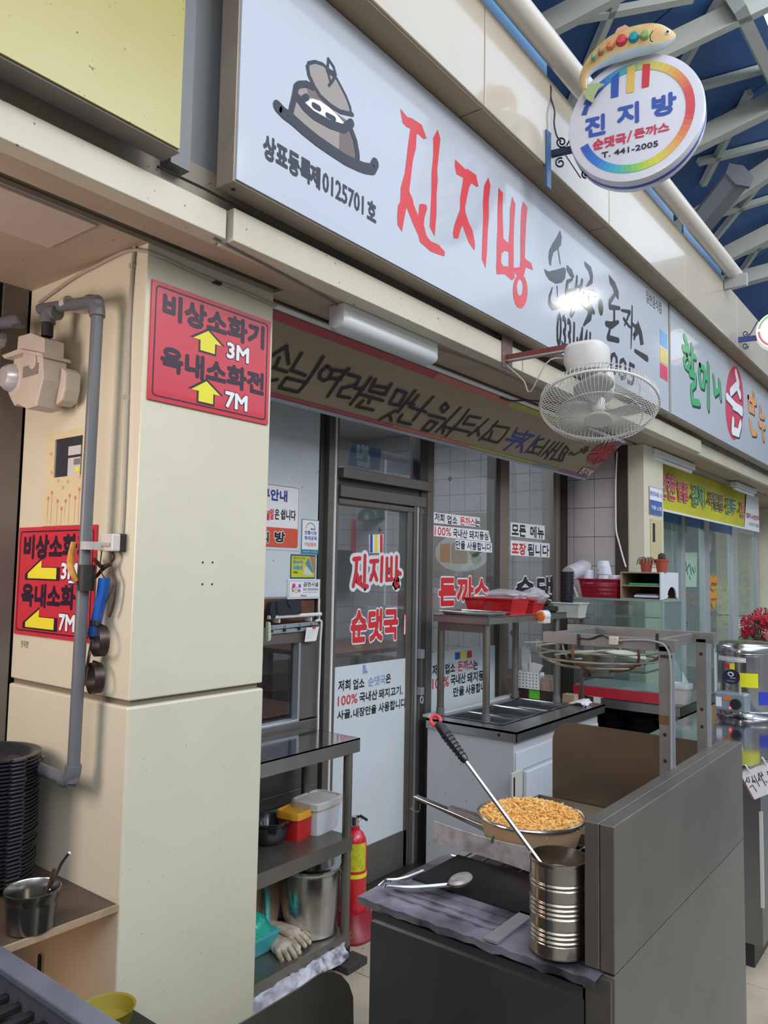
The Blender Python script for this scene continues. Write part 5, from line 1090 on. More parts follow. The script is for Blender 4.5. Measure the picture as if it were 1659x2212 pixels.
# ================= INSIDE THE SHOP =================
PB = FY(4.59)
mp = thing('menu_poster', PB.pt(4.9, 1.7), 'red framed food picture on the tiled wall behind the door glass', 'poster')
zq = FY(4.585).zoom(560, 980, 4.1475)
A, T = zq.px(833, 585); Cc, B = zq.px(1330, 1185)[0], zq.px(833, 1185)[1]
A2 = zq.px(833, 585)[0]
MB().slab(PB, A2, Cc, B, T, 0.0, 0.012).build('frame', RDP, mp, bevel=.003)
MB().slab(PB, A2+.045, Cc-.045, B+.045, T-.045, .012, .014).build('picture', mat('dark_food_photo', (.14, .12, .10), .25, col2=(.30, .24, .18), noise=.3, scale=5), mp)
for u_, v_, r, c in ((.30, .75, .13, (.42,.42,.40)), (.72, .80, .11, (.40,.38,.36)), (.25, .35, .12, (.20,.22,.24)), (.70, .35, .13, (.35,.12,.04))):
    MB().disc(PB, (A2+(Cc-A2)*u_, B+(T-B)*v_), r, .0146, r*.8).build('dish_print', mat('dish_print', c, .4), mp, fix=False)
    MB().disc(PB, (A2+(Cc-A2)*u_, B+(T-B)*v_), r*.6, .0150, r*.45).build('food_print', mat('food_print', (c[0]*.8, c[1]*.5, c[2]*.35), .4), mp, fix=False)
pq = thing('cutlet_poster', QS.pt(-3.3, 1.5), 'poster with a plate of golden cutlets behind the middle window', 'poster')
zq = FX(5.44).zoom(880, 1060, 3.77)
c4 = [zq.px(*p) for p in ((215,195),(685,195),(685,840),(215,700))]
A, Cc = c4[0][0], c4[1][0]; T = c4[0][1]; B = zq.px(215, 780)[1]
MB().slab(QS, A, Cc, B, T, 0, .006).build('board', mat('poster_warm_grey', (.28, .24, .20), .3), pq)
cx_, cy_ = (A+Cc)/2, (B+T)/2-.02; W_ = (Cc-A); Hh = T-B
MB().disc(QS, (cx_, cy_), W_*.47, .0066, Hh*.26).build('plate_print', mat('plate_print', (.52, .50, .48), .3), pq, fix=False)
MB().prism(QS, [(cx_-W_*.38, cy_-Hh*.12), (cx_-W_*.2, cy_-Hh*.14), (cx_-W_*.2, cy_+Hh*.13), (cx_-W_*.38, cy_+Hh*.12)], .0067, .0072).build('cutlet_print', mat('cutlet_orange', (.50, .22, .08), .5), pq)
MB().prism(QS, rrect(cx_-W_*.18, cx_+W_*.1, cy_-Hh*.15, cy_+Hh*.14, .03), .0067, .0073).build('cutlet_print', mat('cutlet_tan', (.40, .27, .16), .5), pq)
for u_, v_, r, c in ((.22, .02, .05, (.20,.28,.08)), (.30, .05, .035, (.60,.04,.05)), (.25, -.08, .05, (.30,.36,.22))): MB().disc(QS, (cx_+W_*u_, cy_+Hh*v_), r, .0076).build('garnish_print', mat('garnish_print', c, .5), pq, fix=False)
tv = thing('wall_television', (4.3, 4.5, 1.5), 'black television on the tiled wall inside, left of the red framed picture', 'television')
a_ = aY(725, 1200, 4.55); b_ = aY(752, 1275, 4.55); MB().box(a_.x-.25, b_.x, 4.50, 4.58, b_.z, a_.z+.05).build('case', BLP, tv, bevel=.005)
lampi = thing('green_bell_lamp', aY(805, 1110, 4.3), 'dark green bells hanging near the wall inside the door', 'ornament')
for x, y, r in ((792, 1112, .085), (808, 1105, .11)):
    c = aY(x, y, 4.35); MB().lathe(c, [(r, -r*.6), (r*.95, 0), (r*.5, r*.6), (0, r*.75)], 16).build('bell', mat('dark_green', (.02, .08, .05), .4), lampi, smooth=True)
# tables and chairs inside
CHW = mat('red_brown_chair_wood', (0.14, 0.045, 0.025), 0.35, noise=.3, scale=8)
dt = thing('dining_table', (3.2, 3.4, 0), 'red brown dining table seen through the low window', 'table')
MB().box(2.2, 3.4, 3.1, 3.75, .71, .745).build('tabletop', CHW, dt, bevel=.006)
for x in (2.26, 3.34):
    for y in (3.16, 3.69): MB().box(x-.025, x+.025, y-.025, y+.025, 0, .71).build('leg', CHW, dt)
def chair(x, y, lab):
    t = thing('dining_chair', (x, y, 0), lab, 'chair', 'dining chairs inside')
    MB().box(x-.2, x+.2, y-.2, y+.2, .42, .46).build('seat', CHW, t, bevel=.006); MB().box(x-.2, x+.2, y+.17, y+.20, .55, 1.02).build('backrest', CHW, t, bevel=.008)
    for sx_ in (-.18, .18):
        MB().box(x+sx_-.018, x+sx_+.018, y+.165, y+.205, 0, 1.0).build('leg', BLP, t); MB().box(x+sx_-.018, x+sx_+.018, y-.2, y-.165, 0, .42).build('leg', BLP, t)
chair(2.75, 4.05, 'wooden dining chair nearest the door behind the inner table'); chair(2.25, 4.05, 'wooden dining chair second from the door behind the inner table')
chair(2.35, 2.78, 'wooden dining chair with its back close to the low window')
dt2 = thing('dining_table', (4.2, 3.6, 0), 'red brown dining table behind the door glass', 'table')
MB().box(3.9, 5.0, 3.5, 4.2, .95, .985).build('tabletop', CHW, dt2, bevel=.006)
for x in (3.96, 4.94):
    for y in (3.56, 4.14): MB().box(x-.025, x+.025, y-.025, y+.025, 0, .95).build('leg', CHW, dt2)
# blue signs hanging behind the transom
bs = thing('transom_sign', aY(785, 990, 2.425), 'blue panel seen from behind through the glass above the door', 'sign')
zt_ = FY(2.430).zoom(560, 640, 3.318)
MB().prism(zt_, [zt_.px(*p) for p in ((655,1050),(870,1095),(855,1250),(628,1212))], 0, .006).build('panel', mat('deep_blue_panel', (.02, .09, .24), .4), bs)
strokes(zt_, [([(705,1085),(700,1150)], .03), ([(735,1085),(775,1150)], .03), ([(765,1095),(720,1150)], .03), ([(700,1195),(775,1215),(775,1165)], .025)], mat('pale_blue_letters', (.35, .48, .52), .5), bs, .007)
ps = thing('transom_paper', aY(830, 1000, 2.425), 'pale paper with faint pink writing beside the blue panel above the door', 'paper')
MB().prism(zt_, [zt_.px(*p) for p in ((875,1105),(1120,1160),(1120,1290),(860,1255))], .002, .003).build('sheet', mat('pinkish_paper', (.42, .40, .46), .6), ps)
text(zt_, '영업시간', (890, 1190), (1010, 1150+60), mat('faint_pink', (.45, .25, .28), .6), ps, off=.004)
# ================= STEEL SHELF TABLE BESIDE THE PILLAR =================
TX0, TX1, TY0, TY1 = 1.74, 2.50, 2.055, 2.335
tb = thing('steel_table', (2.1, 2.2, 0), 'three-tier stainless steel work table against the low window', 'table')
zs2, zs3 = 0.472, 0.098
MB().box(TX0, TX1, TY0, TY1+.02, .855, .86).build('tabletop', mat('polished_steel_top', (.50, .50, .52), .12, 1.0, rnoise=.04), tb)
b = MB(); b.box(TX0, TX1, TY0, TY0+.004, .805, .86); b.box(TX1-.004, TX1, TY0+.004, TY1+.02, .805, .86); b.build('skirt', STN, tb)
for zz_, nm in ((zs2, 'middle_shelf'), (zs3, 'lower_shelf')):
    b = MB(); b.box(TX0, TX1-.03, TY0+.01, TY1, zz_-.004, zz_); b.box(TX0, TX1-.03, TY0+.006, TY0+.01, zz_-.055, zz_); b.box(TX0, TX1-.03, TY1, TY1+.004, zz_-.03, zz_+.02); b.build(nm, STD, tb)
for x in (TX0+.03, TX1-.045):
    for y in (TY0+.025, TY1-.02): MB().cyl((x, y, .03), (x, y, .855), .019, n=16).build('leg', STD, tb, smooth=True)
for x in (TX1-.045,): MB().cyl((x, TY0+.025, 0), (x, TY0+.025, .04), .024, n=14).build('foot', BLP, tb)
def at(x, y, zz_): p = aZ(x, y, zz_); return p
# black pot, red box, white box on the middle shelf
p = at(578, 1818, zs2); pot = thing('black_pot', p, 'glossy black earthenware pot on the middle shelf beside the red box', 'pot')
MB().lathe(p, [(.0, .0), (.055, .0), (.075, .02), (.082, .05), (.078, .072), (.092, .082), (.092, .088), (.080, .088), (.072, .06), (.05, .02), (0, .018)], 32).build('body', mat('black_glaze', (.012, .012, .016), .12, coat=.5), pot, smooth=True)
def tub(name, p, sx_, sy_, h, m, lm, label, cat, rot=0, lid_h=.018, taper=.86):
    t = thing(name, p, label, cat); t.rotation_euler.z = rot
    b = MB(); b.lathe(p, [(0, 0), (1*taper*.96, 0), (1*taper, .008), (1, h)], 32, sx=sx_, sy=sy_, power=6); b.build('body', m, t, smooth=True)
    b = MB(); b.lathe(p+V((0, 0, h)), [(1.03, -.012), (1.09, -.010), (1.09, lid_h-.004), (1.05, lid_h), (.95, lid_h), (.92, lid_h-.006), (0, lid_h-.006)], 32, sx=sx_, sy=sy_, power=6); b.build('lid', lm, t, smooth=True)
    return t
YL = mat('ochre_yellow_lid', (.62, .30, .02), .35); WT = mat('translucent_white_tub', (.60, .62, .66), .35)
tub('food_container', at(638, 1815, zs2)+V((0.035, .03, 0)), .068, .055, .095, mat('red_tub', (.50, .015, .02), .3), YL, 'small red plastic box with an ochre yellow lid on the middle shelf', 'container', .15)
tub('food_container', at(700, 1798, zs2)+V((0.01, .05, 0)), .092, .07, .115, WT, mat('greyish_lid', (.52, .50, .47), .4), 'larger white plastic box with a greyish lid on the middle shelf', 'container', .1)
# stock pot
p = V((2.375, 2.198, zs3)); pk = thing('stock_pot', p, 'tall stainless steel stock pot with lid on the lower shelf', 'pot')
MB().lathe(p, [(0, 0), (.100, 0), (.112, .008), (.119, .10), (.122, .235), (.119, .245), (.126, .255), (.126, .26)], 40).build('body', STB, pk, smooth=True)
MB().lathe(p+V((0, 0, .26)), [(.132, 0), (.132, .008), (.112, .012), (.10, .010), (0, .014)], 40).build('lid', mat('dark_mirror_steel', (.35, .36, .37), .12, 1), pk, smooth=True)
MB().tube([p+V((-.025, -.01, .273)), p+V((-.018, -.005, .288)), p+V((.018, .005, .288)), p+V((.025, .01, .273))], .005, 8).build('lid_handle', BLP, pk, smooth=True)
# gloves
def glove(name, base, dirv, m, label, s=1.0, fold=0):
    t = thing(name, base, label, 'glove', 'work gloves on the lower shelf'); d = V(dirv).normalized(); sd = d.cross(V((0, 0, 1))).normalized(); upv = V((0, 0, 1))
    b = MB()
    def limb(pts, rs): b.tube(smooth_pts(pts, 5), 1, 10, rs=[x for i in range(len(rs)-1) for x in [rs[i]+(rs[i+1]-rs[i])*k/5 for k in range(5)]]+[rs[-1]])
    g = lambda a, c, h: base+(d*a+sd*c+upv*h)*s
    bod = MB(); bod.lathe(g(0, 0, .022), [(0, -.048), (.030, -.045), (.036, -.03), (.036, 0), (.042, .03), (.040, .05), (0, .062)], 16, ax=d, sx=1, sy=.6)
    o = bod.build('palm', m, t, smooth=True)
    for k, (c, L_) in enumerate(((-.030, .055), (-.010, .07), (.010, .07), (.028, .06))):
        b2 = MB(); P_ = [g(.035, c, .024), g(.035+L_*.5, c*1.25, .026-.004*k), g(.035+L_, c*1.4, .006)]
        b2.tube(smooth_pts(P_, 4), 1, 10, rs=[.0115, .0115, .011, .011, .011, .0105, .010, .0095, .006]); b2.build('finger', m, t, smooth=True)
    b2 = MB(); b2.tube(smooth_pts([g(-.01, -.035, .02), g(.02, -.058, .02), g(.05, -.066, .008)], 4), 1, 10, rs=[.013, .013, .012, .012, .011, .011, .010, .009, .006]); b2.build('thumb', m, t, smooth=True)
    MB().lathe(g(-.055, 0, .020), [(.026, -.03), (.029, -.02), (.026, -.012), (.029, -.004), (.027, .015)], 14, ax=d, sy=.6).build('cuff', m, t, smooth=True)
    return t
GLV = mat('dirty_cotton', (.55, .49, .40), .9, noise=.4, scale=25, bump=.3, bscale=200, col2=(.36, .25, .15))
glove('work_glove', at(632, 2035, zs3)+V((-.02, 0.02, .022)), (.15, -1, -.12), GLV, 'dirty white work glove lying uppermost with its fingers over the shelf edge', 1.05)
glove('work_glove', at(612, 2052, zs3)+V((-.01, .02, .0)), (-.2, -1, -.05), GLV, 'dirty white work glove beneath the other one beside the teal bag', 1.0)
# teal bag, cardboard
p = at(575, 2060, zs3); tbg = thing('teal_basket', p, 'teal plastic basket with a green bag inside on the lower shelf', 'basket')
TEAL = mat('teal_plastic', (.06, .36, .38), .3); GRB = mat('green_film', (.02, .42, .30), .15, trans=.0, bump=.8, bscale=30)
c = p+V((-.02, .06, 0))
MB().hexa([c+V(v) for v in ((-.10, -.06, 0), (.07, -.06, 0), (.07, .06, 0), (-.10, .06, 0))], [c+V(v) for v in ((-.12, -.075, .07), (.08, -.075, .075), (.08, .075, .085), (-.12, .075, .085))]).build('tray', TEAL, tbg, bevel=.008)
bl = MB(); bl.lathe(c+V((-.02, -.02, .06)), [(.02, -.02), (.065, 0), (.07, .03), (.05, .065), (.02, .085), (0, .09)], 14, sx=1.1, sy=.8); o = bl.build('green_bag', GRB, tbg, smooth=True)
for v in o.data.vertices: v.co += V((random.uniform(-.006, .006), random.uniform(-.006, .006), random.uniform(-.006, .006)))
MB().tube(smooth_pts([c+V((-.08, .05, .07)), c+V((0.0, .055, .15)), c+V((.07, .05, .20)), c+V((.095, .03, .19)), c+V((.06, -.02, .08))]), .012, 8).build('handle', TEAL, tbg, smooth=True)
cbx = thing('cardboard_piece', at(585, 2030, zs3), 'brown cardboard sheet leaning at the back of the lower shelf', 'cardboard')
q0, q1 = at(560, 2030, zs3)+V((0, .16, 0)), at(645, 2030, zs3)+V((0.05, .14, 0))
MB().hexa([(1.80, 2.26, zs3+.001), (2.24, 2.26, zs3+.001), (2.24, 2.264, zs3+.001), (1.80, 2.264, zs3+.001)], [(1.80, 2.31, .40), (2.36, 2.31, .40), (2.36, 2.314, .40), (1.80, 2.314, .40)]).build('sheet', mat('cardboard', (.32, .22, .13), .8, noise=.1), cbx)
# newspapers under the shelf
def crumple(name, label, pts, h, m, seed, grp=None):
    random.seed(seed); t = thing(name, V(pts[0]), label, 'newspaper', grp)
    n = len(pts)//2; vs = []; fs = []
    K = 14; W8 = 6
    a, b_, c_, d_ = [V(p) for p in pts]
    for i in range(K+1):
        for j in range(W8+1):
            u_, v_ = i/K, j/W8; q = (a*(1-u_)+b_*u_)*(1-v_)+(d_*(1-u_)+c_*u_)*v_
            vs.append(q+V((random.uniform(-.008, .008), random.uniform(-.008, .008), h*math.sin(math.pi*v_)+random.uniform(0, .014))))
    fs = [(i*(W8+1)+j, (i+1)*(W8+1)+j, (i+1)*(W8+1)+j+1, i*(W8+1)+j+1) for i in range(K) for j in range(W8)]
    o = MB().add(vs, fs).build('sheet', m, t); o.modifiers.new('t', 'SOLIDIFY').thickness = .0015
    return t
NPM = mat('newsprint_grey', (.60, .58, .62), .8, noise=.5, scale=28, col2=(.10, .09, .12))
NP2 = mat('newsprint_white', (.66, .65, .70), .8, noise=.2, scale=18, col2=(.30, .28, .33))
crumple('newspaper', 'crumpled newspaper heap nearest the table leg', [at(615, 2150, .02), at(755, 2075, .03), at(740, 2040, .05), at(600, 2105, .04)], .025, NPM, 3, 'newspapers under the steel table')
crumple('newspaper', 'long folded newspaper half hidden by the cream pillar', [at(545, 2205, .01), at(700, 2110, .02), at(690, 2075, .04), at(540, 2160, .03)], .03, NP2, 5, 'newspapers under the steel table')
tbm = thing('floor_block', at(770, 2085, 0), 'dirty dark block under the table foot', 'block'); p = at(775, 2085, 0)
MB().box(p.x-.09, p.x+.03, p.y-.02, p.y+.06, 0.0, .028).build('block', mat('dirty_dark_block', (.05, .045, .04), .7, noise=.4, scale=30), tbm, bevel=.003)
# fire extinguisher
p = V((2.64, 2.19, 0)); fe = thing('fire_extinguisher', p, 'red fire extinguisher with yellow label standing on a red base behind the table leg', 'extinguisher')
RX = mat('extinguisher_red', (.60, .015, .03), .25, coat=.3)
MB().lathe(p+V((0, 0, .075)), [(0, 0), (.050, 0), (.054, .01), (.054, .275), (.050, .315), (.038, .340), (.022, .355), (.020, .37), (0, .37)], 32).build('cylinder', RX, fe, smooth=True)
MB().lathe(p+V((0, 0, .075)), [(.0552, .165), (.0552, .182)], 32).build('yellow_band', YEP, fe, smooth=True)
b = MB(); n = 8; a0 = R(222); vs = []
for i in range(n+1):
    t = R(200+i*10); vs += [p+V((  .0553*math.cos(t),   .0553*math.sin(t), .27)), p+V((  .0553*math.cos(t),   .0553*math.sin(t), .385))]
b.add(vs, [(2*i, 2*i+2, 2*i+3, 2*i+1) for i in range(n)]).build('label', mat('yellow_label', (.62, .60, .03), .4, noise=.3, scale=60), fe, fix=False)
MB().lathe(p, [(0, 0), (.108, 0), (.112, .012), (.100, .022), (.070, .075), (.062, .10), (.058, .10)], 36, power=4).build('stand', mat('dusty_red_stand', (.30, .02, .03), .4, noise=.2), fe, smooth=True)
YS = mat('faded_gold_letters', (.42, .22, .03), .5)
dd = V((-.85, -.52, 0)).normalized(); SP = Pl(p+dd*.128+V((0, 0, .026)), V((0, 0, 1)).cross(-dd)*-1, (V((0, 0, 1))+dd*-.85))
SP = Pl(p+V((-.102, -.02, .022)), (0, -1, 0), (.62, 0, .78))
text(SP, '소화기', (-.05, 0.004), (.06, .034), YS, fe, bold=.04, off=.006, metric=True)
MB().cyl(p+V((0, 0, .45)), p+V((0, 0, .485)), .016, n=12).build('valve', STB, fe); MB().tube([p+V((.01, 0, .48)), p+V((-.02, -.05, .50)), p+V((-.03, -.09, .495))], .006, 8).build('lever', BLP, fe)
MB().tube([p+V((.02+.014*math.cos(t), -.01, .475+.016*math.sin(t))) for t in [i*math.pi/6 for i in range(12)]], .0025, 6, True).build('pin_ring', STB, fe)

# ================= GRIDDLE STALL =================
SX0, SX1, SY0, SY1 = 1.335, 2.27, 0.53, 1.075
gs = thing('griddle_stall', (1.8, .8, 0), 'stainless griddle stall with a tall side panel and black cooking plate', 'stall')
zg = .85
DKS = mat('dark_cabinet_steel', (.20, .215, .225), .32, .85, noise=.3, scale=1.6, rnoise=.06)
GRM = mat('greasy_griddle', (.011, .010, .012), .5, .0, spec=.12, noise=.5, scale=6, bump=.25, bscale=18, rnoise=.14)
ASH = mat('greasy_ash_steel', (.25, .23, .28), .42, .2, spec=.3, col2=(.03, .028, .035), scale=9, noise=.3, bump=.15, bscale=30, rnoise=.12)
MB().box(SX0+.012, SX1, SY0+.05, SY1-.01, 0.02, zg-.03).build('cabinet', DKS, gs)
MB().slab(FX(SX0+.012), -(SY1-.012), -(SY0+.052), .02, zg-.05, 0, .006).build('front_panel', DKS, gs)
# irregular foil covered edge
b = MB(); N_ = 26; vs = []
for i in range(N_+1):
    y = SY1+.012-(SY1-SY0-.01)*i/N_; dx = .0014*math.sin(i*1.1)+.001*math.sin(i*4.1); zz_ = zg+.002*math.sin(i*2.3)
    vs += [(SX0-.012+dx, y, zz_), (SX0-.008+dx*.6, y, zz_-.016-.0015*math.sin(i*1.3)), (SX0+.11, y, zg+.003)]
fs = [(3*i, 3*i+1, 3*i+4, 3*i+3) for i in range(N_)]+[(3*i, 3*i+3, 3*i+5, 3*i+2) for i in range(N_)]
b.add(vs, fs).build('foil_edge', ASH, gs, smooth=True)
MB().box(SX0+.10, SX1-.62+.0, SY0+.05, SY1, zg-.02, zg+.004).build('ledge', ASH, gs)
MB().box(SX0+.13, 1.66, SY0+.06, SY1-.03, zg+.004, zg+.007).build('griddle_plate', GRM, gs, bevel=.003)
b = MB(); 
for dx in (0.035, .062): b.box(SX0+dx, SX0+dx+.006, SY0+.25, SY1-.03, zg+.002, zg+.006)
b.build('edge_rib', ASH, gs)
MB().box(SX0-.01, SX0+.14, .745, .775, zg+.002, zg+.007).build('joint_strip', mat('pale_strip', (.40, .38, .40), .35, .5), gs)
# side panel made of two joined sheets
for y0_, y1__, nm in ((SY0+.028, SY0+.056, 'side_panel_inner'), (SY0, SY0+.027, 'side_panel_outer')):
    MB().box(SX0+.022, SX1+.0, y0_, y1__, .853, 1.106).build(nm, STD, gs, bevel=.002)
MB().box(SX0+.022, SX1+.0, SY0, SY0+.055, 0.02, .85).build('lower_side_panel', mat('brown_grey_steel', (.30, .27, .235), .38, .85, noise=.25, scale=1.5, rnoise=.07), gs, bevel=.002)
MB().box(SX0+.012, SX0+.024, SY0+.004, SY0+.055, .02, .845).build('corner_post', STD, gs)
# rear splash plate with rounded corner
PLT = FX(2.20); MB().prism(PLT, [(-1.05, .80), (-SY0-.056, .80), (-SY0-.056, 1.107)]+[(-1.05+.06*(1-math.sin(R(t))), 1.107-.06*(1-math.cos(R(t)))) for t in (0, 20, 40, 60, 80, 90)], 0, .003).build('splash_plate', mat('heat_browned_steel', (.24, .195, .145), .36, .85, noise=.3, scale=2), gs)
# rear tray
b = MB(); X0, X1, Y0, Y1 = 1.965, 2.19, .60, 1.09
b.box(X0, X1, Y0, Y1, .835, .84); b.box(X0, X0+.004, Y0, Y1, .84, .87); b.box(X0, X1, Y1-.004, Y1, .84, .88); b.box(X1-.004, X1, Y0, Y1, .84, .88); b.build('rear_tray', STD, gs)
MB().box(1.66, 1.96, .60, 1.07, .80, .815).build('rear_well', BLM, gs)
bb_ = MB()
for i in range(9): y = .64+i*.05; bb_.cyl((1.67, y, .846), (1.95, y, .846), .0025, n=6)
for x in (1.67, 1.81, 1.95): bb_.cyl((x, .62, .846), (x, 1.07, .846), .003, n=6)
for x in (1.67, 1.95):
    for y in (.63, 1.065): bb_.cyl((x, y, .815), (x, y, .846), .003, n=6)
bb_.build('wire_rack', STB, gs)
# galvanised strip across
stp = thing('metal_strip', (1.64, .95, .86), 'bent galvanised metal strip standing across the griddle behind the tongs', 'strip')
vs = []; n = 14
for i in range(n+1):
    t = i/n; a = (935+(1150-935)*t, 1820+(1884-1820)*t - 4*math.sin(math.pi*t)); c = (938+(1152-938)*t, 1773+(1832-1773)*t + 5*math.sin(math.pi*t))
    vs += [aX(*a, 1.645+.01*math.sin(t*3)), aX(*c, 1.638+.01*math.sin(t*3))]
o = MB().add(vs, [(2*i, 2*i+2, 2*i+3, 2*i+1) for i in range(n)]).build('strip', mat('galvanised_zinc', (.62, .59, .58), .32, .35, noise=.35, scale=40, rnoise=.1), stp); o.modifiers.new('t', 'SOLIDIFY').thickness = .003
MB().cyl(aX(1066, 1805, 1.632), aX(1062, 1820, 1.632), .004, n=8).build('rivet', STD, stp)
# long handled pan lid resting behind the strip
ph = thing('long_handle_tray', (1.8, 1.15, .93), 'long flat steel handle with wire hook sticking out over the griddle', 'utensil')
h0 = aX(893, 1722, 1.72); h1 = aX(1075, 1800, 1.72)
b = MB(); d_ = (h1-h0).normalized(); b.hexa([h0+V((0, 0, -.003)), h0+V((.018, 0, -.003)), h1+V((.03, 0, -.012)), h1+V((0, 0, -.012))], [h0+V((0, 0, .003)), h0+V((.018, 0, .003)), h1+V((.03, 0, .004)), h1+V((0, 0, .004))]); b.build('handle', STB, ph, bevel=.001)
b = MB(); b.hexa([h0+(h1-h0)*.4+V((.012, 0, .004)), h0+(h1-h0)*.4+V((.03, 0, .004)), h1+V((.06, 0, .004)), h1+V((.03, 0, .004))], [h0+(h1-h0)*.4+V((.012, 0, .008)), h0+(h1-h0)*.4+V((.03, 0, .008)), h1+V((.06, 0, .010)), h1+V((.03, 0, .010))]); b.build('rail', STN, ph)
MB().tube(smooth_pts([h0+V((0, .004, 0)), h0+V((0, .004, -.028)), h0+V((0, .012, -.032)), h0+V((0, -.018, -.034)), h0+V((0, -.022, -.012))]), .0013, 6).build('wire_hook', STB, ph)
# big can with oil and basting rod
cbs = aZ(1207, 2050, zg+.004); k = 62.5/FPX*(cbs-CAM).dot(_f); ch = 1.022-.853
can = thing('oil_can', cbs, 'large open ribbed tin can standing on the griddle beside the side panel', 'can')
prof = [(0, 0.001), (k*.96, 0.0), (k, .003)]
nz = 160
for i in range(nz+1):
    h = .006+(ch-.014)*i/nz; rib = 0
    u_ = i/nz
    if .12 < u_ < .30 or .42 < u_ < .62 or .74 < u_ < .82: rib = .0013*math.cos(u_*6.283*19)
    prof.append((k*.985+rib, h))
prof += [(k, ch-.005), (k*1.015, ch-.002), (k*1.01, ch), (k*.97, ch), (k*.965, ch-.004), (k*.965, ch-.07)]
TIN = mat('worn_tinplate', (.52, .46, .38), .26, 1.0, noise=.2, scale=12, rnoise=.07)
MB().lathe(cbs, prof, 48).build('body', TIN, can, smooth=True, auto=60)
MB().lathe(cbs+V((0, 0, ch-.045)), [(k*.965, 0), (0, .001)], 40).build('oil', mat('dark_brown_oil', (.10, .055, .03), .12, noise=.5, scale=30, col2=(.28, .20, .13)), can)
MB().box(cbs.x-k*1.0, cbs.x-k*.97, cbs.y-.0008, cbs.y+.0008, cbs.z+.006, cbs.z+ch-.006).build('seam', BLM, can)
r0 = cbs+V((-.005, .015, ch-.04)); 
r1 = aX(938, 1552, r0.x+.0); 
ro = thing('basting_rod', r0, 'long steel rod with black grip and red tip leaning in the tin can', 'utensil')
hd = r0+(r1-r0)*.72; MB().cyl(r0, hd, .0042, .0046, 12).build('rod', STB, ro, smooth=True)
L5 = [r0+(r1-r0)*t for t in (.70, .72, .76, .82, .88, .93, .965)]
MB().tube(L5, .007, 12, rs=[.006, .0085, .0085, .010, .0115, .0105, .009]).build('grip', mat('glossy_black_grip', (.012, .012, .014), .2), ro, smooth=True)
b = MB()
for i in range(7): q = r0+(r1-r0)*(.74+.024*i); b.lathe(q, [(.0095+.0004*i, -.0012), (.0105+.0004*i, 0), (.0095+.0004*i, .0012)], 12, ax=(r1-r0))
b.build('grip_ridges', BLP, ro, smooth=True, kind='stuff')
q = r0+(r1-r0)*.985; dr = (r1-r0).normalized(); sd = dr.cross(q-CAM).normalized()
MB().tube([q+dr*(.011*math.cos(t))+sd*(.010*math.sin(t)) for t in [i*math.pi/8 for i in range(16)]], .004, 8, True).build('hang_loop', mat('red_loop', (.70, .03, .04), .3), ro, smooth=True)
MB().tube([r0, r0+V((.004, -.012, -.008)), r0+V((0, -.004, -.016)), r0+V((0, .006, -.006))], .0022, 6).build('hook_end', STB, ro)
# bowl of crumbs
bc = aZ(1172, 1786, .975); bc = V((1.76, bc.y+.05, .905)); 
lft = aX(1060, 1760, 1.81)
br = .135; bc = V((1.81, lft.y-br*.86, .850))
bw = thing('crumb_bowl', bc, 'round steel bowl heaped with orange yellow bread crumbs on the wire rack', 'bowl')
BWM = mat('crumb_dusted_steel', (.52, .35, .22), .5, .2, noise=.4, scale=18, col2=(.52, .36, .20))
MB().lathe(bc, [(0, 0), (br*.66, 0), (br*.82, .022), (br*.93, .065), (br*.96, .090)], 44).build('bowl', BWM, bw, smooth=True)
MB().tube([bc+V((br*.985*math.cos(t), br*.985*math.sin(t), .092)) for t in [2*math.pi*i/48 for i in range(48)]], .004, 8, True).build('rim', STB, bw, smooth=True)
random.seed(11); CRB = mat('orange_yellow_crumbs', (.86, .46, .11), .7, noise=.3, scale=40, col2=(.88, .60, .22))
b = MB(); b.lathe(bc+V((0, 0, .082)), [(br*.93, 0), (br*.7, .014), (br*.4, .024), (0, .030)], 30); b.build('crumb_mound', CRB, bw, smooth=True)
b = MB()
for i in range(2600):
    rr_s = br*.93*math.sqrt(random.random()); t = random.random()*6.283; hh = .082+.031*(1-(rr_s/(br*.93))**1.6)+random.uniform(-.002, .012)
    c = bc+V((rr_s*math.cos(t), rr_s*math.sin(t), hh)); L_ = random.uniform(.004, .012); th = random.random()*6.283; ph_ = random.uniform(-.5, 1.0)
    d = V((math.cos(th)*math.cos(ph_), math.sin(th)*math.cos(ph_), math.sin(ph_)))*L_; sdv = V((-math.sin(th), math.cos(th), .3))*random.uniform(.0012, .0026)
    b.add([c-d-sdv, c+d*.8, c+d*.3+sdv*2, c-d*.2+V((0, 0, .003))], [(0, 1, 3), (1, 2, 3), (2, 0, 3), (0, 2, 1)])
b.build('crumbs', CRB, bw, fix=False, kind='stuff')
# tongs
tg = thing('kitchen_tongs', (1.42, 1.0, zg+.012), 'stainless tongs lying open on the greasy griddle edge', 'tongs')
def gz(x, y, h): return aZ(x, y, zg+h)
hin = gz(832, 1912, .018)
b = MB()
def arm(P_, w_, name):
    b = MB(); P_ = smooth_pts(P_, 5); vs = []
    for i, q in enumerate(P_):
        t = (P_[min(i+1, len(P_)-1)]-P_[max(i-1, 0)]).normalized(); s_ = t.cross(V((0, 0, 1))).normalized()*w_*(0.7+.5*i/len(P_))
        vs += [q-s_+V((0, 0, -.004)), q+V((0, 0, .002)), q+s_+V((0, 0, -.004))]
    o = b.add(vs, [(3*i+j, 3*i+j+1, 3*i+j+4, 3*i+j+3) for i in range(len(P_)-1) for j in (0, 1)]).build(name, STB, tg, smooth=True); o.modifiers.new('t', 'SOLIDIFY').thickness = .0015
arm([hin, gz(880, 1915, .02), gz(930, 1912, .022), gz(975, 1908, .022)], .007, 'arm')
arm([hin+V((0, 0, .012)), gz(870, 1896, .03), gz(918, 1877, .030)], .007, 'arm')
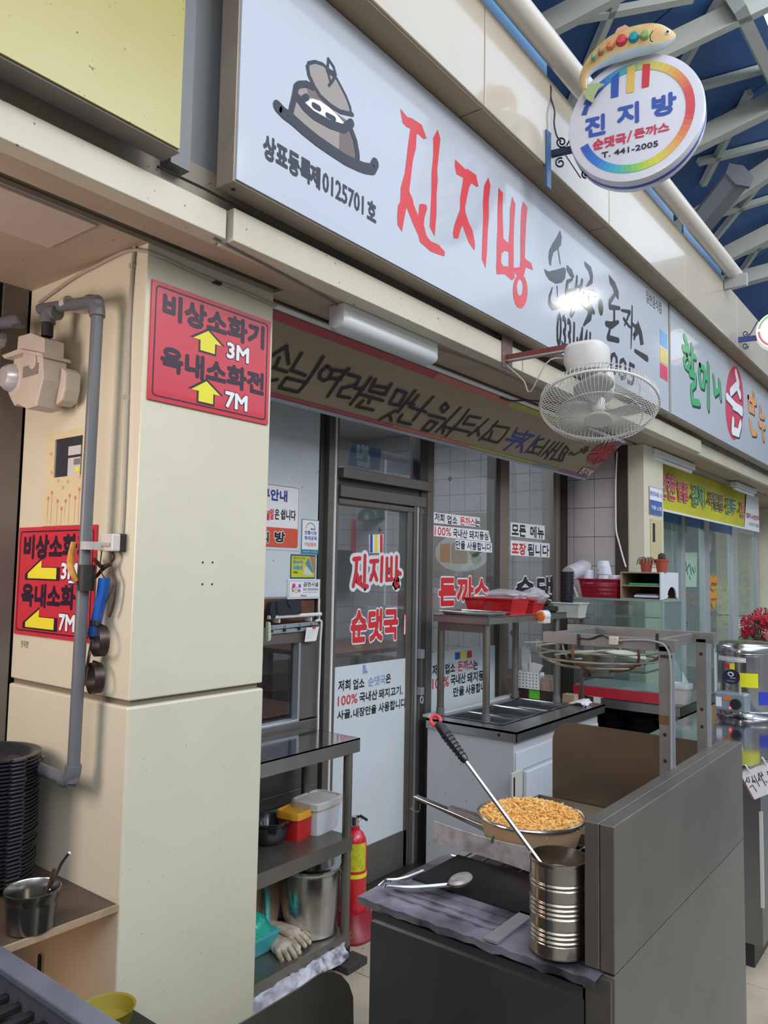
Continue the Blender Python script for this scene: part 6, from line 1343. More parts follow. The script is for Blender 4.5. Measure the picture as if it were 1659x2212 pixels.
b = MB(); c = gz(995, 1906, .022); b.lathe(c, [(0, -.006), (.02, -.002), (.026, .006), (.022, .012), (.010, .015), (0, .014)], 14, sx=1.5, sy=.8); b.build('scalloped_tip', mat('crusted_steel', (.42, .38, .36), .5, .5, noise=.3, scale=50), tg, smooth=True)
MB().tube([hin+V((0, 0, .008)), gz(820, 1918, .01), gz(818, 1912, .02), gz(830, 1902, .028), gz(845, 1903, .03)], .002, 6).build('wire_loop', STB, tg)
# hood frame with motor and wire guard
hf = thing('hood_frame', (1.9, .6, .9), 'grey steel frame with two drilled posts holding an upside-down fan motor over the stall', 'frame')
FRM = mat('grey_frame_steel', (.24, .235, .225), .45, .5, noise=.15, scale=12)
for x, nm in ((1.85, 'post'), (2.15, 'post')):
    MB().box(x-.0, x+.028, .587, .613, .86, 1.385).build('post', FRM, hf, bevel=.001)
    MB().box(x+.001, x+.004, .577, .587, .86, 1.385).build('post_flange', ALG, hf)
    for zz_ in ((1.18, 1.12) if x < 2 else (1.345, 1.20, 1.155)): MB().disc(FX(x), (-.600, zz_), .0045, .0006, n=10).build('bolt_hole', BLP, hf, fix=False)
b = MB(); b.box(1.85, 1.88, .575, .912, 1.372, 1.40); b.build('top_bar', FRM, hf, bevel=.001)
MB().box(2.15, 2.18, .567, .981, 1.375, 1.402).build('top_bar', FRM, hf, bevel=.001)
MB().box(1.875, 2.155, .89, .905, 1.372, 1.398).build('cross_bar', FRM, hf, bevel=.001); MB().box(1.88, 2.15, .62, .632, 1.372, 1.398).build('cross_bar', FRM, hf, bevel=.001)
MB().prism(Pl((0, 0, 1.372), (1, 0, 0), (0, 1, 0)), [(1.86, .91), (1.90, .93), (1.83, .955)], -.002, 0).build('corner_plate', ALG, hf)
mc_ = V((2.0, .765, 1.34)); z7 = FX(2.0).zoom(1080, 1200, 4.879)
def f7(x, y, o=0): return z7.pt(*z7.px(x, y), o)
mcen = f7(1035, 1150); mr = abs(f7(890, 1150).y-f7(1175, 1150).y)/2*1.12; mt = f7(1035, 1050).z; mb_ = f7(1035, 1275).z
WST = mat('oily_grey_metal', (.13, .13, .115), .5, .3, noise=.25, scale=15)
MB().lathe((mcen.x, mcen.y, mb_), [(0, 0), (mr*.92, 0), (mr, .004), (mr, (mt-mb_)*.55), (mr*.98, (mt-mb_)*.56), (mr*.98, mt-mb_), (mr*.6, mt-mb_+.004), (0, mt-mb_+.004)], 32).build('motor', WST, hf, smooth=True)
OLV = mat('olive_fan_blade', (.46, .46, .38), .5, noise=.2, scale=10)
for k in range(3):
    t0_ = R(200+120*k); pts = []
    for r_r, dt_ in ((.02, -.5), (.09, -.6), (.125, -.45), (.14, .0), (.12, .40), (.03, .5)): pts.append((r_r*math.cos(t0_+dt_), r_r*math.sin(t0_+dt_)))
    MB().prism(Pl((mcen.x, mcen.y, mt+.012), (1, 0, 0), (0, .985, .17 if k % 2 else -.17)), pts, 0, .002).build('blade', OLV, hf)
WG = mat('greasy_wire', (.30, .27, .20), .5, .3, noise=.3, scale=40); RST = mat('rusty_wire', (.16, .07, .03), .7, .2)
gc7 = V((mcen.x, mcen.y, 1.352))
def c7(r, h, n=40, a=0, e=360): return [gc7+V((r*math.cos(R(a+(e-a)*i/n)), r*math.sin(R(a+(e-a)*i/n)), h)) for i in range(n+1)]
Rw = .158
for r, h in ((Rw, 0.0), (Rw*.99, -.022), (Rw*.72, -.040)): MB().tube(c7(r, h)[:-1], .0028, 6, True).build('guard_ring', WG, hf, smooth=True)
for a in range(0, 360, 60):
    MB().tube(smooth_pts([gc7+V((Rw*math.cos(R(a)), Rw*math.sin(R(a)), .02)), gc7+V((Rw*math.cos(R(a)), Rw*math.sin(R(a)), -.015)), gc7+V((Rw*.7*math.cos(R(a+6)), Rw*.7*math.sin(R(a+6)), -.042)), gc7+V((mr*.9*math.cos(R(a+10)), mr*.9*math.sin(R(a+10)), -.055))]), .0035, 6).build('guard_arm', RST if a in (180, 240, 300) else WG, hf, smooth=True)
MB().cyl(f7(980, 1235, .0)+V((-mr-.006, 0, 0)), f7(980, 1235, .0)+V((-mr+.02, 0, 0)), .009, n=14).build('cable_gland', BLP, hf)
PZ = FX(1.85); c = PZ.px(1328, 1382)
MB().slab(PZ, c[0]-.011, c[0]+.011, c[1]-.012, c[1]+.008, .001, .012).build('connector_block', mat('cream_connector', (.55, .47, .38), .5), hf, bevel=.002)
MB().tube(smooth_pts([PZ.pt(*PZ.px(*p), .004) for p in ((1250,1378),(1275,1380),(1300,1372),(1318,1380))]), .0022, 6).build('wire', BLP, hf)
MB().tube(smooth_pts([PZ.pt(*PZ.px(*p), .005) for p in ((1335,1384),(1380,1382),(1420,1386),(1442,1400),(1450,1440),(1451,1560),(1452,1680))]), .0025, 6).build('wire', mat('grey_wire', (.28, .28, .28), .5), hf, smooth=True)
for x, y in ((1250, 1385), (1420, 1385)): q = PZ.px(x, y); MB().slab(PZ, q[0]-.003, q[0]+.003, q[1]-.018, q[1]+.018, -.001, .004).build('cable_tie', BLP, hf)
q = PZ.px(1440, 1418); MB().slab(PZ, q[0]-.014, q[0]+.012, q[1]-.003, q[1]+.003, -.001, .004).build('cable_tie', BLP, hf)
MB().slab(PZ, *sorted((PZ.px(1424, 1600)[0], PZ.px(1445, 1600)[0])), PZ.px(1430, 1565)[1], PZ.px(1430, 1545)[1], .0003, .0008).build('rust_stain', RST, hf)

# ================= LEFT FOREGROUND =================
zb = .673; bd = thing('shelf_board', (1.0, 2.0, .66), 'stained brown plywood shelf board fixed to the pillar side', 'shelf')
MB().box(.10, 1.216, 1.805, 2.42, .658, zb).build('board', mat('stained_board', (.085, .055, .04), .45, noise=.35, scale=6), bd); MB().box(.10, 1.216, 1.80, 1.806, .657, zb+.001).build('front_edging', PLY, bd)
# stack of black plates
PLM = mat('black_plate_melamine', (.014, .016, .02), .32)
pc = V((1.06, 2.195, zb+.012)); hp = .0102; first = None; n_pl = 33
random.seed(4)
for i in range(n_pl):
    loc = pc+V((random.uniform(-.0025, .0025), random.uniform(-.0025, .0025), i*hp+.001)); lab = 'black oval dish in the tall stack at the left edge'
    if first is None:
        first = thing('black_dish', loc, lab, 'dish', 'stack of black dishes on the shelf board')
        MB().lathe(loc, [(0, -.012), (.075, -.012), (.088, .002), (.105, .011), (.118, .012), (.118, .0175), (.104, .017), (.086, .006), (.07, -.006), (0, -.008)], 36, sx=1.0, sy=1.15).build('dish', PLM, first, smooth=True)
        MB().box(loc.x-.02, loc.x+.02, loc.y-.150, loc.y-.128, loc.z+.011, loc.z+.019).build('handle', PLM, first, bevel=.003)
    else:
        copytree(first, loc, lab)
    if i == n_pl-1: lastd = i
for o in [o for o in C.objects if o.get('group') == 'stack of black dishes on the shelf board'][-1:]: o['label'] = 'topmost black oval dish of the tall stack with its shiny hollow in view'
# steel cup with tongs
c = aZ(66, 2005, zb)+V((0, 0, 0)); cp = thing('steel_bucket', c, 'dented stainless steel bucket standing on the shelf board in front of the black dishes', 'bucket')
kr = 57/FPX*(c-CAM).dot(_f); chh = .092
MB().lathe(c, [(0, 0), (kr*.80, 0), (kr*.86, .004), (kr*.93, chh*.7), (kr*.93, chh*.78), (kr*.98, chh*.84), (kr*1.0, chh), (kr*1.03, chh+.002), (kr*.99, chh+.003), (kr*.96, chh), (kr*.90, chh*.78), (kr*.82, .006), (0, .005)], 40).build('body', mat('bucket_steel', (.34, .35, .33), .24, 1.0, noise=.2, scale=8, rnoise=.08), cp, smooth=True)
tt = thing('small_tongs', c+V((0, 0, .05)), 'small rusty tongs leaning in the stainless bucket', 'tongs')
e0 = c+V((.01, -.01, .012))
MB().tube([e0, aX(118, 1875, c.x+.01)], .0045, 8).build('arm', mat('rust_brown_arm', (.20, .10, .05), .4, .6), tt, smooth=True)
MB().tube([e0+V((0, .012, 0)), aX(133, 1865, c.x+.01), aX(150, 1842, c.x+.01)], .0035, 8).build('arm', STB, tt, smooth=True)
# neighbouring grill in the corner
gr = thing('steel_grill', (.75, 1.5, 0), 'grill with a grey steel front rail and dark bars in the bottom left corner', 'grill')
p0 = aZ(0, 2045, .75); p1 = aZ(270, 2212, .75); RLM = mat('blue_grey_rail', (.20, .23, .29), .35, .5, noise=.2, scale=8)
xr = (p0.x+p1.x)/2
MB().box(xr-.045, xr, .60, 2.2, .735, .752).build('rail_top', RLM, gr, bevel=.004); MB().box(xr-.010, xr, .60, 2.2, .62, .736).build('rail_side', RLM, gr)
MB().box(.30, xr-.04, .60, 2.1, .60, .66).build('fire_box', BLM, gr)
b0g = None
for i in range(26):
    y = .85+i*.048
    if b0g is None: b0g = MB().box(.32, xr-.045, y, y+.016, .70, .715).build('grate_bar', BLM, gr, bevel=.003); yg0 = y
    else: c_g = b0g.copy(); C.objects.link(c_g); c_g.location = (0, y-yg0, 0)
MB().box(xr-.005, xr+.0, .60, 2.2, 0, .62).build('body', STD, gr)
MB().box(.28, xr-.01, .60, .62, 0, .70).build('end_plate', STD, gr)
# yellow bowl below
yb_ = thing('yellow_bowl', (1.12, 1.62, 0), 'olive yellow plastic bowl showing at the foot of the pillar', 'bowl')
c = V((1.135, 1.705, .435)); MB().lathe(c, [(0, 0), (.04, 0), (.055, .02), (.062, .05), (.065, .053), (.060, .05), (.05, .02), (0, .006)], 32).build('bowl', mat('olive_yellow', (.30, .24, .03), .4), yb_, smooth=True)
stl = thing('low_stand', (c.x, c.y, 0), 'dark low stand under the yellow bowl', 'stand'); MB().box(c.x-.09, c.x+.09, c.y-.09, c.y+.09, 0, c.z-.001).build('stand', BLM, stl)
# grey shield plate with rounded corner
shp = thing('metal_shield', (1.3, 1.25, 0), 'dull grey steel plate with a rounded corner standing at the bottom of the photo', 'plate')
PLS = FY(1.25); zz9 = PLS.zoom(540, 1700, 4.319)
pts = [zz9.px(*p) for p in ((0, 2150), (480, 1860), (640, 1745), (700, 1722), (770, 1720), (850, 1755), (920, 1840), (958, 1960), (962, 2300))]
xb0 = pts[0][0]-.15; pts = [(xb0, 0.01), (xb0, pts[0][1]+.06*0)]+pts+[(pts[-1][0], .01)]
MB().prism(PLS, pts, -.002, .002).build('plate', STD, shp)
MB().box(xb0, pts[-1][0], 1.2, 1.3, 0, .012).build('foot', STD, shp)
# ================= COLD COUNTER =================
FX0, FX1, FY0, FY1 = 3.31, 4.385, 1.765, 2.285
fc = thing('cold_counter', (3.8, 2.0, 0), 'white cold counter with steel top, hinged door and sunken pans below the middle window', 'counter')
WEN = mat('white_enamel', (.50, .52, .55), .35, noise=.06, scale=3, specks=.003, dirt=(.2, .15, .1))
MB().box(FX0+.012, FX1-.06, FY0+.02, FY1, .04, .755).build('cabinet', WEN, fc, bevel=.003)
MB().box(FX0+.10, FX1-.12, FY0-.004, FY0+.018, .06, .60).build('door', mat('white_door_enamel', (.56, .60, .64), .3), fc, bevel=.004)
MB().box(FX0+.02, FX1-.07, FY0+.012, FY0+.02, .612, .70).build('front_panel', mat('white_door_enamel', (.56, .60, .64), .3), fc, bevel=.002)
hg = MB(); q = FY(FY0-.006).zoom(850, 1500, 3.318)
hh0 = q.px(835, 565); hh1 = q.px(912, 720)
hinge = MB().slab(q, hh0[0], hh1[0], hh1[1], hh0[1], 0, .012).build('hinge', mat('yellowed_hinge', (.52, .50, .44), .4), fc, bevel=.003)
MB().slab(q, hh0[0]+.012, hh0[0]+.024, hh1[1]-.06, hh1[1]+.10, .0, .014).build('hinge_slot', BLP, hinge)
TOPM = mat('wet_steel_top', (.40, .40, .40), .26, .8, noise=.2, scale=6, rnoise=.06)
b = MB(); b.box(FX0, FX0+.10, FY0, FY1, .79, .80); b.box(FX1-.16, FX1, FY0, FY1, .79, .80); b.box(FX0+.10, FX1-.16, FY0, FY0+.13, .79, .80); b.box(FX0+.10, FX1-.16, FY1-.04, FY1, .79, .80); b.build('top', TOPM, fc)
b = MB(); b.box(FX0, FX1, FY0, FY0+.004, .752, .80); b.box(FX0, FX0+.004, FY0, FY1, .752, .80); b.box(FX1-.004, FX1, FY0, FY1, .752, .80); b.build('top_skirt', STN, fc)
MB().box(FX0+.1, FX1-.16, FY0+.13, FY1-.04, .70, .705).build('well_floor', STD, fc)
b = MB()
for y in (1.86, 2.17): b.disc(FX(FX0-.0), (-y, .775), .008, .0006, n=10)
for i, y in enumerate((1.87, 2.13)): pass
b.build('skirt_hole', BLP, fc, fix=False, kind='stuff')
xs = [FX0+.10, 3.62, 3.90, FX1-.16]
for i in range(3):
    x0, x1 = xs[i]+.004, xs[i+1]-.004; y0, y1 = FY0+.135, FY1-.045
    t = MB(); P4 = lambda d, z_: [V((x0+d, y0+d, z_)), V((x1-d, y0+d, z_)), V((x1-d, y1-d, z_)), V((x0+d, y1-d, z_))]
    rings = [P4(-.004, .803), P4(.012, .806), P4(.016, .800), P4(.024, .72)]
    for r_ in rings: t.v += r_
    t.f += [(4*k+j, 4*k+(j+1) % 4, 4*(k+1)+(j+1) % 4, 4*(k+1)+j) for k in range(3) for j in range(4)]+[(12, 13, 14, 15)]
    o = t.build('sunken_pan', mat('pan_mirror_steel', (.36, .37, .38), .16, 1.0), fc, bevel=.004)
MB().box(FX0+.02, FX1, FY1, FY1+.035, .80, .812).build('white_ledge', WEN, fc)
# shelf over the counter
ov = thing('over_shelf', (3.8, 2.1, .80), 'steel shelf on four round posts above the cold counter', 'shelf')
zo = aX(1050, 1334, 3.385).z; zo2 = zo-.036; OY0, OY1, OX0, OX1 = 1.965, 2.30, 3.385, 4.30
MB().box(OX0, OX1, OY0, OY1, zo-.004, zo).build('shelf', STN, ov)
b = MB(); b.box(OX0, OX1, OY0, OY0+.003, zo2, zo-.001); b.box(OX0, OX0+.003, OY0, OY1, zo2, zo-.001); b.build('skirt', STN, ov, bevel=.0008)
MB().box(OX0+.02, OX0+.05, OY0+.03, OY1-.02, zo2-.045, zo2-.002).build('end_brace', STD, ov)
for x, y in ((3.418, 1.995), (3.425, 2.275), (4.21, 2.255), (4.225, 1.995)):
    MB().cyl((x, y, .803), (x, y, zo2+.03), .0185, n=16).build('post', STD, ov, smooth=True); MB().cyl((x, y, .803), (x, y, .845), .0225, .0205, n=14).build('foot', mat('dark_grey_foot', (.12, .12, .12), .5), ov)
# tray, baskets, bags, cups on the shelf
def pan_tray(p0, p1, z_, h, m, t, name='tray', fl=.012):
    x0, y0 = p0; x1, y1 = p1; b = MB()
    P4 = lambda d, zz_: [V((x0+d, y0+d, zz_)), V((x1-d, y0+d, zz_)), V((x1-d, y1-d, zz_)), V((x0+d, y1-d, zz_))]
    rr = [P4(fl+.010, z_), P4(.010, z_+h), P4(0, z_+h), P4(0, z_+h-.003)]
    for r_ in rr: b.v += r_
    b.f += [(3, 2, 1, 0)]+[(4*k+j, 4*k+(j+1) % 4, 4*(k+1)+(j+1) % 4, 4*(k+1)+j) for k in range(3) for j in range(4)]
    return b.build(name, m, t, bevel=.003)
ty = thing('steel_tray', (3.5, 2.13, zo), 'shallow stainless tray at the left end of the over-shelf', 'tray')
pan_tray((3.41, 1.975), (3.63, 2.285), zo, .022, STB, ty)
def basket(name, x0, x1, y0, y1, z_, h, m, label, rows=2, taper=.02, grp=None, pitch=.010):
    t = thing(name, ((x0+x1)/2, (y0+y1)/2, z_), label, 'basket', grp)
    b = MB(); B4 = [V((x0+taper, y0+taper, 0)), V((x1-taper, y0+taper, 0)), V((x1-taper, y1-taper, 0)), V((x0+taper, y1-taper, 0))]; T4 = [V((x0, y0, 0)), V((x1, y0, 0)), V((x1, y1, 0)), V((x0, y1, 0))]
    lv = lambda f: [p*(1-f)+q*f+V((0, 0, z_+h*f)) for p, q in zip(B4, T4)]
    n_ = rows; bands = [(0, .12)]+[((.12+.70*(i+1)/n_)-.06, .12+.70*(i+1)/n_) for i in range(n_-1)]+[(.82, 1.0)]
    for f0, f1 in bands:
        a, c = lv(f0), lv(f1)
        for j in range(4): b.add([a[j], a[(j+1) % 4], c[(j+1) % 4], c[j]], [(0, 1, 2, 3)])
    b.add(lv(0.01), [(0, 1, 2, 3)])
    o = b.build('wall', m, t, fix=False); o.modifiers.new('t', 'SOLIDIFY').thickness = .002
    s_ = MB()
    a, c = lv(.10), lv(.84)
    for j in range(4):
        L_ = (T4[(j+1) % 4]-T4[j]).length; k_n = int(L_/pitch)
        for i in range(k_n):
            u_ = (i+.5)/k_n; p = a[j].lerp(a[(j+1) % 4], u_); q = c[j].lerp(c[(j+1) % 4], u_); w_ = (T4[(j+1) % 4]-T4[j]).normalized()*pitch*.28
            s_.add([p-w_, p+w_, q+w_, q-w_], [(0, 1, 2, 3)])
    o = s_.build('slats', m, t, fix=False, kind='stuff'); o.modifiers.new('t', 'SOLIDIFY').thickness = .002
    r_ = lv(1.0); cen = sum(r_, V((0, 0, 0)))/4; b = MB()
    b.tube([p+(p-cen).normalized()*.006 for p in r_], .005, 6, True); b.build('rim', m, t)
    return t
basket('red_basket', 3.655, 3.86, 1.98, 2.28, zo, .085, REDP, 'bright red plastic basket behind the steel tray on the over-shelf', 1)
basket('red_basket', 3.93, 4.08, 1.99, 2.27, zo, .075, REDP, 'second red basket under the clear plastic bags on the over-shelf', 1)
PLB = mat('translucent_plastic_bag', (.66, .64, .68), .25, alpha=.55, noise=.1, scale=20)
def bag(name, c, sx_, sy_, sz_, m, label, seed, amp=.14):
    random.seed(seed); t = thing(name, c, label, 'bag'); bm = bmesh.new(); bmesh.ops.create_icosphere(bm, subdivisions=3, radius=1)
    b = MB(); b.v = []
    ph = [random.uniform(0, 6) for _ in range(6)]
    for v in bm.verts:
        n_ = 1+amp*(math.sin(v.co.x*5+ph[0])+math.sin(v.co.y*6+ph[1])+math.sin(v.co.z*7+ph[2]))*.5+random.uniform(-.05, .05)
        b.v.append(V(c)+V((v.co.x*sx_*n_, v.co.y*sy_*n_, max(-.8, v.co.z)*sz_*n_)))
    b.f = [tuple(v.index for v in f.verts) for f in bm.faces]; bm.free(); b.build('film', m, t, smooth=True, auto=20); return t
bag('plastic_bag', (3.78, 2.10, zo+.105), .09, .13, .03, PLB, 'clear plastic bag draped over the bright red basket', 2)
bag('plastic_bag', (4.02, 2.03, zo+.095), .10, .08, .045, PLB, 'crumpled clear plastic bag at the right end of the over-shelf', 9)
# alarm bell on the shelf edge
q = aX(1152, 1345, 3.95); ab = thing('signal_light', q, 'small white and orange signal light on the edge of the over-shelf', 'lamp')
x_, y_ = 3.955, 1.945; zl_ = zo2
MB().box(x_-.035, x_+.045, y_-.022, y_+.019, zo-.05, zo-.012).build('base', mat('cream_plastic', (.62, .60, .52), .4), ab, bevel=.003)
MB().lathe((x_-.035, y_, zo-.006), [(0, 0), (.026, 0), (.028, .006), (.028, .07), (.02, .078), (0, .078)], 20, ax=(1, 0, 0)).build('lamp_body', WPL, ab, smooth=True)
MB().lathe((x_-.040, y_, zo-.012), [(0, -.004), (.022, 0), (.0275, .006)], 20, ax=(1, 0, 0)).build('orange_lens', mat('orange_lens', (.80, .18, .02), .3), ab, smooth=True)
# things on the counter behind the pans
hb_ = thing('wooden_block', (4.05, 2.0, .80), 'dark stained wooden board across the end of the cold counter', 'board')
MB().box(4.26, 4.30, 2.03, 2.27, .801, .855).build('board', mat('dark_stained_wood', (.07, .035, .025), .5, noise=.3, scale=10), hb_, bevel=.002)
MB().box(4.26, 4.32, 1.90, 1.975, .801, .850).build('block', PLY, hb_, bevel=.002)
gcd = thing('green_card', (4.25, 2.1, .81), 'bright green card on the dark wooden board', 'card')
qg = FX(4.257); g0 = qg.px(1143, 1508); g1 = qg.px(1166, 1490); MB().slab(qg, g0[0], g1[0], g0[1], g1[1]+.004, 0, .002).build('card', mat('bright_green_card', (.12, .50, .03), .5), gcd)
hx = 4.275; qh = FX(hx-.03); a = qh.px(1116, 1498); b1 = qh.px(1166, 1458)
ck = thing('chopstick_holder', (hx, 2.2, .856), 'white perforated holder with wrapped chopsticks and paper sleeves', 'holder')
zbm = .856; A_, B_ = a[0], b1[0]; zt1 = b1[1]+.01
b = MB(); b.slab(qh, A_, B_, zbm, zt1, -.06, -.0585); b.slab(qh, A_, A_+.002, zbm, zt1, -.06, 0); b.slab(qh, B_-.002, B_, zbm, zt1, -.06, 0); b.slab(qh, A_, B_, zbm, zbm+.002, -.06, 0); b.slab(qh, A_, B_, zbm, zt1, -.002, 0); b.build('box', WPL, ck)
b = MB()
for i in range(6):
    for j in range(5): b.disc(qh, (A_+.022+i*(B_-A_-.044)/5, zbm+.014+j*(zt1-zbm-.028)/4), .0042, .0004, n=8)
b.build('holes', mat('hole_dark', (.08, .08, .08), .6), ck, fix=False, kind='stuff')
sv = mat('paper_sleeve', (.70, .70, .72), .6)
random.seed(5); n0 = None
for i in range(6):
    u_ = A_+.012+i*.013; tp_ = zt1+.14+.012*math.sin(i*2); 
    MB().prism(qh, [(u_, zbm+.02), (u_+.016, zbm+.02), (u_+.013-.004*i*.5, tp_), (u_-.006+.001*i, tp_)], -.05+.006*i, -.049+.006*i).build('chopstick_sleeve', sv, ck)
text(qh, '위생젓가락', (A_+.016, zt1+.02), (A_+.022, zt1+.085), mat('sleeve_ink', (.2, .2, .25), .5), ck, off=-.012, metric=True)
for i in range(10):
    u_ = A_+.045+i*.007; ang = R(-18+i*6.5); L_ = .085-.002*abs(i-5)
    MB().prism(qh, [(u_, zt1-.03), (u_+.010, zt1-.03), (u_+.014+L_*math.sin(ang), zt1-.03+L_), (u_+L_*math.sin(ang), zt1-.03+L_+.004)], -.03+.002*i, -.029+.002*i).build('napkin', sv, ck)
jr = thing('sauce_jar', (hx, 2.0, .856), 'clear plastic jar with brown sauce beside the chopstick holder', 'jar')
ja = qh.px(1167, 1480)[0]; jb = qh.px(1194, 1480)[0]; jc = V((hx+.005, -(ja+jb)/2, .8565)); rj = (jb-ja)/2*.98
MB().lathe(jc, [(0, 0), (rj, 0), (rj, .085), (rj*.98, .088)], 4*6, power=5).build('jar', glass('jar_plastic', (.9, .85, .78), 1.4, .15), jr, smooth=True)
MB().lathe(jc, [(0, .003), (rj*.93, .003), (rj*.93, .07), (0, .072)], 24, power=5).build('sauce', mat('brown_sauce', (.28, .13, .05), .5, noise=.4, scale=60, col2=(.42, .26, .13)), jr, smooth=True)
crumple('paper_towel', 'crumpled white paper towel on the right end of the cold counter', [(4.18, 1.80, .802), (4.34, 1.82, .802), (4.35, 1.90, .805), (4.20, 1.90, .805)], .012, WPL, 8)
bpy.data.objects['paper_towel']['category'] = 'paper'
# ================= BACK TABLE AND DISPLAY CASE =================
BX0, BX1, BY0, BY1, ZB = 4.585, 5.14, 1.395, 2.07, .80
bt = thing('back_table', (4.9, 1.7, 0), 'stainless table carrying the glass display case beside the far pillar', 'table')
MB().box(BX0, BX1+.22, BY0, BY1, ZB-.004, ZB).build('tabletop', STN, bt); b = MB(); b.box(BX0, BX0+.003, BY0, BY1, ZB-.055, ZB-.001); b.box(BX0, BX1+.22, BY0, BY0+.003, ZB-.055, ZB-.001); b.build('skirt', STN, bt)
for x in (BX0+.03, BX1+.19):
    for y in (BY0+.03, BY1-.03): MB().cyl((x, y, 0), (x, y, ZB-.01), .019, n=12).build('leg', STD, bt, smooth=True)
MB().box(BX0+.10, BX1+.2, BY0+.10, BY1-.03, .26, .27).build('lower_shelf', STD, bt); MB().box(BX1+.19, BX1+.2, BY0+.01, BY1, .02, .78).build('shade_panel', BLP, bt); MB().box(BX0+.05, BX1+.19, BY1-.012, BY1-.002, .02, .78).build('shade_panel', BLP, bt)  # black upright panels added to darken the space under the table
# black pots stacked under the table
fp = None
for s_, (x, y) in enumerate(((4.80, 1.68), (4.84, 1.90))):
    for i in range(9):
        loc = V((x, y, .271+i*.045)); 
        lab = ('black iron bowl in the stack under the table nearer the street' if s_ == 0 else 'black iron bowl in the stack under the table nearer the wall')
        lb_o = ['lowest', 'second lowest', 'third lowest', 'fourth lowest', 'middle', 'fourth highest', 'third highest', 'second highest', 'topmost'][i]; lab = lb_o+' '+lab.replace('black iron bowl in', 'black iron bowl of')
        if fp is None:
            fp = thing('iron_bowl', loc, lab, 'bowl', 'black iron bowls under the back table'); MB().lathe(loc, [(0, 0), (.07, 0), (.09, .02), (.10, .05), (.108, .056), (.10, .056), (.085, .02), (0, .008)], 28).build('bowl', mat('black_iron_shine', (.02, .02, .025), .25, coat=.4), fp, smooth=True)
        else: copytree(fp, loc, lab)
DG = glass('display_glass', (.80, .88, .86), 1.6, .05); GE = mat('green_glass_edge', (.20, .34, .30), .2)
dc = thing('display_case', (4.85, 1.8, ZB), 'empty glass display case with a red base on the back table', 'display case')
zc0, zc1 = .90, 1.40; CX0, CX1, CY0, CY1 = BX0+.01, 4.96, 1.50, 2.05
MB().box(CX0-.004, CX1+.004, CY0-.004, CY1+.004, ZB+.001, .862).build('red_base', mat('red_case_base', (.50, .03, .05), .3), dc, bevel=.003)
MB().box(CX0+.01, CX1-.01, CY0+.01, CY1-.01, .863, .870).build('white_floor', mat('pale_case_floor', (.55, .60, .60), .2), dc)
for nm, bx_ in (('glass_left', (CX0, CX0+.005, CY0, CY1, .862, zc1)), ('glass_front', (CX0+.006, CX1, CY0, CY0+.005, .862, zc1)), ('glass_right', (CX1-.005, CX1, CY0+.006, CY1, .862, zc1)), ('glass_top', (CX0, CX1, CY0, CY1, zc1, zc1+.006))): MB().box(*bx_).build(nm, DG, dc)
for zz_ in (1.05, 1.21, 1.30): MB().box(CX0+.008, CX1-.01, CY0+.01, CY1-.01, zz_, zz_+.005).build('glass_shelf', DG, dc); MB().box(CX0+.006, CX0+.008, CY0+.01, CY1-.01, zz_-.001, zz_+.006).build('shelf_edge', GE, dc)
b = MB(); b.box(CX0-.002, CX0+.004, CY0-.002, CY0+.004, .862, zc1); b.box(CX1-.004, CX1+.002, CY0-.002, CY0+.004, .862, zc1); b.box(CX0-.003, CX0+.0, CY0, CY1, zc1-.004, zc1+.008); b.box(CX0, CX1, CY0-.003, CY0, zc1-.004, zc1+.008); b.build('glass_edge', GE, dc)
ZT = zc1+.007
# organiser
ox0, ox1 = 4.60, 4.93; oy0, oy1 = aX(1428, 1290, 4.60).y, aX(1340, 1290, 4.60).y; oh = .165
og = thing('wooden_organiser', (4.7, 1.6, ZT), 'white sided wooden organiser box with two shelves on the display case', 'box')
WW = mat('white_melamine', (.62, .63, .66), .4)
MB().box(ox0, ox1, oy1-.008, oy1, ZT, ZT+oh).build('side', PLY, og); MB().box(ox0, ox1, oy0+.008, oy1-.008, ZT+oh-.008, ZT+oh).build('top', PLY, og)
MB().box(ox0, ox1, oy0+.008, oy1-.008, ZT, ZT+.006).build('bottom', PLY, og); MB().box(ox0+.002, ox1, oy0+.008, oy1-.008, ZT+oh*.47, ZT+oh*.47+.008).build('shelf', PLY, og)
MB().box(ox1-.008, ox1, oy0+.008, oy1-.008, ZT+.006, ZT+oh-.008).build('back', mat('dark_back', (.05, .05, .05), .6), og)
qo = FY(oy0); xa_, xb_ = ox0, ox1; cxo = (xa_+xb_)/2+.04
arc = [(cxo+.09*math.cos(R(t)), ZT+.01+.068*math.sin(R(t))) for t in range(0, 181, 20)]
MB().prism(qo, [(xa_, ZT), (xa_, ZT+oh), (xb_, ZT+oh), (xb_, ZT)]+arc[:], -.008, 0).build('side_with_arch', WW, og)
def simple_thing(nm, lab, cat, p, fn, grp=None): t = thing(nm, p, lab, cat, grp); fn(t); return t
simple_thing('green_tray', 'flat green tray on the upper shelf of the organiser', 'tray', (4.7, 1.6, ZT+oh*.47+.008), lambda t: MB().box(ox0+.01, ox0+.2, oy0+.02, oy1-.05, ZT+oh*.47+.009, ZT+oh*.47+.020).build('tray', mat('green_tray', (.02, .42, .16), .4), t, bevel=.003))
simple_thing('kitchen_scale', 'lilac and grey kitchen scale on the bottom of the organiser', 'scale', (4.7, 1.6, ZT+.006), lambda t: (MB().box(ox0+.01, ox0+.2, oy0+.02, oy1-.08, ZT+.012, ZT+.026).build('base', mat('lilac_plastic', (.58, .54, .70), .4), t, bevel=.003), MB().box(ox0+.02, ox0+.19, oy0+.03, oy1-.09, ZT+.026, ZT+.034).build('platform', STD, t)))
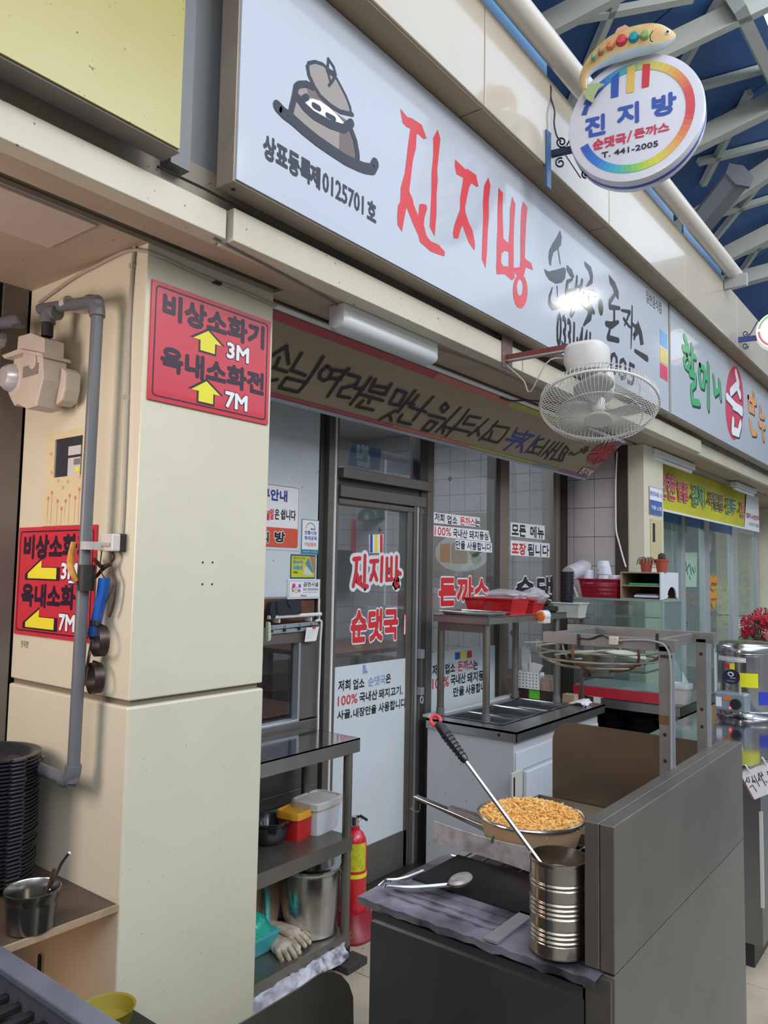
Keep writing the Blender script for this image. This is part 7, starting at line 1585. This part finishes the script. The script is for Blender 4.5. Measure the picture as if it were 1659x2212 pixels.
# plant pots
for i, (px_, lab) in enumerate(((1396, 'terracotta plastic pot with a drooping dry plant on the organiser'), (1430, 'terracotta plastic pot with a small dark cactus on the organiser'))):
    c = aX(px_, 1226, 4.68); c = V((4.68, c.y, ZT+oh)); pt_ = thing('plant_pot', c, lab, 'plant pot', 'plant pots on the organiser'); r_p = .040
    MB().lathe(c, [(0, 0), (r_p*.72, 0), (r_p*.95, .066), (r_p*1.02, .066), (r_p*1.04, .078), (r_p*.95, .078), (r_p*.92, .066), (0, .064)], 24).build('pot', mat('terracotta_plastic', (.38, .075, .04), .4), pt_, smooth=True)
    b = MB(); random.seed(i+2)
    if i == 0:
        for k in range(16):
            t = k/16*6.283; b.tube(smooth_pts([c+V((0.01*math.cos(t), .01*math.sin(t), .066)), c+V((.03*math.cos(t), .03*math.sin(t), .085+.01*random.random())), c+V((.048*math.cos(t), .048*math.sin(t), .075)), c+V((.054*math.cos(t), .054*math.sin(t), .04+.02*random.random()))], 4), .0022, 5)
        b.build('leaves', mat('dry_leaves', (.22, .20, .15), .7), pt_, kind='stuff')
    else:
        b.lathe(c+V((0, 0, .064)), [(.018, 0), (.024, .02), (.022, .04), (.012, .05), (0, .052)], 12); b.build('cactus', mat('dark_cactus', (.05, .055, .035), .7, bump=.8, bscale=120), pt_, smooth=True)
# red baskets and cups on the case
ya_, yb__ = aX(1336, 1290, 4.62).y, aX(1253, 1290, 4.62).y
basket('red_basket', 4.60, 4.86, ya_, yb__, ZT, .115, mat('deep_red_plastic', (.36, .01, .03), .35), 'deep red basket full of white paper cups on the display case', 3, .016)
ZW = ZT+.10
CW = mat('white_plastic_cup', (.60, .62, .68), .35)
fcup = None
ORD = ['lowest', 'second lowest', 'third lowest', 'fourth lowest', 'fifth lowest', 'sixth lowest', 'seventh lowest', 'eighth lowest', 'ninth lowest']
spots = [(1273, 1248, 2), (1300, 1250, 4), (1309, 1250, 3), (1322, 1254, 1), (1330, 1256, 1)]
zz0 = ZT+.085
labs = {0: 'white plastic bowl in the left pile of the deep red basket', 1: 'white plastic bowl in the tall pile of the deep red basket', 2: 'white plastic bowl in the pile just right of the tall one', 3: 'low white plastic bowl right in the deep red basket', 4: 'rightmost white plastic bowl of the deep red basket'}
for s_, (px_, py_, n_) in enumerate(spots):
    y_ = aX(px_, py_, 4.70).y
    for i in range(n_):
        loc = V((4.68+.05*(s_ % 2), y_, zz0+i*.030))
        lb = labs[s_]
        if n_ > 1: lb = ('topmost ' if i == n_-1 else ORD[i]+' ')+lb
        if fcup is None:
            fcup = thing('plastic_bowl', loc, lb, 'bowl', 'white plastic bowls in the deep red basket'); MB().lathe(loc, [(.040, 0), (.042, .004), (.034, .055), (.030, .058), (0, .058)], 24).build('bowl', CW, fcup, smooth=True)
        else: copytree(fcup, loc, lb)
# black cups in a tube bag, white basket, small rack
sr = thing('side_rack', (4.42, 2.0, 1.2), 'narrow steel rack between the over-shelf and the display case', 'rack')
wy0, wy1 = aX(1257, 1333, 4.45).y, aX(1203, 1333, 4.45).y; wz = aX(1230, 1333, 4.45).z
MB().box(4.40, 4.55, wy0-.01, wy1+.02, wz-.008, wz-.001).build('shelf', STD, sr)
for y in (wy0+.01, wy1): MB().box(4.46, 4.48, y-.01, y+.01, .0, wz-.008).build('leg', STD, sr)
basket('white_basket', 4.41, 4.54, wy0, wy1+.01, wz, .085, mat('white_basket_plastic', (.58, .60, .56), .4), 'white slatted basket right of the over-shelf holding black cups', 1, .012, pitch=.009)
fk = None; zk = wz+.07
for i in range(9):
    loc = V((4.47, aX(1224, 1290, 4.47).y-.004*i*.0, zk+i*.021)); lb = 'black plastic cup in the leaning stack above the white basket'
    lb = ORD[i]+' '+lb
    if i == 8: lb = 'topmost black plastic cup of the leaning stack, its open mouth in view'
    loc = loc+V((-.003*i, -.0015*i, 0))
    if fk is None:
        fk = thing('black_cup', loc, lb, 'cup', 'stack of black cups'); MB().lathe(loc, [(0, 0), (.033, 0), (.042, .036), (.044, .036), (.044, .040), (.040, .040), (.032, .004), (0, .004)], 24).build('cup', mat('black_cup', (.018, .018, .02), .4), fk, smooth=True)
    else: copytree(fk, loc, lb)
yk = aX(1262, 1240, 4.6).y
tbg2 = thing('cup_sleeve', (4.55, yk, ZT+.12), 'clear plastic tube bag lying behind the stack of black cups', 'bag')
b = MB(); p0_ = V((4.50, aX(1228, 1240, 4.5).y, aX(1228, 1240, 4.5).z)); p1_ = V((4.74, aX(1268, 1222, 4.74).y, aX(1268, 1222, 4.74).z))
b.lathe(p0_, [(.045, 0), (.050, .03), (.048, .14), (.050, .20), (.03, .25), (.0, .26)], 20, ax=(p1_-p0_)); b.build('film', PLB, tbg2, smooth=True)
simple_thing('white_tent_card', 'small folded white card standing left of the deep red basket', 'card', (4.6, 2.0, ZT), lambda t: MB().prism(FX(4.62), [(-(yb__+.075), ZT), (-(yb__+.045), ZT+.075), (-(yb__+.015), ZT), (-(yb__+.022), ZT), (-(yb__+.045), ZT+.060), (-(yb__+.068), ZT)], -.05, 0).build('card', PAPER, t))
fb_ = None
for i, (px_, py_, k_n) in enumerate(((1160, 1275, 2), (1140, 1282, 1), (1178, 1280, 1))):
    for j in range(k_n):
        loc = V((4.17, aX(px_, py_, 4.17).y, zo+.001+(j+ (1 if i == 0 else 0))*.035))
        lb = ('black plastic bowl behind the bags on the over-shelf, %s' % ('upper' if j else ('middle' if i == 0 else ('left' if i == 1 else 'right'))))
        if fb_ is None:
            fb_ = thing('black_bowl', loc, lb, 'bowl', 'black bowls behind the bags'); MB().lathe(loc, [(0, 0), (.06, 0), (.075, .012), (.075, .034), (.06, .036), (0, .036)], 24).build('lid', BLP, fb_, smooth=True)
        else: copytree(fb_, loc, lb)
tub('food_tub', V((4.72, aX(1463, 1500, 4.72).y-.02, ZB+.001)), .055, .055, .10, mat('cloudy_tub', (.60, .58, .54), .3), mat('clear_lid', (.56, .57, .57), .25), 'cloudy white tub with clear lid at the front corner of the back table', 'container')
simple_thing('loose_paper', 'white paper sheet hanging over the left edge of the back table', 'paper', (4.58, 1.85, ZB), lambda t: (MB().box(4.59, 4.66, aX(1282, 1500, 4.58).y-.06, aX(1282, 1500, 4.58).y+.04, ZB+.001, ZB+.002).build('sheet', PAPER, t), MB().box(4.5795, 4.581, aX(1282, 1500, 4.58).y-.045, aX(1282, 1500, 4.58).y+.0, ZB-.04, ZB+.002).build('flap', PAPER, t)))
# ================= URN COUNTER =================
UX0, UY0, UY1 = 3.41, .73, 1.30
uc = thing('urn_counter', (4.2, 1.0, 0), 'polished steel counter right of the griddle stall carrying the soup urn', 'counter')
MB().box(UX0, 5.6, UY0, UY1, .785, .79).build('top', mat('mirror_counter_top', (.46, .47, .48), .10, 1.0, rnoise=.04), uc)
MB().box(UX0+.002, 5.6, UY0+.002, UY1, .10, .785).build('cabinet', mat('blue_grey_steel', (.25, .265, .28), .35, .85, noise=.2, scale=2), uc)
MB().box(UX0, UX0+.012, UY0-.004, UY0+.008, .25, .62).build('edge_strip', mat('pale_edge_strip', (.55, .54, .48), .4), uc); MB().box(UX0+.03, 5.6, UY0+.04, UY1, 0, .10).build('plinth', BLP, uc)
c = aZ(1616, 1552, .79); c = V((c.x+.12, c.y+.03, .791)); kr = 63/FPX*(c-CAM).dot(_f)
ur = thing('soup_urn', c, 'large round stainless soup urn with control box and yellow stickers', 'urn')
hu = (1562-1412)/FPX*(c-CAM).dot(_f)*1.0
MB().lathe(c, [(0, 0), (kr*.97, 0), (kr*1.0, .01), (kr*1.0, .035), (kr*.96, .04), (kr*.96, hu*.86), (kr*1.0, hu*.87), (kr*1.0, hu*.885), (kr*.98, hu*.89), (kr*1.0, hu*.9), (kr*1.0, hu*.98), (kr*.97, hu), (0, hu)], 48).build('body', mat('mirror_urn_steel', (.62, .62, .62), .15, 1.0, rnoise=.05), ur, smooth=True)
MB().lathe(c+V((0, 0, hu)), [(kr*.92, 0), (kr*.90, .012), (kr*.5, .020), (0, .022)], 40).build('lid', STB, ur, smooth=True)
fd = (CAM-c); fd.z = 0; fd.normalize(); sdv = V((0, 0, 1)).cross(fd).normalized()
def curved(pl_a0, pl_a1, z0_, z1_, m, nm, rad=.963, n=8):
    b = MB(); vs = []
    for i in range(n+1):
        s_ = pl_a0+(pl_a1-pl_a0)*i/n; th = math.asin(max(-1, min(1, s_))); d = fd*math.cos(th)+sdv*math.sin(th); vs += [c+d*kr*rad+V((0, 0, z0_)), c+d*kr*rad+V((0, 0, z1_))]
    return b.add(vs, [(2*i, 2*i+2, 2*i+3, 2*i+1) for i in range(n)]).build(nm, m, ur, fix=False)
curved(-.90, -.02, hu*.775, hu*.84, WHP, 'name_sticker', .965); curved(-.86, -.06, hu*.785, hu*.83, mat('sticker_maroon', (.35, .05, .08), .4), 'name_sticker', .966); curved(-.85, -.07, hu*.79, hu*.825, WHP, 'name_sticker', .967)
curved(-.70, -.55, hu*.67, hu*.745, RDP, 'red_sticker', .966); curved(-.54, -.38, hu*.67, hu*.75, YEP, 'yellow_sticker', .966)
curved(-.22, .35, hu*.435, hu*.63, mat('bright_yellow_label', (.72, .70, .01), .4), 'yellow_label', .966); curved(.36, .80, hu*.20, hu*.38, mat('royal_blue_tape', (.03, .05, .40), .4), 'blue_tape', .966)
th = math.asin(-.50); d = fd*math.cos(th)+sdv*math.sin(th); PU = Pl(c+d*kr*.975, V((0, 0, 1)).cross(d), (0, 0, 1))
MB().disc(PU, (0, hu*.56), kr*.30, .0, hu*.105, 24).build('oval_badge', mat('dark_navy_badge', (.02, .025, .06), .3), ur, fix=False); MB().disc(PU, (0, hu*.60), .018, .0006, .013, 16).build('badge_mark', WHP, ur, fix=False); MB().disc(PU, (0, hu*.598), .011, .0010, .007, 16).build('badge_mark', BLP, ur, fix=False)
MB().slab(PU, -.004, .028, hu*.545, hu*.552, .0006, .0008).build('badge_line', WHP, ur)
text(PU, '국산한우', (-.025, hu*.49), (.025, hu*.515), mat('badge_grey', (.5, .5, .55), .4), ur, off=.0008, metric=True)
th = math.asin(-.35); d = fd*math.cos(th)+sdv*math.sin(th); P8 = Pl(c+d*kr*.96, V((0, 0, 1)).cross(d), (0, 0, 1))
text(PU, '보온전기국끓이기', (-.06, hu*.795), (.055, hu*.818), mat('sticker_ink', (.12, .06, .10), .4), ur, off=.002, metric=True)
cb_ = MB().slab(P8, -kr*.60, kr*.42, hu*.10, hu*.35, -.04, .05).build('control_box', mat('blue_grey_box', (.30, .36, .42), .35, .4), ur, bevel=.008)
MB().cyl(P8.pt(kr*.12, hu*.21, .05), P8.pt(kr*.12, hu*.21, .066), .028, n=20).build('dial', BLP, ur, smooth=True)
MB().slab(P8, -kr*.54, -kr*.36, hu*.15, hu*.28, .05, .052).build('rating_sticker', WHP, ur); MB().slab(P8, -kr*.26, -kr*.06, hu*.25, hu*.31, .05, .054).build('rocker_switch', mat('orange_switch', (.75, .18, .02), .4), ur)
MB().cyl(P8.pt(-kr*.08, hu*.15, .05), P8.pt(-kr*.08, hu*.15, .054), .006, n=10).build('pilot_light', mat('red_pilot', (.8, .02, .02), .3, emit=(1, .05, .05), es=3), ur)
# tilted handwritten card clipped on a rod
hc = thing('handwritten_card', (UX0, .70, .72), 'white tilted card with black handwriting clipped at the right edge of the photo', 'card')
PC = FX(UX0-.06).zoom(1500, 1360, 5.53)
Q4 = [PC.px(*p) for p in ((545,1710),(960,1560),(1130,1860),(720,2030))]
MB().prism(PC, Q4, 0, .002).build('card', WHP, hc); MB().prism(PC, [(p[0]-.006, p[1]-.004) for p in Q4], -.006, -.002).build('backing', mat('reddish_board', (.30, .15, .12), .6), hc)
HK = mat('handwriting_ink', (.02, .02, .03), .5)
strokes(PC, [([(632,1765),(625,1800),(612,1830)], .003), ([(625,1795),(650,1825)], .003), ([(650,1760),(662,1820)], .003), ([(665,1885),(695,1855)], .003), ([(695,1855),(748,1932)], .003),
             ([(690,1750),(700,1800),(695,1825)], .003), ([(700,1790),(735,1830)], .003), ([(715,1740),(780,1870)], .003), ([(705,1820),(730,1805)], .003), ([(765,1720),(775,1770),(770,1810)], .003), ([(770,1770),(800,1800)], .003), ([(770,1710),(855,1860)], .003),
             ([(795,1700),(825,1745)], .003), ([(810,1730),(800,1760)], .003), ([(850,1810),(875,1820)], .003), ([(870,1700),(885,1690),(880,1730)], .003)], HK, hc, .0028)
MB().tube([PC.pt(*PC.px(560, 1690), .004), PC.pt(*PC.px(990, 1520), .004)], .003, 8).build('rod', STB, hc)
for x, y in ((640, 1650), (840, 1560)): MB().tube(smooth_pts([PC.pt(*PC.px(x-30, y-40), .006), PC.pt(*PC.px(x, y), .010), PC.pt(*PC.px(x+22, y+50), .008)]), .0035, 6).build('clip', mat('clear_clip', (.6, .58, .52), .2), hc)
MB().cyl(PC.pt(*PC.px(990, 1520), .004), (UX0, .72, .784), .003, n=6).build('rod_support', STB, hc)
# ================= NEIGHBOUR SHOPFRONT =================
YN = 2.30; GN = FY(YN); w4 = struct('window_4', (5.6, YN, 0), 'pale aluminium glass front of the neighbouring shop beyond the far pillar')
def nx(x, y=1200): return aY(x, y, YN).x
NF = mat('pale_neighbour_frame', (.50, .52, .56), .35, .4); NB = mat('blue_header_band', (.05, .18, .48), .4)
zH1 = GN.px(1434, 1105)[1]; zH0 = GN.px(1434, 1122)[1]
for a, c2 in ((nx(1470), nx(1476)), (nx(1518), nx(1529)), (nx(1579), nx(1590)), (nx(1632), nx(1640))): MB().box(a, c2, YN-.02, YN+.04, 0, zH1+.02).build('frame_post', NF, w4, bevel=.003)
MB().box(5.57, nx(1640), YN-.012, YN+.03, zH1, zH1+.05).build('head_bar', NF, w4); MB().box(5.57, nx(1579), YN-.004, YN+.02, zH0-.02, zH1).build('blue_band', NB, w4)
MB().box(nx(1590), nx(1632), YN-.004, YN+.02, zH1-.06, zH1).build('head_bar', NF, w4)
for a, c2 in ((5.57, nx(1470)), (nx(1476), nx(1518)), (nx(1529), nx(1579)), (nx(1590), nx(1632))):
    MB().box(a, c2, YN+.005, YN+.010, .30, zH0-.02 if c2 < 9 else zH1-.06).build('pane', glass('neighbour_glass', (.76, .86, .84), 1.5, .06), w4); MB().box(a, c2, YN, YN+.03, 0, .30).build('kick_panel', NF, w4)
MB().box(nx(1590), nx(1632), YN-.01, YN+.02, .95, 1.05).build('sill', WPL, w4)
MB().box(5.6, 14, YN, YN+.05, zH1+.05, 2.45).build('wall_neighbour_header', mat('neighbour_header', (.45, .42, .34), .6), kind='structure')
MB().box(5.6, 14, 4.3, 4.4, 0, 2.8).build('wall_neighbour_back', mat('neighbour_back', (.26, .36, .32), .6, noise=.4, scale=1.2, col2=(.45, .48, .42)), kind='structure')
MB().box(5.6, 14, 2.35, 4.4, 2.7, 2.75).build('ceiling', mat('neighbour_ceiling', (.5, .5, .5), .6), kind='structure'); MB().box(5.6, 14, 2.35, 4.4, -.03, -.005).build('floor', mat('neighbour_floor', (.3, .28, .25), .5), kind='structure')
MB().box(14, 14.1, 2.35, 4.4, 0, 3).build('wall_far_end', mat('far_end', (.4, .38, .33), .6), kind='structure')
# curtain, sign, hearts, flowers behind the glass
cu = thing('lace_curtain', (6.0, 2.4, 1), 'white lace curtain behind the first pane of the neighbouring shop', 'curtain')
vs = []; n = 30; x0, x1 = 5.65, nx(1468)+.1
for i in range(n+1):
    x = x0+(x1-x0)*i/n; y = 2.345+.02*math.sin(i*1.6); vs += [(x, y, 1.05), (x, y, 2.13)]
MB().add(vs, [(2*i, 2*i+2, 2*i+3, 2*i+1) for i in range(n)]).build('cloth', mat('lace', (.62, .64, .66), .8, alpha=.7, noise=.2, scale=30), cu, smooth=True)
GNf = FY(YN-.002); zn = GNf.zoom(1200, 950, 3.614)
gsn = thing('green_notice', GNf.pt(*zn.px(1045, 1150)), 'pale green paper with leaf drawing on the neighbouring glass door', 'notice')
MB().prism(zn, [zn.px(*p) for p in ((990,880),(1105,880),(1100,1148),(985,1150))], 0, .002).build('sheet', mat('pale_green_paper', (.42, .60, .48), .6), gsn)
strokes(zn, [([(1010,940),(1030,1050)], .02), ([(1005,1040),(1040,980)], .015), ([(1045,970),(1060,1050)], .02), ([(1065,1000),(1080,1040)], .02), ([(1045,1070),(1050,1090)], .02), ([(1085,990),(1090,1030)], .015)], mat('dark_green_ink', (.03, .14, .08), .5), gsn, .003)
hs = thing('heart_stickers', GNf.pt(*zn.px(1235, 1320)), 'two orange heart stickers one above the other on the neighbouring window', 'sticker')
ORH = mat('orange_heart', (.80, .30, .02), .4)
for yy in (1060, 1178):
    MB().prism(zn, [zn.px(x, y+yy) for x, y in ((1200,20),(1208,0),(1222,5),(1232,20),(1242,2),(1258,0),(1266,30),(1262,70),(1245,110),(1236,145 if yy > 1100 else 118),(1215,100),(1202,60))], 0, .002).build('heart', ORH, hs)
    text(zn, '국산\n만두' if yy < 1100 else '손만두', (1212, yy+82), (1256, yy+55), BLK, hs, bold=.04, off=.003)
yw = thing('hanging_sticker', GNf.pt(*zn.px(1200, 820)), 'small cream note at the top of the neighbouring window', 'note'); MB().prism(zn, [zn.px(*p) for p in ((1188,735),(1215,742),(1214,870),(1186,865))], 0, .002).build('note', mat('cream_note', (.66, .64, .50), .6), yw)
ns2 = thing('arrow_sticker', GNf.pt(*zn.px(1012, 1440)), 'small black arrow sticker low on the neighbouring door', 'sticker'); MB().prism(zn, [zn.px(*p) for p in ((998,1420),(1028,1422),(1026,1458),(996,1456))], 0, .002).build('label', BLK, ns2); strokes(zn, [([(1012,1428),(1012,1450)], .01), ([(1004,1442),(1012,1450),(1020,1442)], .01)], WHP, ns2, .003)
def flowers(name, c, r, n, cols, label, zsc=1.0, seed=1, lc=(.05, .12, .06)):
    random.seed(seed); t = thing(name, c, label, 'flowers'); ms = [mat('petal', q, .6) for q in cols]
    bs_ = [MB() for _ in cols]
    for i in range(n):
        k = i % len(cols); d = V((random.gauss(0, 1), random.gauss(0, 1), random.gauss(0, 1))).normalized(); p = V(c)+V((d.x*r, d.y*r, d.z*r*zsc))*random.uniform(.6, 1)
        rr_f = r*.20
        for j in range(7):
            a_ = j*.9; e = d.orthogonal().normalized(); f_ = d.cross(e); q = p+(e*math.cos(a_)+f_*math.sin(a_))*rr_f*.6
            bs_[k].add([p-d*rr_f*.3, q+(e*math.cos(a_+.6)+f_*math.sin(a_+.6))*rr_f*.5+d*rr_f*.4, q+(e*math.cos(a_-.6)+f_*math.sin(a_-.6))*rr_f*.5+d*rr_f*.4], [(0, 1, 2)])
    for k, b in enumerate(bs_): b.build('blossoms', ms[k], t, fix=False, kind='stuff')
    b = MB()
    for i in range(n):
        d = V((random.gauss(0, 1), random.gauss(0, 1), random.gauss(0, 1))).normalized(); p = V(c)+V((d.x*r, d.y*r, d.z*r*zsc))*random.uniform(.2, .85); e = d.orthogonal().normalized()
        b.add([p-e*r*.12, p+d*r*.3, p+e*r*.12], [(0, 1, 2)])
    b.build('foliage', mat('foliage_green', lc, .6), t, fix=False, kind='stuff'); return t
flowers('yellow_flowers', aY(1552, 1295, 2.75), .26, 90, [(.75, .62, .05), (.65, .50, .03)], 'yellow flowers behind the window with the orange hearts', 1.5, 3)
flowers('yellow_flowers', aY(1605, 1280, 2.75), .30, 90, [(.72, .58, .08), (.62, .55, .15)], 'pale yellow flowers behind the last neighbouring pane', 1.4, 4)
flowers('red_flowers', aY(1486, 1300, 2.6), .10, 40, [(.45, .02, .06), (.5, .35, .02)], 'dark red and orange flowers behind the neighbouring glass door', 1.1, 5)
for nm_, c_, hh_, ww_ in (('white flower stand under the yellow flowers with hearts', aY(1552, 1295, 2.75), .40, .3), ('white flower stand under the pale yellow flowers', aY(1605, 1280, 2.75), .42, .3), ('narrow flower stand under the dark red flowers', aY(1486, 1300, 2.6), .11, .12)):
    fs_ = thing('flower_stand', (c_.x, c_.y, 0), nm_, 'stand'); MB().box(c_.x-ww_, c_.x+ww_, c_.y-.2, c_.y+.2, 0, c_.z-hh_).build('stand', mat('dark_green_stand', (.05, .10, .07), .6), fs_)
rfc = aY(1648, 1362, 1.6)
flowers('red_bouquet', rfc, .20, 90, [(.60, .015, .05), (.50, .01, .04), (.62, .02, .06)], 'bright red artificial flowers at the right edge above a white planter', 1.0, 6)
flowers('green_bouquet', aY(1630, 1385, 1.7), .13, 50, [(.45, .55, .25), (.35, .5, .25)], 'pale green blossoms below the red artificial flowers', .7, 7)
pw = thing('white_planter', (rfc.x, 1.64, 0), 'long white planter under the red artificial flowers', 'planter'); zpl = aY(1630, 1398, 1.55).z
MB().box(aY(1606, 1398, 1.55).x, rfc.x+1.2, 1.50, 1.78, 0, zpl).build('planter', WPL, pw, bevel=.006)
pbag = thing('wrapped_goods', (6.5, 1.95, 0), 'pale plastic wrapped goods standing low in front of the neighbouring glass', 'bag')
bag('wrapped_goods', (6.3, 2.02, .40), .35, .18, .50, mat('pale_teal_film', (.40, .52, .52), .3, noise=.3, scale=10), 'pale teal plastic wrapped goods low in front of the neighbouring glass', 12, .08)
bpy.data.objects.remove(pbag)
# yellow banner of the neighbour
yb2 = thing('yellow_banner', (7, 1.9, 2.1), 'yellow banner with red, green and black lettering over the neighbouring glass front', 'banner')
PY = FY(1.92); zy = PY.zoom(1200, 950, 3.614)
xL = 5.45; xR = zy.px(1582, 430)[0]; zT = zy.px(845, 175)[1]; zB = zy.px(845, 548)[1]
b = MB(); vs = []; n = 24
for i in range(n+1):
    x = xL+(xR-xL)*i/n; vs += [(x, 1.925+.006*math.sin(i*.9), zB), (x, 1.93, zT)]
b.add(vs, [(2*i, 2*i+2, 2*i+3, 2*i+1) for i in range(n)]).build('cloth', mat('yellow_banner_cloth', (.60, .56, .03), .5, noise=.15, scale=2), yb2, smooth=True)
MB().flat(zy, [(zy.px(1468, 500)[0], zB+.001), (xR, zB+.001), (xR, zT-.001), (zy.px(1490, 500)[0], zT-.001)], .004).build('white_end', WHP, yb2, fix=False)
MB().box(xL, xR, 1.915, 1.924, zB-.01, zB+.006).build('hem', WHP, yb2)
GD = mat('dark_green_letters', (.02, .18, .10), .5)
def yrow(s, x0, x1, m, f0=.28, f1=.72, bold=.04):
    a = zy.px(x0, 400)[0]; c2 = zy.px(x1, 400)[0]; text(zy, s, (a, zB+(zT-zB)*f0), (c2, zB+(zT-zB)*f1), m, yb2, bold=bold, bx=.8, off=.010, metric=True, outline=(WHP, .025))
yrow('반찬', 800, 932, RDT, .25, .80); yrow('일절', 945, 1022, RDT); yrow('김치', 1058, 1155, GD, .25, .75); yrow('떡일절', 1188, 1298, mat('brown_letters', (.12, .09, .02), .5)); yrow('만두', 1325, 1400, GD); yrow('전', 1428, 1465, RDT)
for x in (1040, 1170, 1308, 1418): MB().disc(zy, (zy.px(x, 400)[0], zB+(zT-zB)*.42), .02, .010).build('dot', BLK, yb2, fix=False)
text(zy, '할머니손만두', (zy.px(1482, 400)[0], zB+(zT-zB)*.30), (zy.px(1578, 400)[0], zB+(zT-zB)*.45), RDT, yb2, off=.010, metric=True, bold=.03); text(zy, '옥천식품', (zy.px(1500, 400)[0], zB+(zT-zB)*.10), (zy.px(1575, 400)[0], zB+(zT-zB)*.20), mat('grey_ink', (.2, .2, .2), .5), yb2, off=.010, metric=True)
for x0, x1, lab in ((5.35, 6.3, 'white strip lamp under the fascia nearest the far pillar'), (7.6, 8.4, 'white strip lamp under the fascia near the right pillar')):
    l_ = thing('strip_lamp', ((x0+x1)/2, 1.78, 2.40), lab, 'lamp', 'strip lamps above the yellow banner'); MB().box(x0, x1, 1.78, 1.84, 2.395, 2.44).build('housing', WPL, l_, bevel=.004); MB().cyl((x0+.03, 1.81, 2.38), (x1-.03, 1.81, 2.38), .014, n=12).build('tube', WHP, l_, smooth=True)
# address plate, cupboard cover on the far pillar
QP = FY(1.80); ap = thing('address_plate', (5.3, 1.795, 1.9), 'small white and blue address plate on the far cream pillar', 'sign')
a, t_ = QP.px(1401, 1050); c2, b_ = QP.px(1428, 1116); c2 = QP.px(1428, 1060)[0]; b_ = QP.px(1401, 1110)[1]
MB().prism(QP, rrect(a, c2, b_, t_, .004), .001, .006).build('plate', mat('address_border', (.30, .22, .20), .4), ap); mid = (b_+t_)/2+.005
MB().flat(QP, [(a+.004, mid), (c2-.004, mid), (c2-.004, t_-.004), (a+.004, t_-.004)], .0064).build('white_field', WHP, ap, fix=False); MB().flat(QP, [(a+.004, b_+.004), (c2-.004, b_+.004), (c2-.004, mid), (a+.004, mid)], .0064).build('blue_field', mat('plate_blue', (.06, .13, .38), .4), ap, fix=False)
text(QP, '중앙로4길 12', (a+.01, mid+.028), (c2-.008, mid+.062), BLU, ap, bold=.03, off=.007, metric=True); text(QP, '가동 21호', (a+.03, b_+.035), (c2-.012, b_+.065), WHP, ap, bold=.03, off=.007, metric=True)
mc2 = thing('meter_cover', (5.3, 1.795, 1.6), 'narrow yellow cover plate with a dark slot on the far cream pillar', 'cover')
a, t_ = QP.px(1404, 1120); c2 = QP.px(1428, 1130)[0]; b_ = QP.px(1404, 1225)[1]
MB().slab(QP, a, c2, b_, t_, .001, .006).build('plate', mat('pale_yellow_plate', (.56, .48, .26), .45), mc2, bevel=.001); MB().slab(QP, a+.035, a+.085, t_-.16, t_-.03, .006, .0066).build('slot', BLP, mc2)
wl2 = thing('white_wall_cable', (5.16, 1.95, 1.8), 'white cable hanging down the brown trim beside the tiled wall', 'cable')
q = FX(5.155); MB().tube(smooth_pts([q.pt(*q.px(*p)) for p in ((1333,975),(1330,1040),(1330,1100),(1331,1145),(1338,1175),(1346,1205),(1352,1225))]), .006, 8).build('cable', WPL, wl2, smooth=True)
